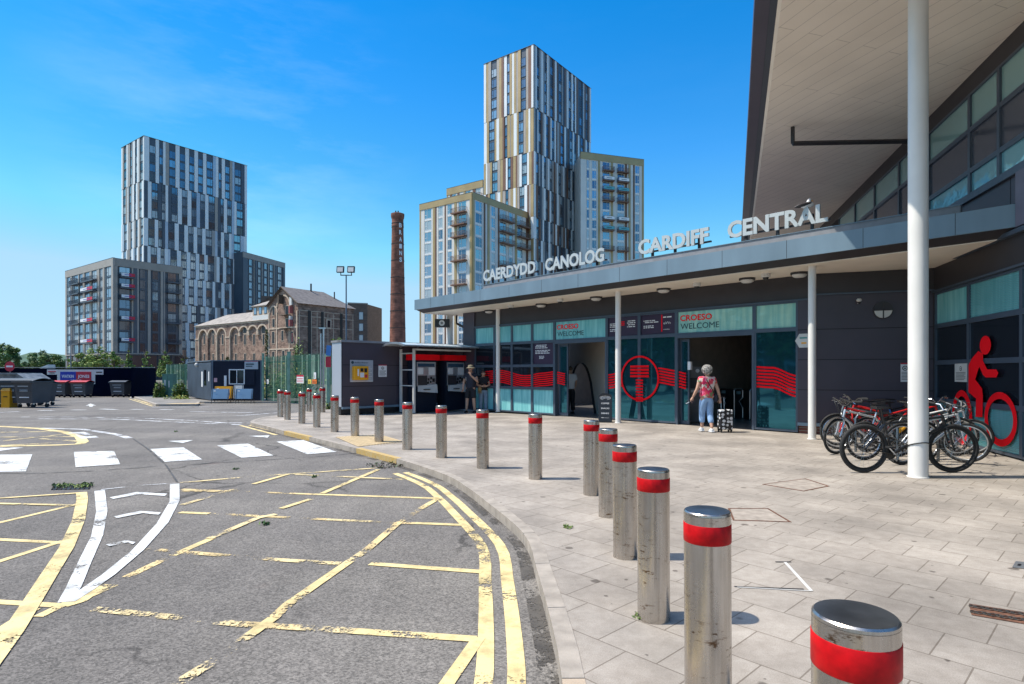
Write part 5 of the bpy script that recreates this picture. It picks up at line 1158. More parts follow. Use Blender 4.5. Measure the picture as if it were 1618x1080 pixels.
c = gp(15, 643.5); t = empty('grit_box', c, 0, 'yellow plastic box between the skip and the dark bins', 'box'); b = MB(M['orange']); b.box((0, 0, .42), (.42, .5, .84)); b.hexa([(-.24, -.28, .84), (.24, -.28, .84), (.24, .28, .84), (-.24, .28, .84), (-.18, -.2, .98), (.18, -.2, .98), (.18, .2, .98), (-.18, .2, .98)]); b.build('box', t, world=False); b = MB(M['iron']); b.box((0, -.26, .55), (.2, .02, .04)); b.build('handle', t, world=False)
c = gp(268, 629.5); t = empty('utility_cabinet', c, 0, 'green roadside utility cabinet with two pale stickers beside the short palisade fence', 'cabinet')
b = MB(pbr('cabinet_green', (.08, .19, .15), .5, var=.15)); b.box((0, 0, .9), (.82, .5, 1.8)); b.box((0, 0, 1.83), (.88, .56, .06)); b.build('cabinet_body', t, world=False); b = MB(M['offwhite']); b.box((-.2, -.255, 1.2), (.12, .012, .42)); b.box((.1, -.255, 1.1), (.07, .012, .5)); b.build('sticker', t, world=False); b = MB(M['seam']); b.box((0, -.252, .9), (.012, .01, 1.65)); b.build('door_gap', t, world=False)
c = Vector((at(219.5, 0, 48.6).x, 48.6, gz(48.6))); t = empty('crowd_barrier', c, 0, 'white metal crowd barrier seen end-on by the navy hoarding', 'barrier'); b = MB(M['alu']); b.tube([(.0, -.9, .05), (.0, -.9, 1.05), (.05, .9, 1.05), (.05, .9, .05)], .022, 6); 
for i in range(14): y = -.8+1.6*i/13; b.tube([(.02, y, .2), (.02, y, 1.05)], .008, 4)
b.tube([(-.25, -.7, .02), (.25, -.7, .02)], .02, 5); b.tube([(-.25, .7, .02), (.25, .7, .02)], .02, 5); b.build('frame', t, world=False)
q = at(16, 575, 50); t = empty('road_sign', (q.x, 50, gz(50)), 0, 'round red no-entry sign on a post above the hoarding at the left edge', 'sign'); b = MB(M['grey']); b.cyl((0, 0, 0), (0, 0, 3.0), .04, 8); b.build('post', t, world=False); b = MB(M['redp']); b.lathe([(.42, -.06), (.42, -.04)], (0, 0, 2.55), 24, axis='Y'); b.build('disc', t, world=False); b = MB(M['white']); b.box((0, -.065, 2.55), (.55, .01, .14)); b.build('bar', t, world=False)
q = at(68, 575, 62); t = empty('white_machine', (q.x, 62, gz(62)), 0, 'white construction machine cab showing above the hoarding left of the banner', 'machine'); b = MB(M['offwhite']); b.hexa([(-.5, 0, 1.6), (.6, 0, 1.6), (.6, 1, 1.6), (-.5, 1, 1.6), (-.3, 0, 2.7), (.5, 0, 3.0), (.5, 1, 3.0), (-.3, 1, 2.7)]); b.box((.05, .5, .9), (1.4, 1.2, 1.4), mat=M['grey']); b.box((-.45, -.02, 2.2), (.6, .1, .12), ry=-.5); b.build('machine_body', t, world=False); b = MB(M['dglass2']); b.box((.1, -.02, 2.3), (.45, .02, .35)); b.build('cab_window', t, world=False)
def lamp_post(px, Y, ptop, r, label, base=None):
    q = at(px, ptop, Y); g_ = gz(Y); t = empty('lamp_post', (q.x, Y, g_), 0, label, 'lamp post'); b = MB(pbr('lamp_post_paint', (.05, .07, .09), .5)) if 0 else MB(M['cab_side']); b.tube([(0, 0, 0), (0, 0, 1.2), (0, 0, 1.25), (0, 0, q.z-g_)], [r*1.6, r*1.6, r, r*.7], 10); b.build('pole', t, world=False); return t, q.z-g_
t, h = lamp_post(112, 70, 440, .06, 'thin lamp post rising in front of the left low apartment block')
b = MB(M['grey']); b.box((.35, 0, h), (.7, .2, .08)); b.build('lamp_head', t, world=False)
t, h = lamp_post(547, 38, 434, .055, 'tall dark mast with two square floodlights behind the charcoal kiosk')
b = MB(M['cab_side']); b.tube([(-.37, 0, h-.02), (.37, 0, h-.02)], .035, 6); b.build('crossbar', t, world=False)
for x in (-.34, .34):
    b = MB(M['black']); b.box((x, -.1, h+.33), (.46, .14, .40), rx=R(-12)); o = b.build('floodlight', t, world=False); b = MB(M['offwhite']); b.box((x, -.19, h+.315), (.36, .01, .30), rx=R(-12)); b.build('lens', o, world=False); b = MB(M['iron']); b.tube([(x, 0, h), (x, -.06, h+.15)], .03, 5); b.build('bracket', o, world=False)
t = empty('planting', (0, 0, 0))
bpy.data.objects.remove(t)
# ---------------------------------------------------------------- apartment towers
GL = [M['tower_glass']]*5+[M['tower_glass_d']]*3+[M['tower_glass_c']]*2
GLd = [M['tower_glass_d']]*4+[M['tower_glass']]*3+[M['tower_glass_b']]*2+[M['tower_glass_c']]*2
def emit_windows(root, W):
    """the 100 windows that show largest are parts of their own, the rest one part"""
    def size(w): q = w[0].p((w[1]+w[2])/2, w[3]); return abs(w[2]-w[1])*(w[4]-w[3])/(q.y*q.y)*abs(w[0].n.dot(Vector((-q.x, -q.y)).normalized()))
    W = sorted(W, key=size, reverse=True); rest = MB()
    for i, (fr, s0, s1, z0, z1, fm, gm) in enumerate(W):
        b = MB() if i < 100 else rest
        a, c = min(s0, s1), max(s0, s1); w = .07
        b.quad(fr.p(a, z0, .02), fr.p(c, z0, .02), fr.p(c, z1, .02), fr.p(a, z1, .02), gm)
        b.fbox(fr, a, a+w, z0, z1, -.02, .09, fm); b.fbox(fr, c-w, c, z0, z1, -.02, .09, fm)
        b.fbox(fr, a+w, c-w, z1-w, z1, -.02, .088, fm); b.fbox(fr, a+w, c-w, z0, z0+w, -.02, .088, fm)
        if c-a > 1.0: m = a+(c-a)*.62; b.fbox(fr, m, m+.06, z0+w, z1-w, .0, .07, fm); b.fbox(fr, m+.06, c-w, z0+(z1-z0)*.38, z0+(z1-z0)*.38+.06, .0, .068, fm)
        if i < 100: b.build('window', root, recalc=False)
    if rest.f: tag(rest.build('windows', root, recalc=False), kind='stuff')
def balcony(root, fr, s0, s1, z, col_, depth=1.35, banner=None, banner_mat=None):
    a, c = min(s0, s1), max(s0, s1); b = MB(col_)
    b.fbox(fr, a, c, z-.28, z, .1, depth); b.fbox(fr, a, c, z+1.0, z+1.06, depth-.06, depth)
    b.fbox(fr, a, a+.06, z+1.0, z+1.06, .1, depth-.06); b.fbox(fr, c-.06, c, z+1.0, z+1.06, .1, depth-.06)
    x = a
    while x < c: b.fbox(fr, x, x+.03, z, z+1.0, depth-.05, depth-.02); x += .16
    for q in range(7): o = .2+q*(depth-.3)/6; b.fbox(fr, a, a+.03, z, z+1.0, o, o+.03); b.fbox(fr, c-.03, c, z, z+1.0, o, o+.03)
    o_ = b.build('balcony', root, recalc=False)
    if banner:
        b = MB(banner_mat or M['white']); b.fbox(fr, a+.1, c-.1, z+.15, z+.95, depth+.02, depth+.05)
        if banner == 'red': s2 = a+(c-a)*(.55); b.fbox(fr, (s2 if fr.p(c, 0).x > fr.p(a, 0).x else a+.1), (c-.1 if fr.p(c, 0).x > fr.p(a, 0).x else c-(c-a)*.55), z+.14, z+.96, depth+.051, depth+.06, M['redp'])
        b.fbox(fr, a+.1+(c-a)*.2, c-.1-(c-a)*.25, z+.45, z+.6, depth+.061, depth+.07, M['dtext'] if banner != 'red' else M['blue'])
        b.build('banner', o_)
def block_face(root, fr, ztop, pitch, nfl, parapet, cols, W, gl=GL, wf=.82, pmat=None, base=None):
    """cols: (px0, px1, kind, material[, balconies]); kind s = solid pier, w = window column"""
    b = MB(); zb = ztop-parapet-nfl*pitch; base = zb if base is None else base
    a, c = fr.s(cols[0][0]), fr.s(cols[-1][1])
    b.fbox(fr, a, c, ztop-parapet, ztop, -.3, .22, pmat); b.fbox(fr, a, c, ztop, ztop+.08, -.3, .25, M['slate'])
    for k in cols:
        s0, s1 = fr.s(k[0]), fr.s(k[1])
        if k[2] == 's': b.fbox(fr, s0, s1, base, ztop-parapet, -.1, k[4] if len(k) > 4 else .16, k[3])
        else:
            for i in range(nfl):
                zt = ztop-parapet-i*pitch-.12
                W.append((fr, s0, s1, zt-pitch*wf, zt, k[3], rnd.choice(gl)))
                b.fbox(fr, s0, s1, zt-pitch+.12, zt-pitch*wf, -.1, .05, k[3])
            b.fbox(fr, s0, s1, ztop-parapet-.12, ztop-parapet, -.1, .05, k[3])
            if len(k) > 4:
                bs0, bs1 = fr.s(k[5][0]), fr.s(k[5][1])
                for i in k[4]:
                    bn = k[6].get(i) if len(k) > 6 else None
                    balcony(root, fr, bs0, bs1, ztop-parapet-(i+1)*pitch+.15, k[7] if len(k) > 7 else M['brown'], 1.3, bn[0] if bn else None, bn[1] if bn else None)
    b.build('facade', root)
def core(root, poly, z0, z1, mat, name='core_walls'):
    b = MB(mat); c = sum((Vector(p) for p in poly), Vector((0, 0)))/len(poly); P = [Vector(p)+(c-Vector(p)).normalized()*.12 for p in poly]
    b.prism([tuple(p) for p in P], z0, z1, top=M['grey']); b.build(name, root)
A_d = Vector((-.802, .598)); B_d = Vector((.598, .802))
def tower(root, fr, L, ztop, pitch, tiers, wins, pal, W, gl, rs, head=.75, wframe=None, spand=None, shift=.7, sw=.8, white=None):
    """tiers of floors; window columns and coloured strips move sideways from tier to tier"""
    b = MB(); z = ztop; r_ = random.Random(rs)
    if white: pal = [white]+pal
    for ti, nf in enumerate(tiers):
        H = nf*pitch+(head*pitch if ti == 0 else 0); z0 = z-H; dx = [0, shift, -shift*.4, shift*.6, -shift*.2, shift, 0, shift*.5, -.3][ti % 9]
        cur = 0.0; items = []
        for (c, w) in wins:
            a_ = max(.3, c+dx-w/2); e_ = min(L-.3, a_+w); items.append((cur, a_, 'g')); items.append((a_, e_, 'w')); cur = e_
        items.append((cur, L, 'g'))
        for a_, e_, k in items:
            if e_-a_ < .05: continue
            if k == 'g':
                n = max(1, min(5, int(round((e_-a_)/sw)))); cuts = sorted([r_.uniform(.15, .85) for _ in range(n-1)]); ws = [0]+cuts+[1]
                ws = [i/n+(r_.uniform(-.08, .08) if 0 < i < n else 0) for i in range(n+1)]
                last = None; wi = r_.randrange(n)
                for i in range(n):
                    m = pal[0] if i == wi and r_.random() < (.8 if white else 1) else r_.choice([q for q in pal[1:] if q is not last] or pal)
                    last = m; s0 = a_+(e_-a_)*ws[i]; s1 = a_+(e_-a_)*ws[i+1]
                    b.fbox(fr, s0, s1-.03, z0+.04, z, -.1, .10+r_.choice((0, .05, .10)), m)
            else:
                b.fbox(fr, a_, e_, z0, z, -.15, -.02, spand)
                for f in range(nf):
                    zt = z-(head*pitch if ti == 0 else 0)-f*pitch-.15; W.append((fr, a_+.08, e_-.08, zt-pitch*.80, zt, wframe, r_.choice(gl)))
        if ti: b.fbox(fr, 0, L, z-.02, z+.03, -.1, .05, M['seam'])
        z = z0
    b.build('facade', root); b = MB(M['slate']); b.fbox(fr, -.1, L+.1, ztop, ztop+.1, -.4, .25); b.build('roof_edge', root)
# --- left tower
def footprint(C, la, lb): return [tuple(C), tuple(C+B_d*lb), tuple(C+B_d*lb+A_d*la), tuple(C+A_d*la)]
C = Vector((at(227.7, 0, 188).x, 188)); FL = Fr(C, A_d); FRt = Fr(C, B_d)
la, lb = FL.s(192.5), FRt.s(390); zt = CH+(HY-214.4)*188/F
T = empty('apartment_tower', (C.x-2, C.y+10, -.7), 0, 'tall left-hand apartment tower clad in white, silver and slate vertical strips', 'tower block')
core(T, footprint(C, la, lb), -.7, zt-.1, M['slate']); W = []
tower(T, FL, la, zt, 2.95, [4, 4, 3, 3, 3, 2, 2, 2, 2], [(1.7, 2.0), (5.6, 1.6), (9.6, 1.6), (14.2, 2.4)], [M['twhite'], M['silver'], M['warm_grey'], M['tan']], W, GL, 3, wframe=M['frame'], spand=M['slate'], sw=1.0)
tower(T, FRt, lb, zt, 2.95, [4, 4, 3, 3, 3, 2, 2, 2, 2], [(2.4, 1.9), (5.0, 1.2), (8.4, 2.0), (11.6, 1.8), (14.6, 1.7), (17.5, 1.7), (20.6, 2.2), (24.2, 1.2), (26.8, 1.7), (30.6, 2.4)], [M['silver'], M['warm_grey'], M['slate'], M['tan'], M['silver']], W, GLd, 5, wframe=M['slate'], spand=M['slate'], sw=1.0, white=M['twhite'])
emit_windows(T, W)
# --- low block in front of the left tower
C = Vector((at(178.3, 0, 158).x, 158)); FL = Fr(C, A_d); FRt = Fr(C, B_d); la, lb = FL.s(104), FRt.s(288); zt = CH+(HY-407.2)*158/F
T = empty('apartment_block', (C.x-8, C.y+12, -.7), 0, 'low tan and charcoal apartment block with red banners before the left tower', 'apartment block')
core(T, footprint(C, la, lb), -.7, zt-.1, M['slate']); W = []; tn, dk, fm = M['tan'], M['slate'], M['frame']
def cb(x): return 90+x*210/1134
rb_ = ('red', None)
block_face(T, FL, zt, 2.9, 8, 2.0, [(cb(x0), cb(x1), *r) for x0, x1, *r in [
    (76, 88, 's', tn), (90, 118, 'w', fm), (118, 132, 's', tn), (132, 148, 's', dk, .05), (150, 186, 'w', fm, (0, 1, 2, 4, 6), (cb(140), cb(222)), {}, M['slate']), (186, 193, 's', tn), (195, 222, 'w', fm), (224, 240, 's', tn),
    (244, 280, 'w', fm, (0, 1, 2, 4, 6), (cb(245), cb(350)), {4: rb_, 6: rb_, 1: rb_, 2: rb_}, M['slate']), (282, 300, 's', tn), (304, 342, 'w', fm), (344, 366, 's', tn), (370, 392, 'w', fm), (394, 410, 's', tn), (410, 420, 's', dk, .05), (424, 466, 'w', fm), (470, 485, 's', tn, .22)]], W, gl=[M['tower_glass_c']]*3+[M['tower_glass']]*3, pmat=tn)
block_face(T, FRt, zt, 2.9, 8, 2.0, [(cb(x0), cb(x1), *r) for x0, x1, *r in [
    (485, 514, 's', tn, .22), (530, 622, 'w', dk, (0, 1, 2, 4, 6), (cb(530), cb(652)), {0: rb_, 1: rb_, 2: rb_, 4: rb_, 6: rb_}, M['slate']), (636, 650, 's', tn), (652, 684, 's', dk), (684, 697, 's', tn), (706, 752, 'w', dk), (774, 798, 's', tn), (812, 862, 'w', dk), (884, 904, 's', tn), (904, 912, 's', dk), (912, 920, 's', tn),
    (944, 1016, 'w', dk, (0, 1, 2, 4, 6), (cb(932), cb(1044)), {}, M['slate']), (1040, 1068, 's', tn)]], W, gl=[M['tower_glass_b']]*3+[M['tower_glass_d']]*3+[M['tower_glass']], pmat=M['tanb'])
emit_windows(T, W)
zg = zt-2.0-8*2.9
b = MB(M['tan']); b.fbox(FL, 0, la, zg-.3, zg, 0, .3); b.fbox(FRt, 0, lb, zg-.3, zg, 0, .3); 
for fr, L in ((FL, la), (FRt, lb)):
    x = 0
    while x < L: b.fbox(fr, x, x+.7, -.7, zg-.3, 0, .15, M['brownbrick']); b.fbox(fr, x+.9, min(x+3.4, L), .2, zg-.6, 0, .05, M['tower_glass_b']); x += 3.7
b.build('ground_floor', T)
# --- block right of the left tower
C = Vector((at(383, 0, 210).x, 210)); FB = Fr(C, (.272, .962)); lb = FB.s(450); zt = CH+(HY-399)*212/F
T = empty('apartment_block', (C.x, C.y+10, -.7), 0, 'slate apartment block showing between the left tower and the old brick warehouse', 'apartment block')
core(T, [tuple(C), tuple(C+FB.u*lb), tuple(C+FB.u*lb+Vector((-12, 4))), tuple(C+Vector((-12, 4)))], -.7, zt-.1, M['slate']); W = []
cc = lambda x: 280+x/6
block_face(T, FB, zt, 2.75, 12, 1.9, [(cc(x0), cc(x1), *r) for x0, x1, *r in [(622, 660, 's', M['slate']), (680, 708, 'w', dk), (722, 730, 's', M['tanb']), (738, 756, 's', M['slate']), (766, 790, 'w', dk), (798, 806, 's', M['tanb']), (824, 850, 'w', dk), (858, 868, 's', M['tanb']), (876, 904, 'w', dk), (912, 922, 's', M['tanb']), (926, 944, 's', M['slate']), (952, 986, 'w', dk), (1002, 1020, 's', M['slate'])]], W, gl=[M['tower_glass_c']]*2+[M['tower_glass']]*3, pmat=M['tanb'])
emit_windows(T, W)
# --- right tower
C = Vector((at(843.3, 0, 158).x, 158)); FL = Fr(C, A_d); FRt = Fr(C, B_d); la, lb = FL.s(765), FRt.s(933); zt = CH+(HY-70.5)*158/F
T = empty('apartment_tower', (C.x+2, C.y+10, -.7), 0, 'tallest apartment tower with gold, brown and white vertical strips right of the chimney', 'tower block')
core(T, footprint(C, la, lb), -.7, zt-.1, M['slate']); W = []
tower(T, FL, la, zt, 2.9, [5, 4, 3, 3, 2, 2, 3, 3, 3, 3], [(3.3, 1.7), (8.4, 1.0), (13.4, 2.0)], [M['twhite'], M['gold'], M['brown'], M['gold'], M['tan']], W, GL, 8, wframe=M['frame'], spand=M['slate'], shift=.8)
tower(T, FRt, lb, zt, 2.9, [5, 4, 3, 3, 2, 2, 3, 3, 3, 3], [(1.9, 1.3), (5.6, 1.2), (8.6, 1.4), (13.2, 1.5), (18.4, 1.5), (20.6, 1.2), (24.6, 1.5), (28.2, 1.3)], [M['twhite'], M['brown'], M['warm_grey'], M['slate'], M['brown']], W, GLd, 12, wframe=M['slate'], spand=M['slate'], shift=.8)
emit_windows(T, W)
# --- gold-edged lower block
C = Vector((at(746.3, 0, 141).x, 141)); FL = Fr(C, A_d); FRt = Fr(C, B_d); la, lb = FL.s(663.5), FRt.s(833); zt = CH+(HY-303.5)*141/F
T = empty('apartment_block', (C.x-2, C.y+10, -.7), 0, 'cream and gold apartment block with brown balconies, directly right of the brick chimney', 'apartment block')
core(T, footprint(C, la, lb), -.7, zt-.1, M['cream']); W = []; cd_ = lambda x: 650+x*200/1080; cr_, gd, br = M['cream'], M['gold'], M['brown']; wf_ = M['twhite']
block_face(T, FL, zt, 2.88, 13, 1.55, [(cd_(x0), cd_(x1), *r) for x0, x1, *r in [(73, 84, 's', gd), (84, 112, 's', cr_, .1), (114, 173, 'w', wf_), (175, 185, 's', cr_, .1), (186, 204, 's', gd), (205, 216, 's', br), (218, 230, 's', cr_, .1), (232, 270, 'w', wf_), (272, 285, 's', cr_, .1), (286, 297, 's', br), (298, 308, 's', cr_, .1), (309, 348, 'w', wf_), (350, 368, 's', cr_, .1), (369, 390, 's', gd), (391, 402, 's', cr_, .1), (405, 470, 'w', wf_, (0, 1, 2, 4, 6), (cd_(362), cd_(478))), (472, 500, 's', cr_, .1), (502, 519, 's', gd, .22)]], W, pmat=gd)
block_face(T, FRt, zt, 2.88, 13, 1.55, [(cd_(x0), cd_(x1), *r) for x0, x1, *r in [(519, 534, 's', gd, .22), (535, 544, 's', cr_, .1), (545, 600, 'w', wf_), (602, 614, 's', cr_, .1), (618, 626, 's', br), (630, 645, 's', cr_, .1), (647, 664, 's', gd), (666, 679, 's', cr_, .1), (680, 712, 'w', wf_), (714, 735, 's', cr_, .1), (737, 745, 's', br), (753, 806, 'w', wf_, (0, 1, 2, 4), (cd_(750), cd_(856))), (808, 826, 's', cr_, .1), (832, 862, 'w', wf_), (864, 880, 's', cr_, .1), (882, 896, 's', gd), (902, 946, 'w', wf_, (0, 1, 2), (cd_(900), cd_(990))), (948, 975, 's', cr_, .1), (976, 988, 's', br)]], W, pmat=gd)
emit_windows(T, W)
# --- stepped block behind it
Cq = Vector((5.72-.802*17.2, 158+.598*17.2))+B_d*1.0; FS = Fr(Cq, A_d); T = empty('apartment_block', (Cq.x-4, Cq.y+8, -.7), 0, 'cream and gold upper block stepping out from the left side of the tallest tower', 'apartment block'); l_ = FS.s(706.5); zt = CH+(HY-283)*Cq.y/F
core(T, footprint(Cq, l_, 12), -.7, zt-.1, M['cream']); W = []
block_face(T, FS, zt, 2.88, 7, 2.0, [(cd_(x0), cd_(x1), *r) for x0, x1, *r in [(304, 312, 's', gd), (314, 330, 's', cr_, .1), (332, 346, 's', br), (348, 380, 'w', wf_), (382, 394, 's', cr_, .1), (396, 412, 's', br), (414, 446, 's', cr_, .1), (448, 460, 's', gd), (466, 506, 'w', wf_), (508, 524, 's', cr_, .1), (526, 546, 's', br), (552, 592, 'w', wf_, (0, 1), (cd_(556), cd_(606))), (594, 612, 's', cr_, .1)]], W, pmat=gd)
emit_windows(T, W)
# --- right block with balconies
C = Vector((at(917.5, 0, 165).x, 165)); FR3 = Fr(C, (.951, .31)); l_ = FR3.s(1017.2); zt = CH+(HY-239.6)*165/F
T = empty('apartment_block', (C.x+8, C.y+8, -.7), 0, 'cream block with two columns of balconies right of the tallest tower', 'apartment block')
E = C+FR3.u*l_; core(T, [tuple(C), tuple(E), tuple(E+Vector((-1, 12))), tuple(C+Vector((-1, 12)))], -.7, zt-.1, M['cream']); W = []; ce = lambda x: 900+x*130/702
wb = ('w', M['white']); bb_ = ('w', pbr('teal_banner', (.10, .36, .40), .5))
bal = {1: wb, 2: bb_, 5: wb, 6: bb_}
block_face(T, FR3, zt, 2.78, 21, 1.9, [(ce(x0), ce(x1), *r) for x0, x1, *r in [(94, 140, 's', cr_, .12), (144, 166, 'w', wf_), (168, 188, 's', cr_, .1), (190, 228, 'w', wf_), (230, 240, 's', cr_, .1), (242, 258, 's', gd), (260, 276, 's', cr_, .1), (280, 340, 'w', wf_, (0, 1, 2, 3, 5, 6, 8), (ce(277), ce(368)), bal), (342, 350, 's', cr_, .1), (352, 368, 's', gd), (370, 402, 's', cr_, .1), (406, 464, 'w', wf_, (0, 1, 2, 3, 5, 6, 8), (ce(402), ce(492)), bal), (474, 488, 's', br), (490, 500, 's', cr_, .1), (502, 518, 's', gd), (520, 540, 's', cr_, .1), (542, 552, 's', br), (558, 594, 'w', wf_), (596, 616, 's', cr_, .1), (617, 632, 's', gd)]], W, pmat=M['gold'])
emit_windows(T, W)
# ---------------------------------------------------------------- old brick warehouse
WC = Vector((-37.8, 105)); WF = Fr(WC, A_d); WR = Fr(WC, B_d); gw = WF.s(424.6); flen = WR.s(559); wl_ = WF.s(309); ze = 13.9; za = WF.z(448, 453.5); zlw = 11.3; zg0 = -.7
H_ = empty('old_warehouse', (-50, 112, zg0), 0, 'old brown brick warehouse with arched bays and a tall slate gable', 'warehouse')
mid = gw/2
b = MB(M['redbrick'])
def P3(a, bb, z): q = WC+A_d*a+B_d*bb; return (q.x, q.y, z)
b.poly([P3(0, 0, zg0), P3(gw, 0, zg0), P3(gw, 0, ze), P3(mid, 0, za), P3(0, 0, ze)]); b.quad(P3(0, 0, zg0), P3(0, flen, zg0), P3(0, flen, ze), P3(0, 0, ze)); b.quad(P3(gw, 0, zg0), P3(gw, flen, zg0), P3(gw, flen, ze), P3(gw, 0, ze)); b.poly([P3(0, flen, zg0), P3(gw, flen, zg0), P3(gw, flen, ze), P3(0, flen, ze)])
b.fbox(WF, gw, wl_, zg0, zlw, -9, -.35)
b.build('wall', H_, recalc=False)
b = MB(M['roofslate']); r2 = flen-3.5
b.quad(P3(-.4, -.4, ze-.25), P3(-.4, flen+.3, ze-.25), P3(mid, r2, za+.05), P3(mid, -.4, za+.12)); b.quad(P3(gw+.4, -.4, ze-.25), P3(gw+.4, flen+.3, ze-.25), P3(mid, r2, za+.05), P3(mid, -.4, za+.12)); b.poly([P3(-.4, flen+.3, ze-.25), P3(gw+.4, flen+.3, ze-.25), P3(mid, r2, za+.05)])
b.tube([P3(-.4, -.42, ze-.3), P3(mid, -.42, za+.05), P3(gw+.4, -.42, ze-.3)], .12, 4, M['bark'])
o = b.build('roof', H_, recalc=False)
b = MB(M['iron']); q = P3(mid-.3, r2-3, za-.3); b.cyl(q, (q[0], q[1], za+1.3), .16, 8); q = P3(mid-2, r2+1, ze+.6); b.cyl(q, (q[0], q[1], ze+3), .12, 8); b.build('chimney', o)
b = MB(M['roofpale']); rzb = zlw+2.6
b.quad(P3(gw, -.3, zlw-.05), P3(wl_+.3, -.3, zlw-.05), P3(wl_-3.5, 5, rzb), P3(gw, 5, rzb)); b.quad(P3(gw, 5, rzb), P3(wl_-3.5, 5, rzb), P3(wl_+.3, 9.4, zlw-.05), P3(gw, 9.4, zlw-.05)); b.poly([P3(wl_+.3, -.3, zlw-.05), P3(wl_+.3, 9.4, zlw-.05), P3(wl_-3.5, 5, rzb)]); b.build('lean_roof', H_, recalc=False)
# dormer block
b = MB(M['buffbrick']); d0, d1 = WF.s(424), WF.s(399.5); zd0, zd1 = WF.z(412, 506), WF.z(412, 483.5)
b.fbox(WF, d0, d1, zd0, zd0+1.0, -4, .05, M['cream']); b.fbox(WF, d0, d1, zd0+1.0, zd1, -4, .0); b.fbox(WF, d0, d1+.2, zd1, zd1+.12, -4.2, .3, M['roofpale']); b.quad(P3(d0, -.3, zd1+.12), P3(d1+.2, -.3, zd1+.12), P3(d1-1, 3, zd1+1.5), P3(d0, 3, zd1+1.9), M['roofpale']); b.build('dormer', H_)
for k in range(3): s_ = d1-.35-k*(d1-d0)/3-.55; f = MB(M['frame']); f.fbox(WF, s_-.45, s_+.45, zd0+1.2, zd1-.15, 0, .06); o = f.build('window', H_); g_ = MB(M['tower_glass']); g_.quad(WF.p(s_-.36, zd0+1.3, .065), WF.p(s_+.36, zd0+1.3, .065), WF.p(s_+.36, zd1-.25, .065), WF.p(s_-.36, zd1-.25, .065)); g_.build('pane', o, recalc=False)
# arched bays of the long wing : piers, arches, recessed infill
pr_ = MB(M['buffbrick']); wl2 = MB(M['redbrick'])
def arch(mb, fr, s, zc, r, th, o0, o1, mat, n=14, pier=None):
    for i in range(n):
        a, c = math.pi*i/n, math.pi*(i+1)/n
        mb.hexa([fr.p(s+q*math.cos(t), zc+q*math.sin(t), o) for o in (o0, o1) for q, t in ((r, a), (r, c), (r+th, c), (r+th, a))], mat)
wins_ = []
bays = [320.5, 334.5, 349.5, 370.3, 384.7, 399, 414]
for k, px in enumerate(bays):
    s = WF.s(px); r = 1.75; zc = zlw-2.75
    arch(pr_, WF, s, zc, r, .32, -.36, .03, M['buffbrick'])
    # wall face round the arch : stepped panels filling the spandrels
    for i in range(14):
        a, c = math.pi*i/14, math.pi*(i+1)/14; x0, x1 = s+r*math.cos(a), s+r*math.cos(c); zz0, zz1 = zc+r*math.sin(a), zc+r*math.sin(c)
        wl2.quad(WF.p(x0, zz0, 0), WF.p(x1, zz1, 0), WF.p(x1, zlw, 0), WF.p(x0, zlw, 0))
    wins_.append((s, WF.z(px, 536), .85, 2.0)); wins_.append((s, WF.z(px, 565), .8, 1.7))
    if k in (1, 4, 6): wins_.append((s, WF.z(px, 520), 1.4, 1.5))
edges = [(gw, WF.s(bays[6])-1.75)]+[(WF.s(bays[i])+1.75, WF.s(bays[i-1])-1.75) for i in range(6, 0, -1)]+[(WF.s(bays[0])+1.75, wl_)]
for e0, e1 in edges:
    if e1-e0 > .02: wl2.fbox(WF, e0, e1, zg0, zlw, -.36, 0)
for z in (zg0+3.2, ): pr_.fbox(WF, gw, wl_, z, z+.3, -.36, .06)
pr_.fbox(WF, gw, wl_, zlw-.35, zlw-.02, -.3, .08)
for e0, e1 in edges: 
    if e1-e0 > .3: pr_.fbox(WF, e1-.2, e1+.02, zg0, zlw-2.7, -.3, .04); pr_.fbox(WF, e0-.02, e0+.2, zg0, zlw-2.7, -.3, .04); pr_.fbox(WF, e0-.1, e1+.1, zlw-2.95, zlw-2.7, -.3, .10)
wl2.build('arcade_wall', H_)
# gable front : trim, big central arch, hoist doors
gs = [WF.s(x) for x in (432.5, 443, 453, 463)]
for px, zc_, r in ((432.5, WF.z(432.5, 494), 1.1), (448, WF.z(448, 484), 1.9)): arch(pr_, WF, WF.s(px), zc_, r, .28, 0, .1, M['buffbrick'])
for px in (425.5, 437.6, 457.5, 469.5): s = WF.s(px); pr_.fbox(WF, s-.14, s+.14, zg0, ze-1.5 if px < 440 or px > 460 else ze-3, 0, .09)
for z in (WF.z(448, 519), WF.z(448, 552)): pr_.fbox(WF, .1, gw-.1, z, z+.25, 0, .08)
for px, py, w, h in ((432.5, 491, .9, 1.5), (432.5, 510, .9, 1.5), (432, 533, .95, 2.2), (432, 562, .9, 1.6), (446.5, 530, .8, 1.8), (448, 561, .9, 1.7), (454, 490.5, 1.1, 1.7), (454, 511, 1.1, 1.7), (462, 533, .9, 2.2)): wins_.append((WF.s(px), WF.z(px, py), w, h))
b = MB(M['offwhite']); s = WF.s(461.5); b.fbox(WF, s-.35, s+.35, WF.z(461, 482), WF.z(461, 469), .02, .35); b.fbox(WF, s-.2, s+.3, WF.z(461, 505), WF.z(461, 499), .02, .5); b.build('hoist_boards', H_)
b = MB(pbr('faded_red_board', (.35, .10, .09), .7)); s = WF.s(462.5); b.fbox(WF, s-.15, s+.2, WF.z(462, 495), WF.z(462, 484), .02, .7); b.fbox(WF, s-.15, s+.2, WF.z(462, 515), WF.z(462, 505), .02, .7); b.fbox(WF, s-.1, s+.25, WF.z(462, 540), WF.z(462, 526), .02, .08); b.build('red_shutter', H_)
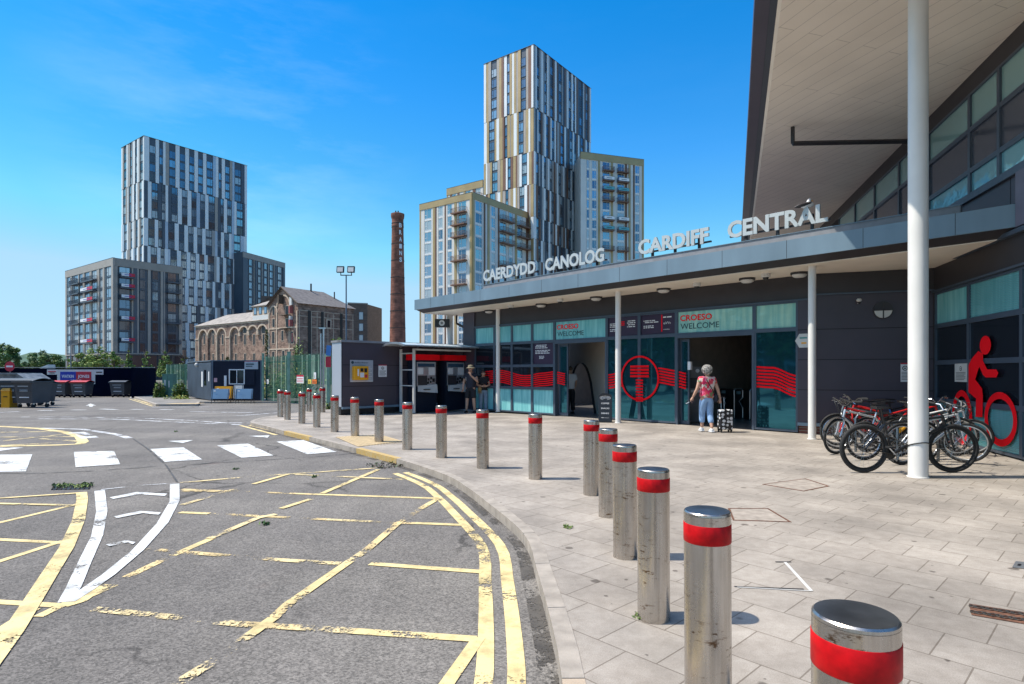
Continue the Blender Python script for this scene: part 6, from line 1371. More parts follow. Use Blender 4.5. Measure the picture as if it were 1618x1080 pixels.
b = MB(M['bark']); s = WF.s(447.3); b.fbox(WF, s-.2, s+.2, WF.z(447, 480), WF.z(447, 466), 0, 1.0); s = WF.s(453.5)
for py in (497.5, 518.5): b.fbox(WF, s-1.3, s+.9, WF.z(453, py)-.1, WF.z(453, py), 0, 1.0)
b.build('hoist_beam', H_)
for (s, z, w, h) in wins_:
    f = MB(M['buffbrick']); w *= .8; f.fbox(WF, s-w/2-.1, s+w/2+.1, z-h/2-.1, z+h/2+.1, -.4, -.30 if s > gw else .05); o_ = -.295 if s > gw else .055
    o = f.build('window', H_); f = MB(M['black']); f.quad(WF.p(s-w/2, z-h/2, o_), WF.p(s+w/2, z-h/2, o_), WF.p(s+w/2, z+h/2, o_), WF.p(s-w/2, z+h/2, o_)); f.build('pane', o, recalc=False)
# right flank : trim grid, one small window, dark drain pipes
for px in (473, 487, 492, 501, 508.5, 512, 518, 527, 541, 547.5, 557.5): s = WR.s(px); pr_.fbox(WR, s-.06, s+.06, zg0, ze-1.6, 0, .04)
for py in (494, 502.5, 518.5): z = WR.z(515, py); pr_.fbox(WR, .05, flen-.05, z, z+.12, 0, .045)
pr_.build('stone_trim', H_)
b = MB(M['buffbrick']); s = WR.s(519.3); b.fbox(WR, s-.55, s+.55, WR.z(519, 519.5), WR.z(519, 504), .03, .08); o = b.build('window', H_); b = MB(M['dglass2']); b.fbox(WR, s-.32, s+.32, WR.z(519, 517), WR.z(519, 506), .08, .09); b.build('pane', o)
b = MB(M['iron'])
for px in (488.5, 509, 539): s = WR.s(px); b.fbox(WR, s-.28, s+.28, 2, ze-1.4, .04, .12)
b.build('dark_stain_strip', H_)
b = MB(pbr('ivy', (.06, .10, .03), .8, var=.4, scale=2)); r_ = random.Random(5)
for (px, z0_, z1_, w) in ((422.5, 0, 9.5, .45), (360.5, -.5, 4.5, .6), (470, 0, 6, .9)):
    for _ in range(420):
        t_ = r_.random(); q = WF.p(WF.s(px)+r_.gauss(0, w*.5), z0_+(z1_-z0_)*t_**1.2, r_.uniform(.05, .35)); d = Vector((r_.uniform(-1, 1), r_.uniform(-1, 1), r_.uniform(-1, 1))).normalized(); e = d.cross(Vector((0, .3, 1))).normalized(); s_ = r_.uniform(.08, .2); b.quad(q-d*s_, q-e*s_, q+d*s_, q+e*s_)
b.build('ivy', H_, recalc=False)
# brown buildings behind the warehouse
C = Vector((at(389, 0, 150).x, 150)); FQ = Fr(C, (.93, .37)); T = empty('brown_building', (C.x+3, C.y+4, -.7), 0, 'brown brick building with a flat roof between the left tower and the warehouse gable', 'building'); l_ = FQ.s(437); zt = CH+(HY-489)*150/F
b = MB(M['brownbrick']); b.prism([tuple(C), tuple(C+FQ.u*l_), tuple(C+FQ.u*l_+Vector((-4, 12))), tuple(C+Vector((-4, 12)))], -.7, zt); q0 = FQ.p(0, zt+.05, .2); q1 = FQ.p(l_, FQ.z(437, 465), .2); b.quad(q0, q1, FQ.p(l_, zt+4, -5), FQ.p(2, zt+1.5, -5), M['brownbrick']); b.fbox(FQ, l_*.5, l_, zt, FQ.z(437, 468), -8, 0); b.build('wall', T)
b = MB(M['tower_glass_d'])
for px in (394, 405, 415): s = FQ.s(px); b = MB(M['tower_glass_d']); b.fbox(FQ, s-.6, s+.6, zt-3.2, zt-1.5, 0, .04); b.build('window', T)
C = Vector((at(549, 0, 150).x, 150)); FQ = Fr(C, (.95, .3)); T = empty('brown_building', (C.x+3, C.y+4, -.7), 0, 'plain brown apartment building with one column of pale windows right of the warehouse', 'building'); l_ = FQ.s(580.5); zt = CH+(HY-480)*151/F
b = MB(M['brownbrick']); b.prism([tuple(C), tuple(C+FQ.u*l_), tuple(C+FQ.u*l_+Vector((1.5, 10))), tuple(C+Vector((0, 10)))], -.7, zt); b.fbox(FQ, 0, l_+.1, zt, zt+.3, -.4, .1, M['tanb']); b.build('wall', T)
for i in range(6): s = FQ.s(570.5); b = MB(M['frame']); z = zt-2.0-i*2.9; b.fbox(FQ, s-.55, s+.55, z-2, z, 0, .05); o = b.build('window', T); b = MB(M['tower_glass_c']); b.fbox(FQ, s-.45, s+.45, z-1.9, z-.1, .05, .06); b.build('pane', o)
# ---------------------------------------------------------------- brick chimney
q = at(628.3, 536, 110); T = empty('brick_chimney', (q.x, 110, -.7), 0, 'tall round red brick chimney with BRAINS in white letters down its side', 'chimney'); zt = CH+(HY-337)*110/F
b = MB(M['chimbrick']); r0, r1 = 1.62, 1.07; b.lathe([(r0, -.7), (r1, zt-2.6), (r1+.05, zt-2.4), (r1+.05, zt-2.2), (r1+.0, zt-2.1), (r1, zt-1.1), (r1+.1, zt-.9), (r1+.16, zt-.5), (r1+.16, zt-.1), (r1-.1, zt), (r1-.3, zt-.3)], (q.x, 110, 0), 40); b.build('shaft', T, smooth=30)
b = MB(M['iron'])
for z in [zt-1.9, zt-.55]+[zt-2.6-i*3.1 for i in range(8)]: rr1 = r1+(r0-r1)*max(0, (zt-2.6-z)/(zt-1.9)); b.lathe([(rr1+.0, z-.06), (rr1+.05, z-.05), (rr1+.05, z+.05), (rr1, z+.06)], (q.x, 110, 0), 40)
for dx in (-.35, .1): b.lathe([(.12, zt-.2), (.12, zt+.5), (.0, zt+.5)], (q.x+dx, 110, 0), 8)
b.build('iron_band', T)
ang = R(-52); ly = [(357, 'B'), (368, 'R'), (379, 'A'), (390, 'I'), (400.5, 'N'), (411, 'S')]
for py, ch in ly:
    z = CH+(HY-py)*110/F; rr1 = r1+(r0-r1)*max(0, (zt-2.6-z)/(zt-1.9))+.03; rd = Vector((math.cos(ang), math.sin(ang), 0)); tv = Vector((-rd.y, rd.x, 0))
    b = MB(M['white']); b.text(ch, Vector((q.x, 110, z-.42))+rd*(rr1+.0)-tv*.27, tv, UP, .8, .52, depth=.05, off=.03); b.build('letter', T)
# ---------------------------------------------------------------- trees
def tree(name, loc, H, rx, ry, rz_, zc, n, leaf, mats, label, cat='tree', group=None, seed=0, limbs=7, cone=False, trunk_r=None, clusters=26):
    r_ = random.Random(seed); t = empty(name, loc, 0, label, cat, group); tr = trunk_r or H*.02
    b = MB(M['bark']); b.tube([(0, 0, 0), (.02*H*r_.uniform(-1, 1), 0, H*.3), (.03*H*r_.uniform(-1, 1), .02*H*r_.uniform(-1, 1), H*.6), (0, 0, H*.9)], [tr*1.3, tr, tr*.6, tr*.2], 8)
    for i in range(limbs): a = r_.uniform(0, 6.28); z0 = H*r_.uniform(.25, .65); b.tube([(0, 0, z0), (rx*.4*math.cos(a), ry*.4*math.sin(a), z0+H*.1), (rx*.75*math.cos(a), ry*.75*math.sin(a), z0+H*.18)], [tr*.5, tr*.3, tr*.1], 5)
    b.build('trunk', t, world=False, smooth=50)
    c = MB(); cl = []
    for _ in range(clusters):
        while True:
            u, v, w = r_.uniform(-1, 1), r_.uniform(-1, 1), r_.uniform(-1, 1)
            if cone: k = (1-w)/2; ok = u*u+v*v < (k*1.0)**2+.01
            else: ok = .15 < u*u+v*v+w*w < 1
            if ok: break
        cl.append((Vector((u*rx*.85, v*ry*.85, zc+w*rz_*.85)), r_.uniform(.18, .42)*min(rx, rz_)*(max(.35, (1-w)/2) if cone else 1), r_.choice(mats)))
    for _ in range(n):
        o, s_, m = r_.choice(cl); d = Vector((r_.gauss(0, 1), r_.gauss(0, 1), r_.gauss(0, 1))).normalized(); q = o+d*s_*r_.uniform(.5, 1.05)
        if q.z < .05*H: continue
        e = Vector((r_.uniform(-1, 1), r_.uniform(-1, 1), r_.uniform(-.6, .6))).normalized(); f_ = e.cross(d).normalized() if abs(e.dot(d)) < .95 else Vector((0, 0, 1)); L_ = leaf*r_.uniform(.6, 1.4)
        c.quad(q-e*L_, q-f_*L_*.5, q+e*L_, q+f_*L_*.5, m if r_.random() < .8 else r_.choice(mats))
    c.build('crown', t, world=False, recalc=False); return t
la_, lb_, ld_ = M['leafa'], M['leafb'], M['leafd']
# broad trees on the left horizon
for i, (px, Y, H, rx, mats, lab) in enumerate(((6, 300, 17, 10, [la_, ld_], 'dark broad tree at the left edge above the hoarding'), (45, 330, 9, 9, [la_, ld_], 'low green tree left of the white machine above the hoarding'), (74, 290, 13, 9, [ld_, la_], 'rounded dark green tree above the banner, tallest of the far left trees'), (96, 300, 9, 8, [la_, lb_], 'green tree beside the left end of the low apartment block'), (25, 340, 8, 10, [la_, ld_], 'low wooded clump between the left edge and the white machine'))):
    tree('broad_tree', (at(px, 0, Y).x, Y, -.7), H, rx, rx*.8, H*.36, H*.6, 3800, .55, mats, lab, 'tree', 'broad trees on the left horizon', i+20, clusters=34)
for i, (px, Y, H, rx, lab) in enumerate(((124, 140, 8.2, 2.2, 'slim young tree in front of the left side of the low block'), (142, 139, 8.0, 2.6, 'bushy young tree at the middle of the low block ground floor'), (156, 138, 8.4, 2.3, 'young tree left of the corner of the low block'), (181, 130, 7.5, 1.5, 'narrow young tree at the corner of the low block'))):
    tree('young_tree', (at(px, 0, Y).x, Y, -.7), H, rx, rx, H*.4, H*.55, 1500, .28, [la_, lb_, M['leafb']], lab, 'tree', 'young trees along the low block', i+40, clusters=20)
for i, (px, Y, H, rx, mats, lab) in enumerate(((203, 120, 8.2, 1.75, [la_, lb_], 'pointed green young tree in front of the low block, left one of four'), (231, 120, 7.8, 1.6, [lb_, la_], 'pointed yellow-green young tree, second of the four before the low block'), (262, 118, 8.6, 1.75, [lb_, la_], 'tallest pointed green young tree above the utility cabinet'), (291, 117, 7.6, 1.7, [pbr('leaf_bronze', (.13, .11, .05), .7, var=.3), la_], 'bronze tinted pointed tree left of the warehouse'))):
    tree('young_tree', (at(px, 0, Y).x, Y, -.7), H, rx, rx, H*.44, H*.55, 1900, .2, mats, lab, 'tree', 'pointed young trees along the low block', i+50, cone=True, clusters=40)
def bush(px, py, Y, rx, H, mats, lab, n=900, leaf=.09, seed=0, name='bush', z0=None):
    r_ = random.Random(seed); c = at(px, py, Y); t = empty(name, (c.x, Y, gz(Y) if z0 is None else z0), 0, lab, 'bush'); b = MB(M['bark'])
    for k in range(6): a = r_.uniform(0, 6.28); b.tube([(0, 0, 0), (rx*.5*math.cos(a), rx*.3*math.sin(a), H*.8)], [.03, .01], 5)
    b.build('stem', t, world=False); b = MB()
    for _ in range(n):
        a = r_.uniform(0, 6.28); k = r_.random()**.5; h = r_.random(); q = Vector((math.cos(a)*k*rx*(1-.25*h)*(1+.5*math.sin(a*3+seed)*h), math.sin(a)*k*rx*.7, H*h*(1-.35*k)*(.75+.25*math.sin(a*4+seed*2))+.03)); d = Vector((r_.gauss(0, 1), r_.gauss(0, 1), r_.gauss(0, .6))).normalized(); e = d.cross(Vector((r_.uniform(-1, 1), 0, 1))).normalized(); s_ = leaf*r_.uniform(.6, 1.5); b.quad(q-d*s_, q-e*s_*.5, q+d*s_, q+e*s_*.5, r_.choice(mats))
    b.build('foliage', t, world=False, recalc=False)
bush(251, 628, 44, .42, 1.6, [la_, lb_], 'green weeds left of the green utility cabinet', seed=1)
bush(285, 630, 42, .55, 1.5, [la_, lb_, la_], 'leafy weeds between the utility cabinet and the site cabin', n=1500, seed=2)
bush(282, 634, 40.5, .9, .45, [M['leafy'], lb_, la_], 'yellow flowered low weeds at the foot of the short fence', n=500, leaf=.06, seed=3)
bush(458, 560, 60, 2.6, 4.2, [M['leafy'], lb_, la_], 'yellow flowering shrub in front of the warehouse gable behind the fence', n=1800, leaf=.12, seed=4)
bush(473, 560, 62, 1.1, 6.6, [lb_, la_], 'slim green sapling climbing the warehouse corner behind the fence', n=1300, leaf=.13, seed=5)
bush(361, 565, 60, 1.0, 4.2, [lb_, la_], 'green shrub behind the site cabin roof before the arcade', n=800, leaf=.12, seed=6)
bush(440, 600, 44, 3.2, 2.2, [la_, lb_], 'green undergrowth behind the palisade fence', n=2200, leaf=.12, seed=7)
bush(519, 640, 26, .35, .5, [la_, lb_], 'small weed at the corner of the charcoal kiosk', n=200, leaf=.06, seed=8)
bush(535, 560, 24.2, .30, .28, [lb_, la_], 'green shrub tuft growing above the left end of the kiosk roof', n=350, leaf=.05, seed=9, z0=2.66)
bush(653, 560, 95, 1.6, 6.0, [ld_, la_], 'dark bush top peeping over the kiosk roof right of the chimney', n=900, leaf=.2, seed=10)
bush(613, 560, 80, .55, 6.3, [ld_], 'thin dark plant silhouette above the kiosk roof left of the chimney', n=150, leaf=.12, seed=12)
# trees and a building across the road that the station glass mirrors
tl_ = [(-24, 3, 10, 'leafy tree across the road level with the crossing'), (-27, 11, 12, 'tallest leafy tree across the road from the station doors'), (-25, -6, 11, 'leafy tree across the road behind the camera side'), (-21, -14, 10, 'dark leafy tree at the far rear end of the road'), (-38, 24, 11, 'leafy tree beyond the left edge near the hoarding end'),
       (-30, -1, 12, 'broad tree in the second row across the road'), (-32, 7, 9, 'short tree in the second row across the road'), (-26, 17, 10, 'leafy tree across the road beyond the tallest one')]
for i, (x, y, H, lab) in enumerate(tl_):
    tree('roadside_tree', (x, y, -.1), H, H*.38, H*.38, H*.36, H*.60, 2600, .3, [la_, ld_], lab, 'tree', None, 70+i)
T = empty('terrace_building', (-52, 2, -.1), 0, 'long cream and brick building beyond the trees across the road', 'building')
b = MB(M['redbrick']); b.box((-54, 2, 4.9), (8, 60, 10)); b.build('wall', T); b = MB(M['roofslate']); b.hexa([(-59, -29, 9.9), (-49, -29, 9.9), (-49, 33, 9.9), (-59, 33, 9.9), (-55, -27, 12.5), (-53, -27, 12.5), (-53, 31, 12.5), (-55, 31, 12.5)]); b.build('roof', T)
for z in (1.8, 4.8, 7.8):
    for k in range(14):
        f = MB(M['cream']); f.box((-49.97, -25+k*4.1, z), (.1, 1.7, 2.0)); o = f.build('window', T); f = MB(M['dglass2']); f.box((-49.9, -25+k*4.1, z), (.06, 1.4, 1.7)); f.build('pane', o)
# ---------------------------------------------------------------- bicycles
def bike(loc, rz, frame_m, label, r=.345, wb=1.08, steer=0.0, fender=None, lean=0.0, seat_h=.90, bar='flat', tyre_w=.024, fork_m=None, tri=(.40, .62), rim_m=None, basket=False, bottle=False):
    t = empty('bicycle', loc, 0, label, 'bicycle', 'bicycles parked by the wing wall'); t.rotation_euler = (lean, 0, rz)
    fm = frame_m; fk = fork_m or fm; xr, xf = -wb*.42, wb*.58; hx, hz = xf-.14, r+.52   # head tube
    bbx = (xr+.44, 0, .29); seatc = (xr+.29, 0, seat_h-.12); head_b = Vector((xf-.115, 0, r+.36)); head_t = Vector((xf-.16, 0, r+.50))
    b = MB(fm)
    ts = Vector((xr+.315, 0, .29+(seat_h-.12-.29)*.80))
    b.tube([bbx, seatc], [.02, .016], 8); b.tube([bbx, head_b], .024, 8); b.tube([ts, head_t-Vector((0, 0, .02))], .019, 8); b.tube([head_b, head_t], .025, 8)
    for y in (-.055, .055): b.tube([(bbx[0], y*.5, bbx[2]), (xr, y, r)], .011, 6); b.tube([(ts.x, y*.3, ts.z), (xr, y, r)], .010, 6)
    b.build('frame', t, world=False, smooth=50)
    # front assembly turned about the steering axis
    piv = head_b.copy(); ax = (head_t-head_b).normalized(); RM = Matrix.Rotation(steer, 3, ax)
    def S(p): return piv+RM @ (Vector(p)-piv)
    b = MB(fk); b.tube([S(head_b+Vector((.005, 0, -.02))), S((xf-.085, .055, r+.26)), S((xf-.03, .055, r+.05)), S((xf, .055, r))], [.018, .016, .012, .011], 7); b.tube([S(head_b+Vector((.005, 0, -.02))), S((xf-.085, -.055, r+.26)), S((xf-.03, -.055, r+.05)), S((xf, -.055, r))], [.018, .016, .012, .011], 7); b.tube([S((xf-.095, -.055, r+.29)), S((xf-.095, .055, r+.29))], .018, 6); b.build('fork', t, world=False, smooth=50)
    b = MB(M['black']); st = head_t+Vector((-.02, 0, .05)); w = .31
    b.tube([S(head_t), S(st), S(st+Vector((.07, 0, .03)))], .015, 6)
    c = st+Vector((.07, 0, .03))
    if bar == 'flat': pts = [c+Vector((-.05, -w, .03)), c+Vector((0, -.12, .01)), c, c+Vector((0, .12, .01)), c+Vector((-.05, w, .03))]
    elif bar == 'riser': pts = [c+Vector((-.08, -w, .10)), c+Vector((0, -.14, .08)), c+Vector((0, -.05, 0)), c+Vector((0, .05, 0)), c+Vector((0, .14, .08)), c+Vector((-.08, w, .10))]
    else: pts = [c+Vector((.0, -.2, -.14)), c+Vector((.12, -.2, -.10)), c+Vector((.08, -.2, 0)), c+Vector((0, -.1, 0)), c+Vector((0, .1, 0)), c+Vector((.08, .2, 0)), c+Vector((.12, .2, -.10)), c+Vector((0, .2, -.14))]
    b.tube([S(p) for p in pts], .011, 6, M['iron'] if rz > 1 else (M['alu'] if bar != 'drop' else M['black']))
    hb = b.build('handlebar', t, world=False, smooth=50)
    g_ = MB(M['rubber'])
    for e0, e1 in ((pts[0], pts[1]), (pts[-1], pts[-2])): d = (e1-e0).normalized(); g_.tube([S(e0), S(e0+d*.12)], .017, 7); g_.tube([S(e0+d*.13+Vector((.02, 0, -.01))), S(e0+d*.06+Vector((.07, 0, -.03)))], .006, 5, M['chrome'])
    g_.build('grip', hb, world=False)
    cb_ = MB(M['rubber'])
    for sg in (-1, 1):
        p0, p1, p2 = c+Vector((0, sg*.2, .02)), c+Vector((.14, sg*.1, .10)), head_b+Vector((.05, sg*.03, .02)); cb_.tube([S(p0*(1-k)**2+p1*2*k*(1-k)+p2*k*k) for k in [i/8 for i in range(9)]], .004, 4)
    cb_.build('cable', t, world=False)
    def wheel(cx, T_):
        o = empty_mesh = None
        ty = MB(M['rubber']); n = 40
        for i in range(n):
            pass
        ty.tube([T_((cx+r_o*math.cos(a), 0, r+r_o*math.sin(a))) for r_o in (r-tyre_w,) for a in [2*math.pi*i/n for i in range(n)]], tyre_w, 8, closed=True)
        rm = MB(rim_m or M['alu']); rr_ = r-2*tyre_w-.006
        rm.tube([T_((cx+rr_*math.cos(a), 0, r+rr_*math.sin(a))) for a in [2*math.pi*i/n for i in range(n)]], .012, 6, closed=True)
        hub = MB(M['iron']); hub.tube([T_((cx, -.05, r)), T_((cx, .05, r))], .022, 8)
        for i in range(20):
            a = 2*math.pi*i/20; y = .03 if i % 2 else -.03; a2 = a+(.35 if (i//2) % 2 else -.35)
            hub.tube([T_((cx+.02*math.cos(a2), y, r+.02*math.sin(a2))), T_((cx+rr_*math.cos(a), 0, r+rr_*math.sin(a)))], .0016, 3, M['alu'], cap=False)
        wo_ = ty.build('wheel', t, world=False, smooth=60); rm.build('rim', wo_, world=False, smooth=60); hub.build('spokes', wo_, world=False)
    wheel(xr, Vector); wheel(xf, S)
    b = MB(M['iron']); b.lathe([(.085, .045), (.09, .05), (.085, .053)], (bbx[0], 0, bbx[2]), 22, axis='Y'); b.lathe([(.05, .045), (.04, .055), (.02, .06)], (xr, 0, r), 16, axis='Y'); b.tube([(bbx[0], .05, bbx[2]+.088), (xr, .05, r+.045)], .004, 4); b.tube([(bbx[0], .05, bbx[2]-.088), (xr+.01, .05, r-.05), (xr, .05, r-.12), (xr+.03, .05, r-.10)], .005, 4); b.build('chain', t, world=False)
    b = MB(M['alu']); b.tube([bbx, (bbx[0], .07, bbx[2]), (bbx[0]+.12, .08, bbx[2]-.12)], .01, 6); b.tube([bbx, (bbx[0], -.07, bbx[2]), (bbx[0]-.12, -.08, bbx[2]+.12)], .01, 6); o = b.build('crank', t, world=False); b = MB(M['rubber']); b.box((bbx[0]+.12, .13, bbx[2]-.12), (.09, .09, .025)); b.box((bbx[0]-.12, -.13, bbx[2]+.12), (.09, .09, .025)); b.build('pedal', o, world=False)
    b = MB(M['black']); sx = xr+.46; b.hexa([(sx-.30, -.07, seat_h), (sx-.10, -.025, seat_h+.005), (sx-.10, .025, seat_h+.005), (sx-.30, .07, seat_h), (sx-.31, -.065, seat_h+.045), (sx-.04, -.02, seat_h+.03), (sx-.04, .02, seat_h+.03), (sx-.31, .065, seat_h+.045)]); b.tube([seatc, (sx-.19, 0, seat_h)], .014, 6); b.build('saddle', t, world=False)
    if fender is not None:
        b = MB(fender)
        for cx_, T_, a0, a1 in ((xr, Vector, 50, 190), (xf, S, 20, 130)):
            pts = [R(a0+(a1-a0)*i/12) for i in range(13)]
            for q0, q1 in zip(pts, pts[1:]):
                P = [T_((cx_+(r+.02)*math.cos(q), y, r+(r+.02)*math.sin(q))) for q, y in ((q0, -.03), (q1, -.03), (q1, .03), (q0, .03))]; b.hexa([*P, *[p+Vector((0, 0, .006)) for p in P]])
        b.build('mudguard', t, world=False)
    if bottle: b = MB(M['blue'] if bottle == 1 else M['orange']); d = (head_b-Vector(bbx)).normalized(); q = Vector(bbx)+d*.25+Vector((-.02, 0, .06)); b.tube([q, q+d*.18], .035, 10); b.build('bottle', t, world=False)
    return t
blk_ = pbr('black_bike_paint', (.015, .016, .018), .3); slv = pbr('silver_bike_paint', (.60, .62, .64), .25, .5); rdp = pbr('red_bike_paint', (.55, .02, .02), .3); blu = pbr('blue_bike_paint', (.03, .17, .42), .3); gry = pbr('grey_bike_paint', (.16, .17, .18), .35, .3); wht = pbr('white_bike_paint', (.7, .7, .68), .3); grn = pbr('dark_green_bike_paint', (.02, .08, .05), .3)
bike((5.97, 9.12, 0), 0, blk_, 'black mountain bike with knobbly tyres in front of the others, chained to the tall column', r=.375, wb=1.36, seat_h=.98, bar='riser', tyre_w=.031, fork_m=blk_, rim_m=M['iron'], steer=-.12)
bike((6.98, 9.95, 0), R(6), slv, 'silver mountain bike with its front wheel turned, right of the tall column', r=.35, wb=1.16, seat_h=.92, bar='riser', fork_m=slv, steer=-.75)
bike((6.65, 10.45, 0), R(3), blk_, 'thin framed dark bicycle seen through the front black bike', r=.34, wb=1.12, bar='riser', steer=.2, bottle=2)
bike((7.55, 10.9, 0), R(4), blk_, 'black bicycle with a large dark front wheel beside the cyclist picture', r=.36, wb=1.12, seat_h=.9, bar='flat', steer=-.3)
bike((6.72, 11.2, 0), R(184), slv, 'silver bicycle with curved metal mudguards at the left end of the row', r=.34, wb=1.06, bar='riser', fender=M['iron'], steer=.3)
bike((7.9, 11.45, 0), R(-3), wht, 'white city bicycle at the right among the rear bikes', r=.34, wb=1.08, bar='drop', steer=.3)
bike((7.15, 11.9, 0), R(178), rdp, 'red bicycle with silver rims in the middle of the row', r=.34, wb=1.05, bar='flat', steer=-.2, fender=M['iron'])
bike((7.9, 12.2, 0), R(2), blu, 'bright blue bicycle partly hidden in the middle rear', r=.34, wb=1.05, bar='riser', steer=.15, bottle=1)
bike((7.45, 12.55, 0), R(182), gry, 'dark bicycle with a long black saddle behind the red one', r=.34, wb=1.05, bar='flat', steer=-.15)
bike((8.5, 12.6, 0), R(-4), rdp, 'red and black bicycle behind the white one near the wing glass', r=.34, wb=1.05, bar='riser', steer=.25)
bike((7.85, 13.0, 0), R(185), grn, 'dark green bicycle towards the back wall', r=.33, wb=1.05, bar='flat', steer=.2)
bike((8.15, 13.4, 0), R(180), rdp, 'red bicycle with a red front mudguard at the far left end by the charcoal wall', r=.31, wb=1.0, bar='riser', steer=.25, fender=rdp)
bike((8.72, 13.5, 0), R(4), blk_, 'black bicycle hard against the charcoal wall corner', r=.33, wb=1.02, bar='flat', steer=-.2)
bike((7.8, 12.75, 0), R(176), rdp, 'red framed bicycle with a grey saddle left of the dark green one', r=.33, wb=1.04, bar='riser', steer=.4)
bike((7.35, 11.6, 0), R(7), rdp, 'dusty red bicycle right behind the silver mudguards', r=.34, wb=1.06, bar='drop', steer=-.4)
bike((7.95, 11.12, 0), R(-6), slv, 'second silver bicycle, nearest the cyclist picture', r=.34, wb=1.04, bar='flat', steer=-.5)
# hoop stands the bicycles lean on
for i, (x, y) in enumerate(((7.0, 10.25), (7.0, 11.5), (7.6, 12.8))):
    b = MB(M['steelcap']); b.tube([(x-.35, y, 0), (x-.35, y, .65), (x-.28, y, .75), (x+.28, y, .75), (x+.35, y, .65), (x+.35, y, 0)], .024, 8); o = b.build('bike_stand', None, smooth=50); tag(o, ['steel hoop bike stand nearest the tall column', 'steel hoop bike stand in the middle of the bicycles', 'steel hoop bike stand nearest the charcoal wall'][i], 'bike stand', 'bike stands')
b = MB(M['rubber']); pts = [bc+Vector((.0, .13, .52)), bc+Vector((-.10, -.09, .46)), bc+Vector((.06, -.132, .42)), bc+Vector((.13, .0, .43)), bc+Vector((.10, .2, .5)), bc+Vector((-.3, .36, .62)), bc+Vector((-.42, .37, .55)), bc+Vector((-.1, .25, .55))]
b.tube([bc+Vector((.137*math.cos(a), .137*math.sin(a), .47-.05*math.sin(a))) for a in [i*R(20) for i in range(18)]], .008, 6, closed=True); b.tube([bc+Vector((-.13, .03, .47)), bc+Vector((-.25, .2, .56)), bc+Vector((-.42, .37, .68))], .008, 6)
tag(b.build('cable_lock', None, smooth=50), 'black cable lock looped round the foot of the tall column', 'lock')
# ---------------------------------------------------------------- people
def skin_obj(name, nodes, edges, mat, parent=None, sub=2, extra=None, loc=True):
    """one continuous surface grown round a jointed skeleton"""
    keys = list(nodes); ix = {k: i for i, k in enumerate(keys)}
    me = bpy.data.meshes.new(name); me.from_pydata([nodes[k][0] for k in keys], [(ix[a], ix[b]) for a, b in edges], [])
    o = bpy.data.objects.new(name, me); col.objects.link(o); o.modifiers.new('skin', 'SKIN'); o.modifiers['skin'].use_smooth_shade = True
    for i, k in enumerate(keys):
        rr_ = nodes[k][1]; rr_ = tuple(x*1.17 for x in rr_) if isinstance(rr_, tuple) else rr_*1.17; sv_ = me.skin_vertices[0].data[i]; sv_.radius = rr_ if isinstance(rr_, tuple) else (rr_, rr_); sv_.use_root = (i == 0)
    m = o.modifiers.new('sub', 'SUBSURF'); m.levels = sub; m.render_levels = sub
    dg = bpy.context.evaluated_depsgraph_get(); dg.update(); m2 = bpy.data.meshes.new_from_object(o.evaluated_get(dg)); bpy.data.objects.remove(o)
    b = MB(mat); b._a([v.co.copy() for v in m2.vertices], [tuple(p.vertices) for p in m2.polygons], mat)
    if extra: extra(b)
    return b.build(name, parent, world=False, smooth=70)
def hand(b, w, d, side, curl=.5, s=1.0, mat=None):
    """palm with five separate tapering fingers; w wrist, d direction of the fingers, side = thumb side"""
    w = Vector(w); d = Vector(d).normalized(); side = Vector(side); side = (side-d*side.dot(d)).normalized(); nrm = d.cross(side).normalized()
    b.tube([w-d*.01, w+d*.03*s, w+d*.085*s], [.024*s, .034*s, .036*s], 8, mat)
    for i, L in enumerate((.066, .076, .070, .055)):
        o = w+d*.085*s+side*(.027-.018*i)*s; k = curl; p1 = o+(d*math.cos(k*.6)+nrm*math.sin(k*.6))*L*.45*s; p2 = p1+(d*math.cos(k*1.4)+nrm*math.sin(k*1.4))*L*.32*s; p3 = p2+(d*math.cos(k*2.2)+nrm*math.sin(k*2.2))*L*.25*s
        b.tube([o-d*.012, o, p1, p2, p3], [.0095*s, .0095*s, .0088*s, .008*s, .006*s], 6, mat)
    o = w+d*.028*s+side*.030*s; p1 = o+(side*.6+d*.7+nrm*.3).normalized()*.038*s; p2 = p1+(side*.25+d*.9+nrm*.4).normalized()*.03*s; b.tube([o-side*.015, o, p1, p2], [.013*s, .012*s, .0105*s, .008*s], 6, mat)
def head(b, c, yaw, pitch, mat, s=1.0):
    """face features laid on the skinned head: nose, brow, eyes, mouth, ears"""
    Rm = Matrix.Rotation(yaw, 3, 'Z') @ Matrix.Rotation(pitch, 3, 'X'); c = Vector(c); P = lambda x, y, z: c+Rm @ Vector((x*s, y*s, z*s))
    b.tube([P(0, .082, .02), P(0, .102, -.012), P(0, .088, -.026)], [.008*s, .014*s, .008*s], 6, mat)
    for x in (-.078, .078): b.ball(P(x, 0, -.005), (.012*s, .02*s, .03*s), mat, 8, 6, rot=Rm)
    b.ball(P(0, .066, -.075), (.030*s, .026*s, .026*s), mat, 8, 6, rot=Rm)
    for x in (-.031, .031): b.ball(P(x, .078, .018), (.012*s, .008*s, .007*s), M['white'], 8, 5, rot=Rm); b.ball(P(x, .085, .018), (.005*s, .003*s, .006*s), M['black'], 6, 4, rot=Rm); b.tube([P(x-.015, .086, .036), P(x+.015, .088, .037)], .0035*s, 4, M['bark'])
    b.tube([P(-.024, .084, -.047), P(0, .09, -.046), P(.024, .084, -.047)], .0055*s, 5, pbr('lips', (.42, .14, .12), .5) if 'lips' not in bpy.data.materials else bpy.data.materials['lips'])
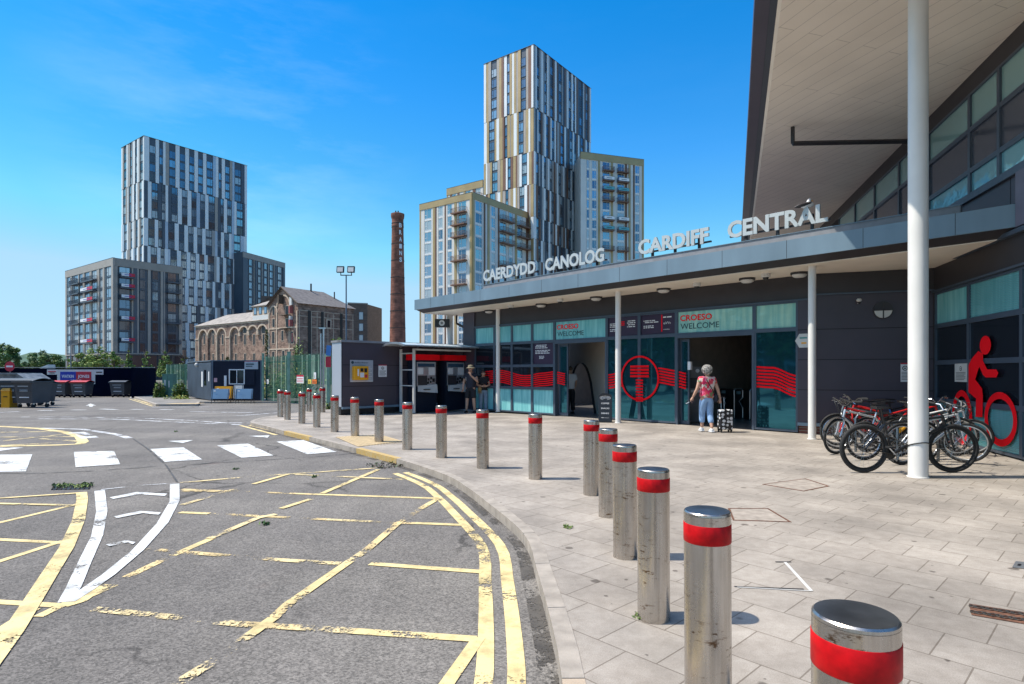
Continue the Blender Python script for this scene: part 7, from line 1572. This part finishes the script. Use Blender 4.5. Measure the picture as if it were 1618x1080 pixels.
def person(loc, rz, label, J, top_m, bot_m, shoe_m, sleeves=.5, legs=1.0, s=1.0, skin=None, yaw=0, pitch=0, waist_r=(.145, .105), hip_r=(.15, .12), loose=1.0, chest_r=(.17, .115)):
    """J holds the joints in metres, facing +Y; returns the Empty"""
    sk = skin or M['skin']; t = empty('person', loc, rz, label, 'person'); t.scale = (s, s, s); V_ = {k: Vector(v) for k, v in J.items() if isinstance(v, tuple)}
    n = {'pel': (V_['pel'], (.12, .095)), 'waist': (V_['waist'], (.115, .085)), 'chest': (V_['chest'], (.14, .095)), 'neckb': (V_['neck']-Vector((0, 0, .03)), (.07, .06)), 'neck': (V_['neck']+Vector((0, 0, .05)), .05), 'hc': (V_['head']-Vector((0, 0, .03)), (.072, .085)), 'ht': (V_['head']+Vector((0, 0, .06)), (.066, .078))}
    e = [('pel', 'waist'), ('waist', 'chest'), ('chest', 'neckb'), ('neckb', 'neck'), ('neck', 'hc'), ('hc', 'ht')]
    for d in 'LR':
        sh, el, wr, hp_, kn, an = (V_[k+d] for k in ('sh', 'el', 'wr', 'hip', 'kn', 'an'))
        n.update({'sh'+d: (sh, .058), 'el'+d: (el, .038), 'fa'+d: (el.lerp(wr, .35), .037), 'wr'+d: (wr, .024), 'hip'+d: (hp_, .085), 'th'+d: (hp_.lerp(kn, .5), .072), 'kn'+d: (kn, .052), 'ca'+d: (kn.lerp(an, .35), .053), 'an'+d: (an, .034)})
        e += [('chest', 'sh'+d), ('sh'+d, 'el'+d), ('el'+d, 'fa'+d), ('fa'+d, 'wr'+d), ('pel', 'hip'+d), ('hip'+d, 'th'+d), ('th'+d, 'kn'+d), ('kn'+d, 'ca'+d), ('ca'+d, 'an'+d)]
    def ex(b):
        for d in 'LR':
            dd = J.get('hd'+d) or tuple(V_['wr'+d]-V_['el'+d]); hand(b, V_['wr'+d], dd, J.get('ts'+d, (0, 1, 0)), J.get('curl'+d, .6), 1.0, sk)
        head(b, V_['head'], yaw, pitch, sk)
    skin_obj('body', n, e, sk, t, extra=ex)
    # shirt
    cn = {'b': (V_['pel']-Vector((0, 0, .06)), tuple(x*loose for x in hip_r)), 'b2': (V_['pel']+Vector((0, 0, .03)), tuple(x*loose for x in hip_r)), 'w': (V_['waist'], tuple(x*loose for x in waist_r)), 'c': (V_['chest'], tuple(x*loose for x in chest_r)), 'n': (V_['neck']-Vector((0, 0, .045)), (.10, .085)), 'n2': (V_['neck']-Vector((0, 0, .0)), (.062, .06))}
    ce_ = [('b', 'b2'), ('b2', 'w'), ('w', 'c'), ('c', 'n'), ('n', 'n2')]
    for d in 'LR':
        sh, el, wr = V_['sh'+d], V_['el'+d], V_['wr'+d]; cn['s'+d] = (sh, .074*loose); 
        if sleeves <= 1: cn['e'+d] = (sh.lerp(el, sleeves), .062*loose)
        else: cn['e'+d] = (el, .058*loose); cn['f'+d] = (el.lerp(wr, sleeves-1), .045*loose)
        ce_ += [('c', 's'+d), ('s'+d, 'e'+d)]+([('e'+d, 'f'+d)] if sleeves > 1 else [])
    skin_obj('shirt', cn, ce_, top_m, t)
    cn = {'b': (V_['pel']+Vector((0, 0, .09)), (.135, .108)), 'p': (V_['pel'], (.15, .125))}; ce_ = [('b', 'p')]
    for d in 'LR':
        hp_, kn, an = V_['hip'+d], V_['kn'+d], V_['an'+d]; cn['h'+d] = (hp_, .105); cn['m'+d] = (hp_.lerp(kn, .5), .094); ce_ += [('p', 'h'+d), ('h'+d, 'm'+d)]
        if legs <= 1: cn['k'+d] = (hp_.lerp(kn, legs), .092); ce_.append(('m'+d, 'k'+d))
        else: cn['k'+d] = (kn, .074); cn['a'+d] = (kn.lerp(an, legs-1), .068); ce_ += [('m'+d, 'k'+d), ('k'+d, 'a'+d)]
    skin_obj('trousers' if legs > 1 else 'shorts', cn, ce_, bot_m, t)
    for d in 'LR':
        an = V_['an'+d]; fd = Vector(J.get('fd'+d, (0, 1, 0))); fz = an.z-.075
        b = MB(shoe_m); b.tube([an-fd*.05-Vector((0, 0, .035)), an+fd*.02-Vector((0, 0, .035)), an+fd*.11-Vector((0, 0, .045)), an+fd*.17-Vector((0, 0, .052))], [.036, .044, .040, .024], 10); b.box(an+fd*.055-Vector((0, 0, .073)), (.08, .25, .02), rz=math.atan2(-fd.x, fd.y)); b.build('shoe', t, world=False, smooth=60)
    return t
def stand(h=1.0, **k):
    J = dict(pel=(0, 0, .93), waist=(0, .0, 1.08), chest=(0, 0, 1.30), neck=(0, -.01, 1.45), head=(0, .015, 1.60), shL=(-.18, 0, 1.38), shR=(.18, 0, 1.38), elL=(-.23, -.02, 1.11), elR=(.23, -.02, 1.11), wrL=(-.25, .08, .88), wrR=(.25, .08, .88),
             hipL=(-.09, 0, .88), hipR=(.09, 0, .88), knL=(-.10, .02, .49), knR=(.10, .02, .49), anL=(-.11, -.01, .085), anR=(.11, -.01, .085), tsL=(.3, 1, 0), tsR=(-.3, 1, 0)); J.update(k); return J
def floral():
    m, t, b = nt('floral_shirt'); N = t.nodes; L = t.links; g = N.new('ShaderNodeTexCoord'); v = N.new('ShaderNodeTexVoronoi'); v.inputs['Scale'].default_value = 13; n = N.new('ShaderNodeTexNoise'); n.inputs['Scale'].default_value = 12
    mx = N.new('ShaderNodeVectorMath'); mx.operation = 'MULTIPLY_ADD'; mx.inputs[1].default_value = (.12, .12, .12); L.new(n.outputs[1], mx.inputs[0]); L.new(g.outputs['Object'], mx.inputs[2]); L.new(mx.outputs[0], v.inputs['Vector'])
    s = N.new('ShaderNodeSeparateColor'); L.new(v.outputs['Color'], s.inputs[0]); r = N.new('ShaderNodeValToRGB'); r.color_ramp.interpolation = 'CONSTANT'; e = r.color_ramp.elements
    e[0].position = 0; e[0].color = (.55, .02, .09, 1); e[1].position = .3; e[1].color = (.62, .50, .45, 1)
    for p, c in ((.45, (.60, .05, .08)), (.66, (.66, .56, .50)), (.78, (.18, .22, .10)), (.86, (.70, .16, .28))): q = e.new(p); q.color = (*c, 1)
    L.new(s.outputs[0], r.inputs[0]); L.new(r.outputs[0], b.inputs['Base Color']); b.inputs['Roughness'].default_value = .85; return m
fl = floral(); jean = pbr('pale_blue_cotton', (.25, .40, .62), .85, var=.15, scale=6, bump=.3, bscale=20); dnim = pbr('faded_denim', (.20, .27, .36), .9, var=.2, scale=8); blk2 = pbr('black_cotton', (.016, .016, .020), .9, var=.2); nvy = pbr('dark_navy_cotton', (.02, .022, .035), .9, var=.2); whs = pbr('white_shirt_cotton', (.62, .64, .66), .85, var=.06)
# woman walking in
wl0 = gp(1117, 682, pave=True)
J = stand(wrR=(.33, -.05, .86), elR=(.27, -.06, 1.10), wrL=(-.35, .07, .90), elL=(-.27, -.02, 1.12), knL=(-.09, .10, .50), anL=(-.09, .10, .10), knR=(.085, .03, .49), anR=(.075, -.16, .095), hdR=(.05, 0, -1), hdL=(-.35, .2, -.8), curlR=1.3, tsR=(-1, .3, 0), tsL=(1, .5, 0))
wom = person((wl0.x, wl0.y, 0), R(4), 'woman with grey curly hair, floral shirt and pale blue cropped trousers walking into the station', J, fl, jean, pbr('white_leather', (.72, .72, .72), .5), .55, 1.72, s=.985, loose=1.05, hip_r=(.165, .135))
b = MB(); r_ = random.Random(9); gh = [pbr('grey_hair', (.36, .34, .31), .8, var=.3, scale=30), pbr('light_grey_hair', (.56, .54, .50), .8, var=.2, scale=30), pbr('dark_grey_hair', (.20, .18, .16), .8, var=.3, scale=30)]
hc = Vector((0, -.01, 1.625)); b.ball(hc, (.118, .112, .118), gh[0], 16, 12)
for _ in range(330):
    d = Vector((r_.gauss(0, 1), r_.gauss(0, 1), r_.gauss(.2, 1))).normalized()
    if d.y > .55 and d.z < .3: continue
    c = hc+Vector((d.x*.118, d.y*.112, d.z*.118)); a0 = r_.uniform(0, 6); e1 = d.orthogonal().normalized(); e2 = d.cross(e1); rr2 = r_.uniform(.012, .024)
    b.tube([c+(e1*math.cos(a0+k)+e2*math.sin(a0+k))*rr2+d*.004*k for k in (0, .9, 1.8, 2.7, 3.6, 4.5)], [.005, .0075, .008, .008, .007, .004], 4, r_.choice(gh))
b.build('hair', wom, world=False, smooth=60)
b = MB(M['black']); b.tube([(-.10, -.05, 1.455), (-.05, -.115, 1.36), (.05, -.125, 1.18), (.15, -.11, 1.02), (.19, -.04, .96)], .010, 6); b.tube([(-.10, -.05, 1.455), (-.08, .08, 1.40), (.03, .13, 1.2), (.17, .09, 1.0)], .010, 6); o = b.build('bag_strap', wom, world=False)
t = empty('shoulder_bag', (wl0.x+.20, wl0.y-.0, .78), R(4), 'dark navy shoulder bag at the right hip of the woman in the floral shirt', 'bag'); b = MB(nvy); b.box((0, 0, .09), (.09, .22, .20)); o = b.build('bag', t, world=False); mo = o.modifiers.new('b', 'BEVEL'); mo.width = .03; mo.segments = 3; b = MB(M['black']); b.box((.047, 0, .12), (.01, .2, .07)); b.build('flap', t, world=False)
t = empty('sun_visor', (wl0.x-.40, wl0.y+.08, .78), R(20), 'dark sun visor held in the left hand of the woman in the floral shirt', 'visor'); b = MB(nvy); b.tube([(.08*math.cos(a), .10*math.sin(a), .02*math.cos(2*a)) for a in [i*R(18) for i in range(20)]], .010, 5, closed=True); b.tube([(-.07, -.04, -.01), (-.12, -.02, -.05), (-.11, .04, -.05)], .012, 5, M['silver']); b.build('visor', t, world=False)
# suitcase
t = empty('suitcase', (wl0.x+.42, wl0.y-.12, 0), R(3), 'small black wheeled suitcase patterned with white shapes, pulled by the woman in the floral shirt', 'suitcase')
def cows():
    m, t_, b_ = nt('black_and_white_pattern'); N = t_.nodes; L = t_.links; g_ = N.new('ShaderNodeTexCoord'); mp_ = N.new('ShaderNodeMapping'); mp_.inputs['Scale'].default_value = (9, 9, 11); L.new(g_.outputs['Object'], mp_.inputs[0]); v = N.new('ShaderNodeTexVoronoi'); v.inputs['Randomness'].default_value = .45; v.inputs['Scale'].default_value = 1; L.new(mp_.outputs[0], v.inputs['Vector']); r = N.new('ShaderNodeValToRGB'); r.color_ramp.interpolation = 'CONSTANT'; e = r.color_ramp.elements; e[0].color = (.7, .7, .7, 1); e[1].position = .42; e[1].color = (.012, .012, .016, 1); L.new(v.outputs['Distance'], r.inputs[0]); L.new(r.outputs[0], b_.inputs['Base Color']); b_.inputs['Roughness'].default_value = .4; return m
b = MB(cows()); b.box((0, 0, .33), (.34, .22, .52)); o = b.build('case', t, world=False); mo = o.modifiers.new('b', 'BEVEL'); mo.width = .035; mo.segments = 4
b = MB(M['alu']); b.tube([(-.06, .09, .58), (-.06, .11, .90)], .008, 6); b.tube([(.02, .09, .58), (.02, .11, .90)], .008, 6); b.tube([(-.08, .11, .90), (.04, .11, .90)], .014, 6, M['black']); b.build('handle', t, world=False)
b = MB(M['black']); b.box((0, -.112, .33), (.008, .006, .48)); b.build('zip', t, world=False)
for x in (-.13, .13):
    for y in (-.08, .08): b = MB(M['rubber']); b.cyl((x-.012, y, .03), (x+.012, y, .03), .03, 12); b.box((x, y, .06), (.04, .05, .03)); b.build('wheel', t, world=False)
# couple by the ticket machines
c = at(743.5, 640, 23.1)
J = stand(elL=(-.30, .10, 1.14), wrL=(-.10, .26, 1.36), hdL=(.3, -.1, .9), tsL=(0, -1, .4), curlL=1.2, elR=(.27, -.03, 1.10), wrR=(.25, .10, .88), head=(-.02, .06, 1.60), neck=(0, .02, 1.45), knL=(-.13, .03, .49), anL=(-.16, 0, .085), knR=(.12, .02, .49), anR=(.15, .02, .085))
man = person((c.x, 23.1, pz(23.1)), R(165), 'person in a sun hat, black shirt and shorts, one hand at the face', J, nvy, blk2, M['black'], .55, .98, s=1.07, pitch=-.35, loose=1.02)
b = MB(pbr('khaki_hat', (.20, .175, .12), .9, var=.25, scale=30)); hq = Vector((-.02, .055, 1.64)); b.lathe([(.17, -.02), (.172, -.012), (.10, .012), (.092, .07), (.06, .10), (0, .105)], hq, 18); b.build('hat', man, world=False, smooth=60)
b = MB(pbr('grey_trim', (.30, .29, .27), .8, var=.2)); b.ball((.10, -.16, 1.18), (.17, .12, .24), rot=Matrix.Rotation(.2, 3, 'Y')); b.tube([(.12, -.10, 1.40), (.13, .05, 1.42), (.14, .12, 1.25), (.12, .05, 1.05)], .016, 6); t = b.build('backpack', None, world=False, smooth=60); t.matrix_world = man.matrix_basis.copy(); t.location = man.location; t.rotation_euler = man.rotation_euler; t.scale = man.scale; tag(t, 'grey backpack on the back of the person in the sun hat', 'backpack')
c = at(763.5, 640, 23.5)
J = stand(elL=(-.27, .04, 1.12), wrL=(-.08, .25, 1.06), hdL=(.9, .3, .1), tsL=(0, .2, 1), elR=(.27, .04, 1.12), wrR=(.08, .25, 1.06), hdR=(-.9, .3, .1), tsR=(0, .2, 1), curlL=1.0, curlR=1.0, head=(0, .07, 1.585), neck=(0, .02, 1.45))
p2 = person((c.x, 23.5, pz(23.5)), R(190), 'person in black T-shirt and faded jeans looking down at a phone', J, blk2, dnim, M['black'], .6, 1.98, s=.97, pitch=-.5, loose=1.08)
b = MB(pbr('dark_brown_hair', (.045, .022, .015), .7, var=.3, scale=40)); b.ball((0, .04, 1.625), (.092, .10, .085)); b.ball((0, -.01, 1.56), (.085, .07, .11)); b.ball((0, -.03, 1.71), (.04, .04, .035)); b.build('hair', p2, world=False, smooth=60)
b = MB(M['black']); b.tube([(-.10, 0, 1.46), (-.03, .12, 1.33), (.09, .14, 1.1), (.13, .12, .98)], .007, 5); b.build('bag_strap', p2, world=False)
t = empty('handbag', (c.x-.13, 23.33, .78), 0, 'small tan fringed bag hanging in front of the person with the phone', 'bag'); b = MB(pbr('tan_leather', (.30, .19, .07), .7, var=.4, scale=30)); b.ball((0, 0, .09), (.085, .05, .11))
for i in range(9): b.tube([(-.07+.0175*i, -.03, .05), (-.07+.0175*i, -.035, -.09+.02*(i % 2))], .006, 4)
b.build('bag', t, world=False, smooth=60)
b = MB(M['black']); d = Vector((0, 0, 0)); q = Vector((c.x-.02, 23.24, 1.06)); b.box(q, (.08, .012, .15), rx=.9); tag(b.build('phone', None), 'black phone in the hands of the person in the black T-shirt', 'phone')
# worker in the first doorway
q = at(901, 0, 21.9)
J = stand(elR=(.25, .02, 1.12), wrR=(.24, .14, .92))
p3 = person((q.x, q.y, 0), R(20), 'person in a white short-sleeved shirt and dark trousers standing inside the left-hand doorway', J, whs, blk2, M['black'], .7, 1.98, s=1.02, loose=1.06)
b = MB(M['bark']); b.ball((0, -.005, 1.63), (.088, .098, .09)); b.build('hair', p3, world=False, smooth=60)
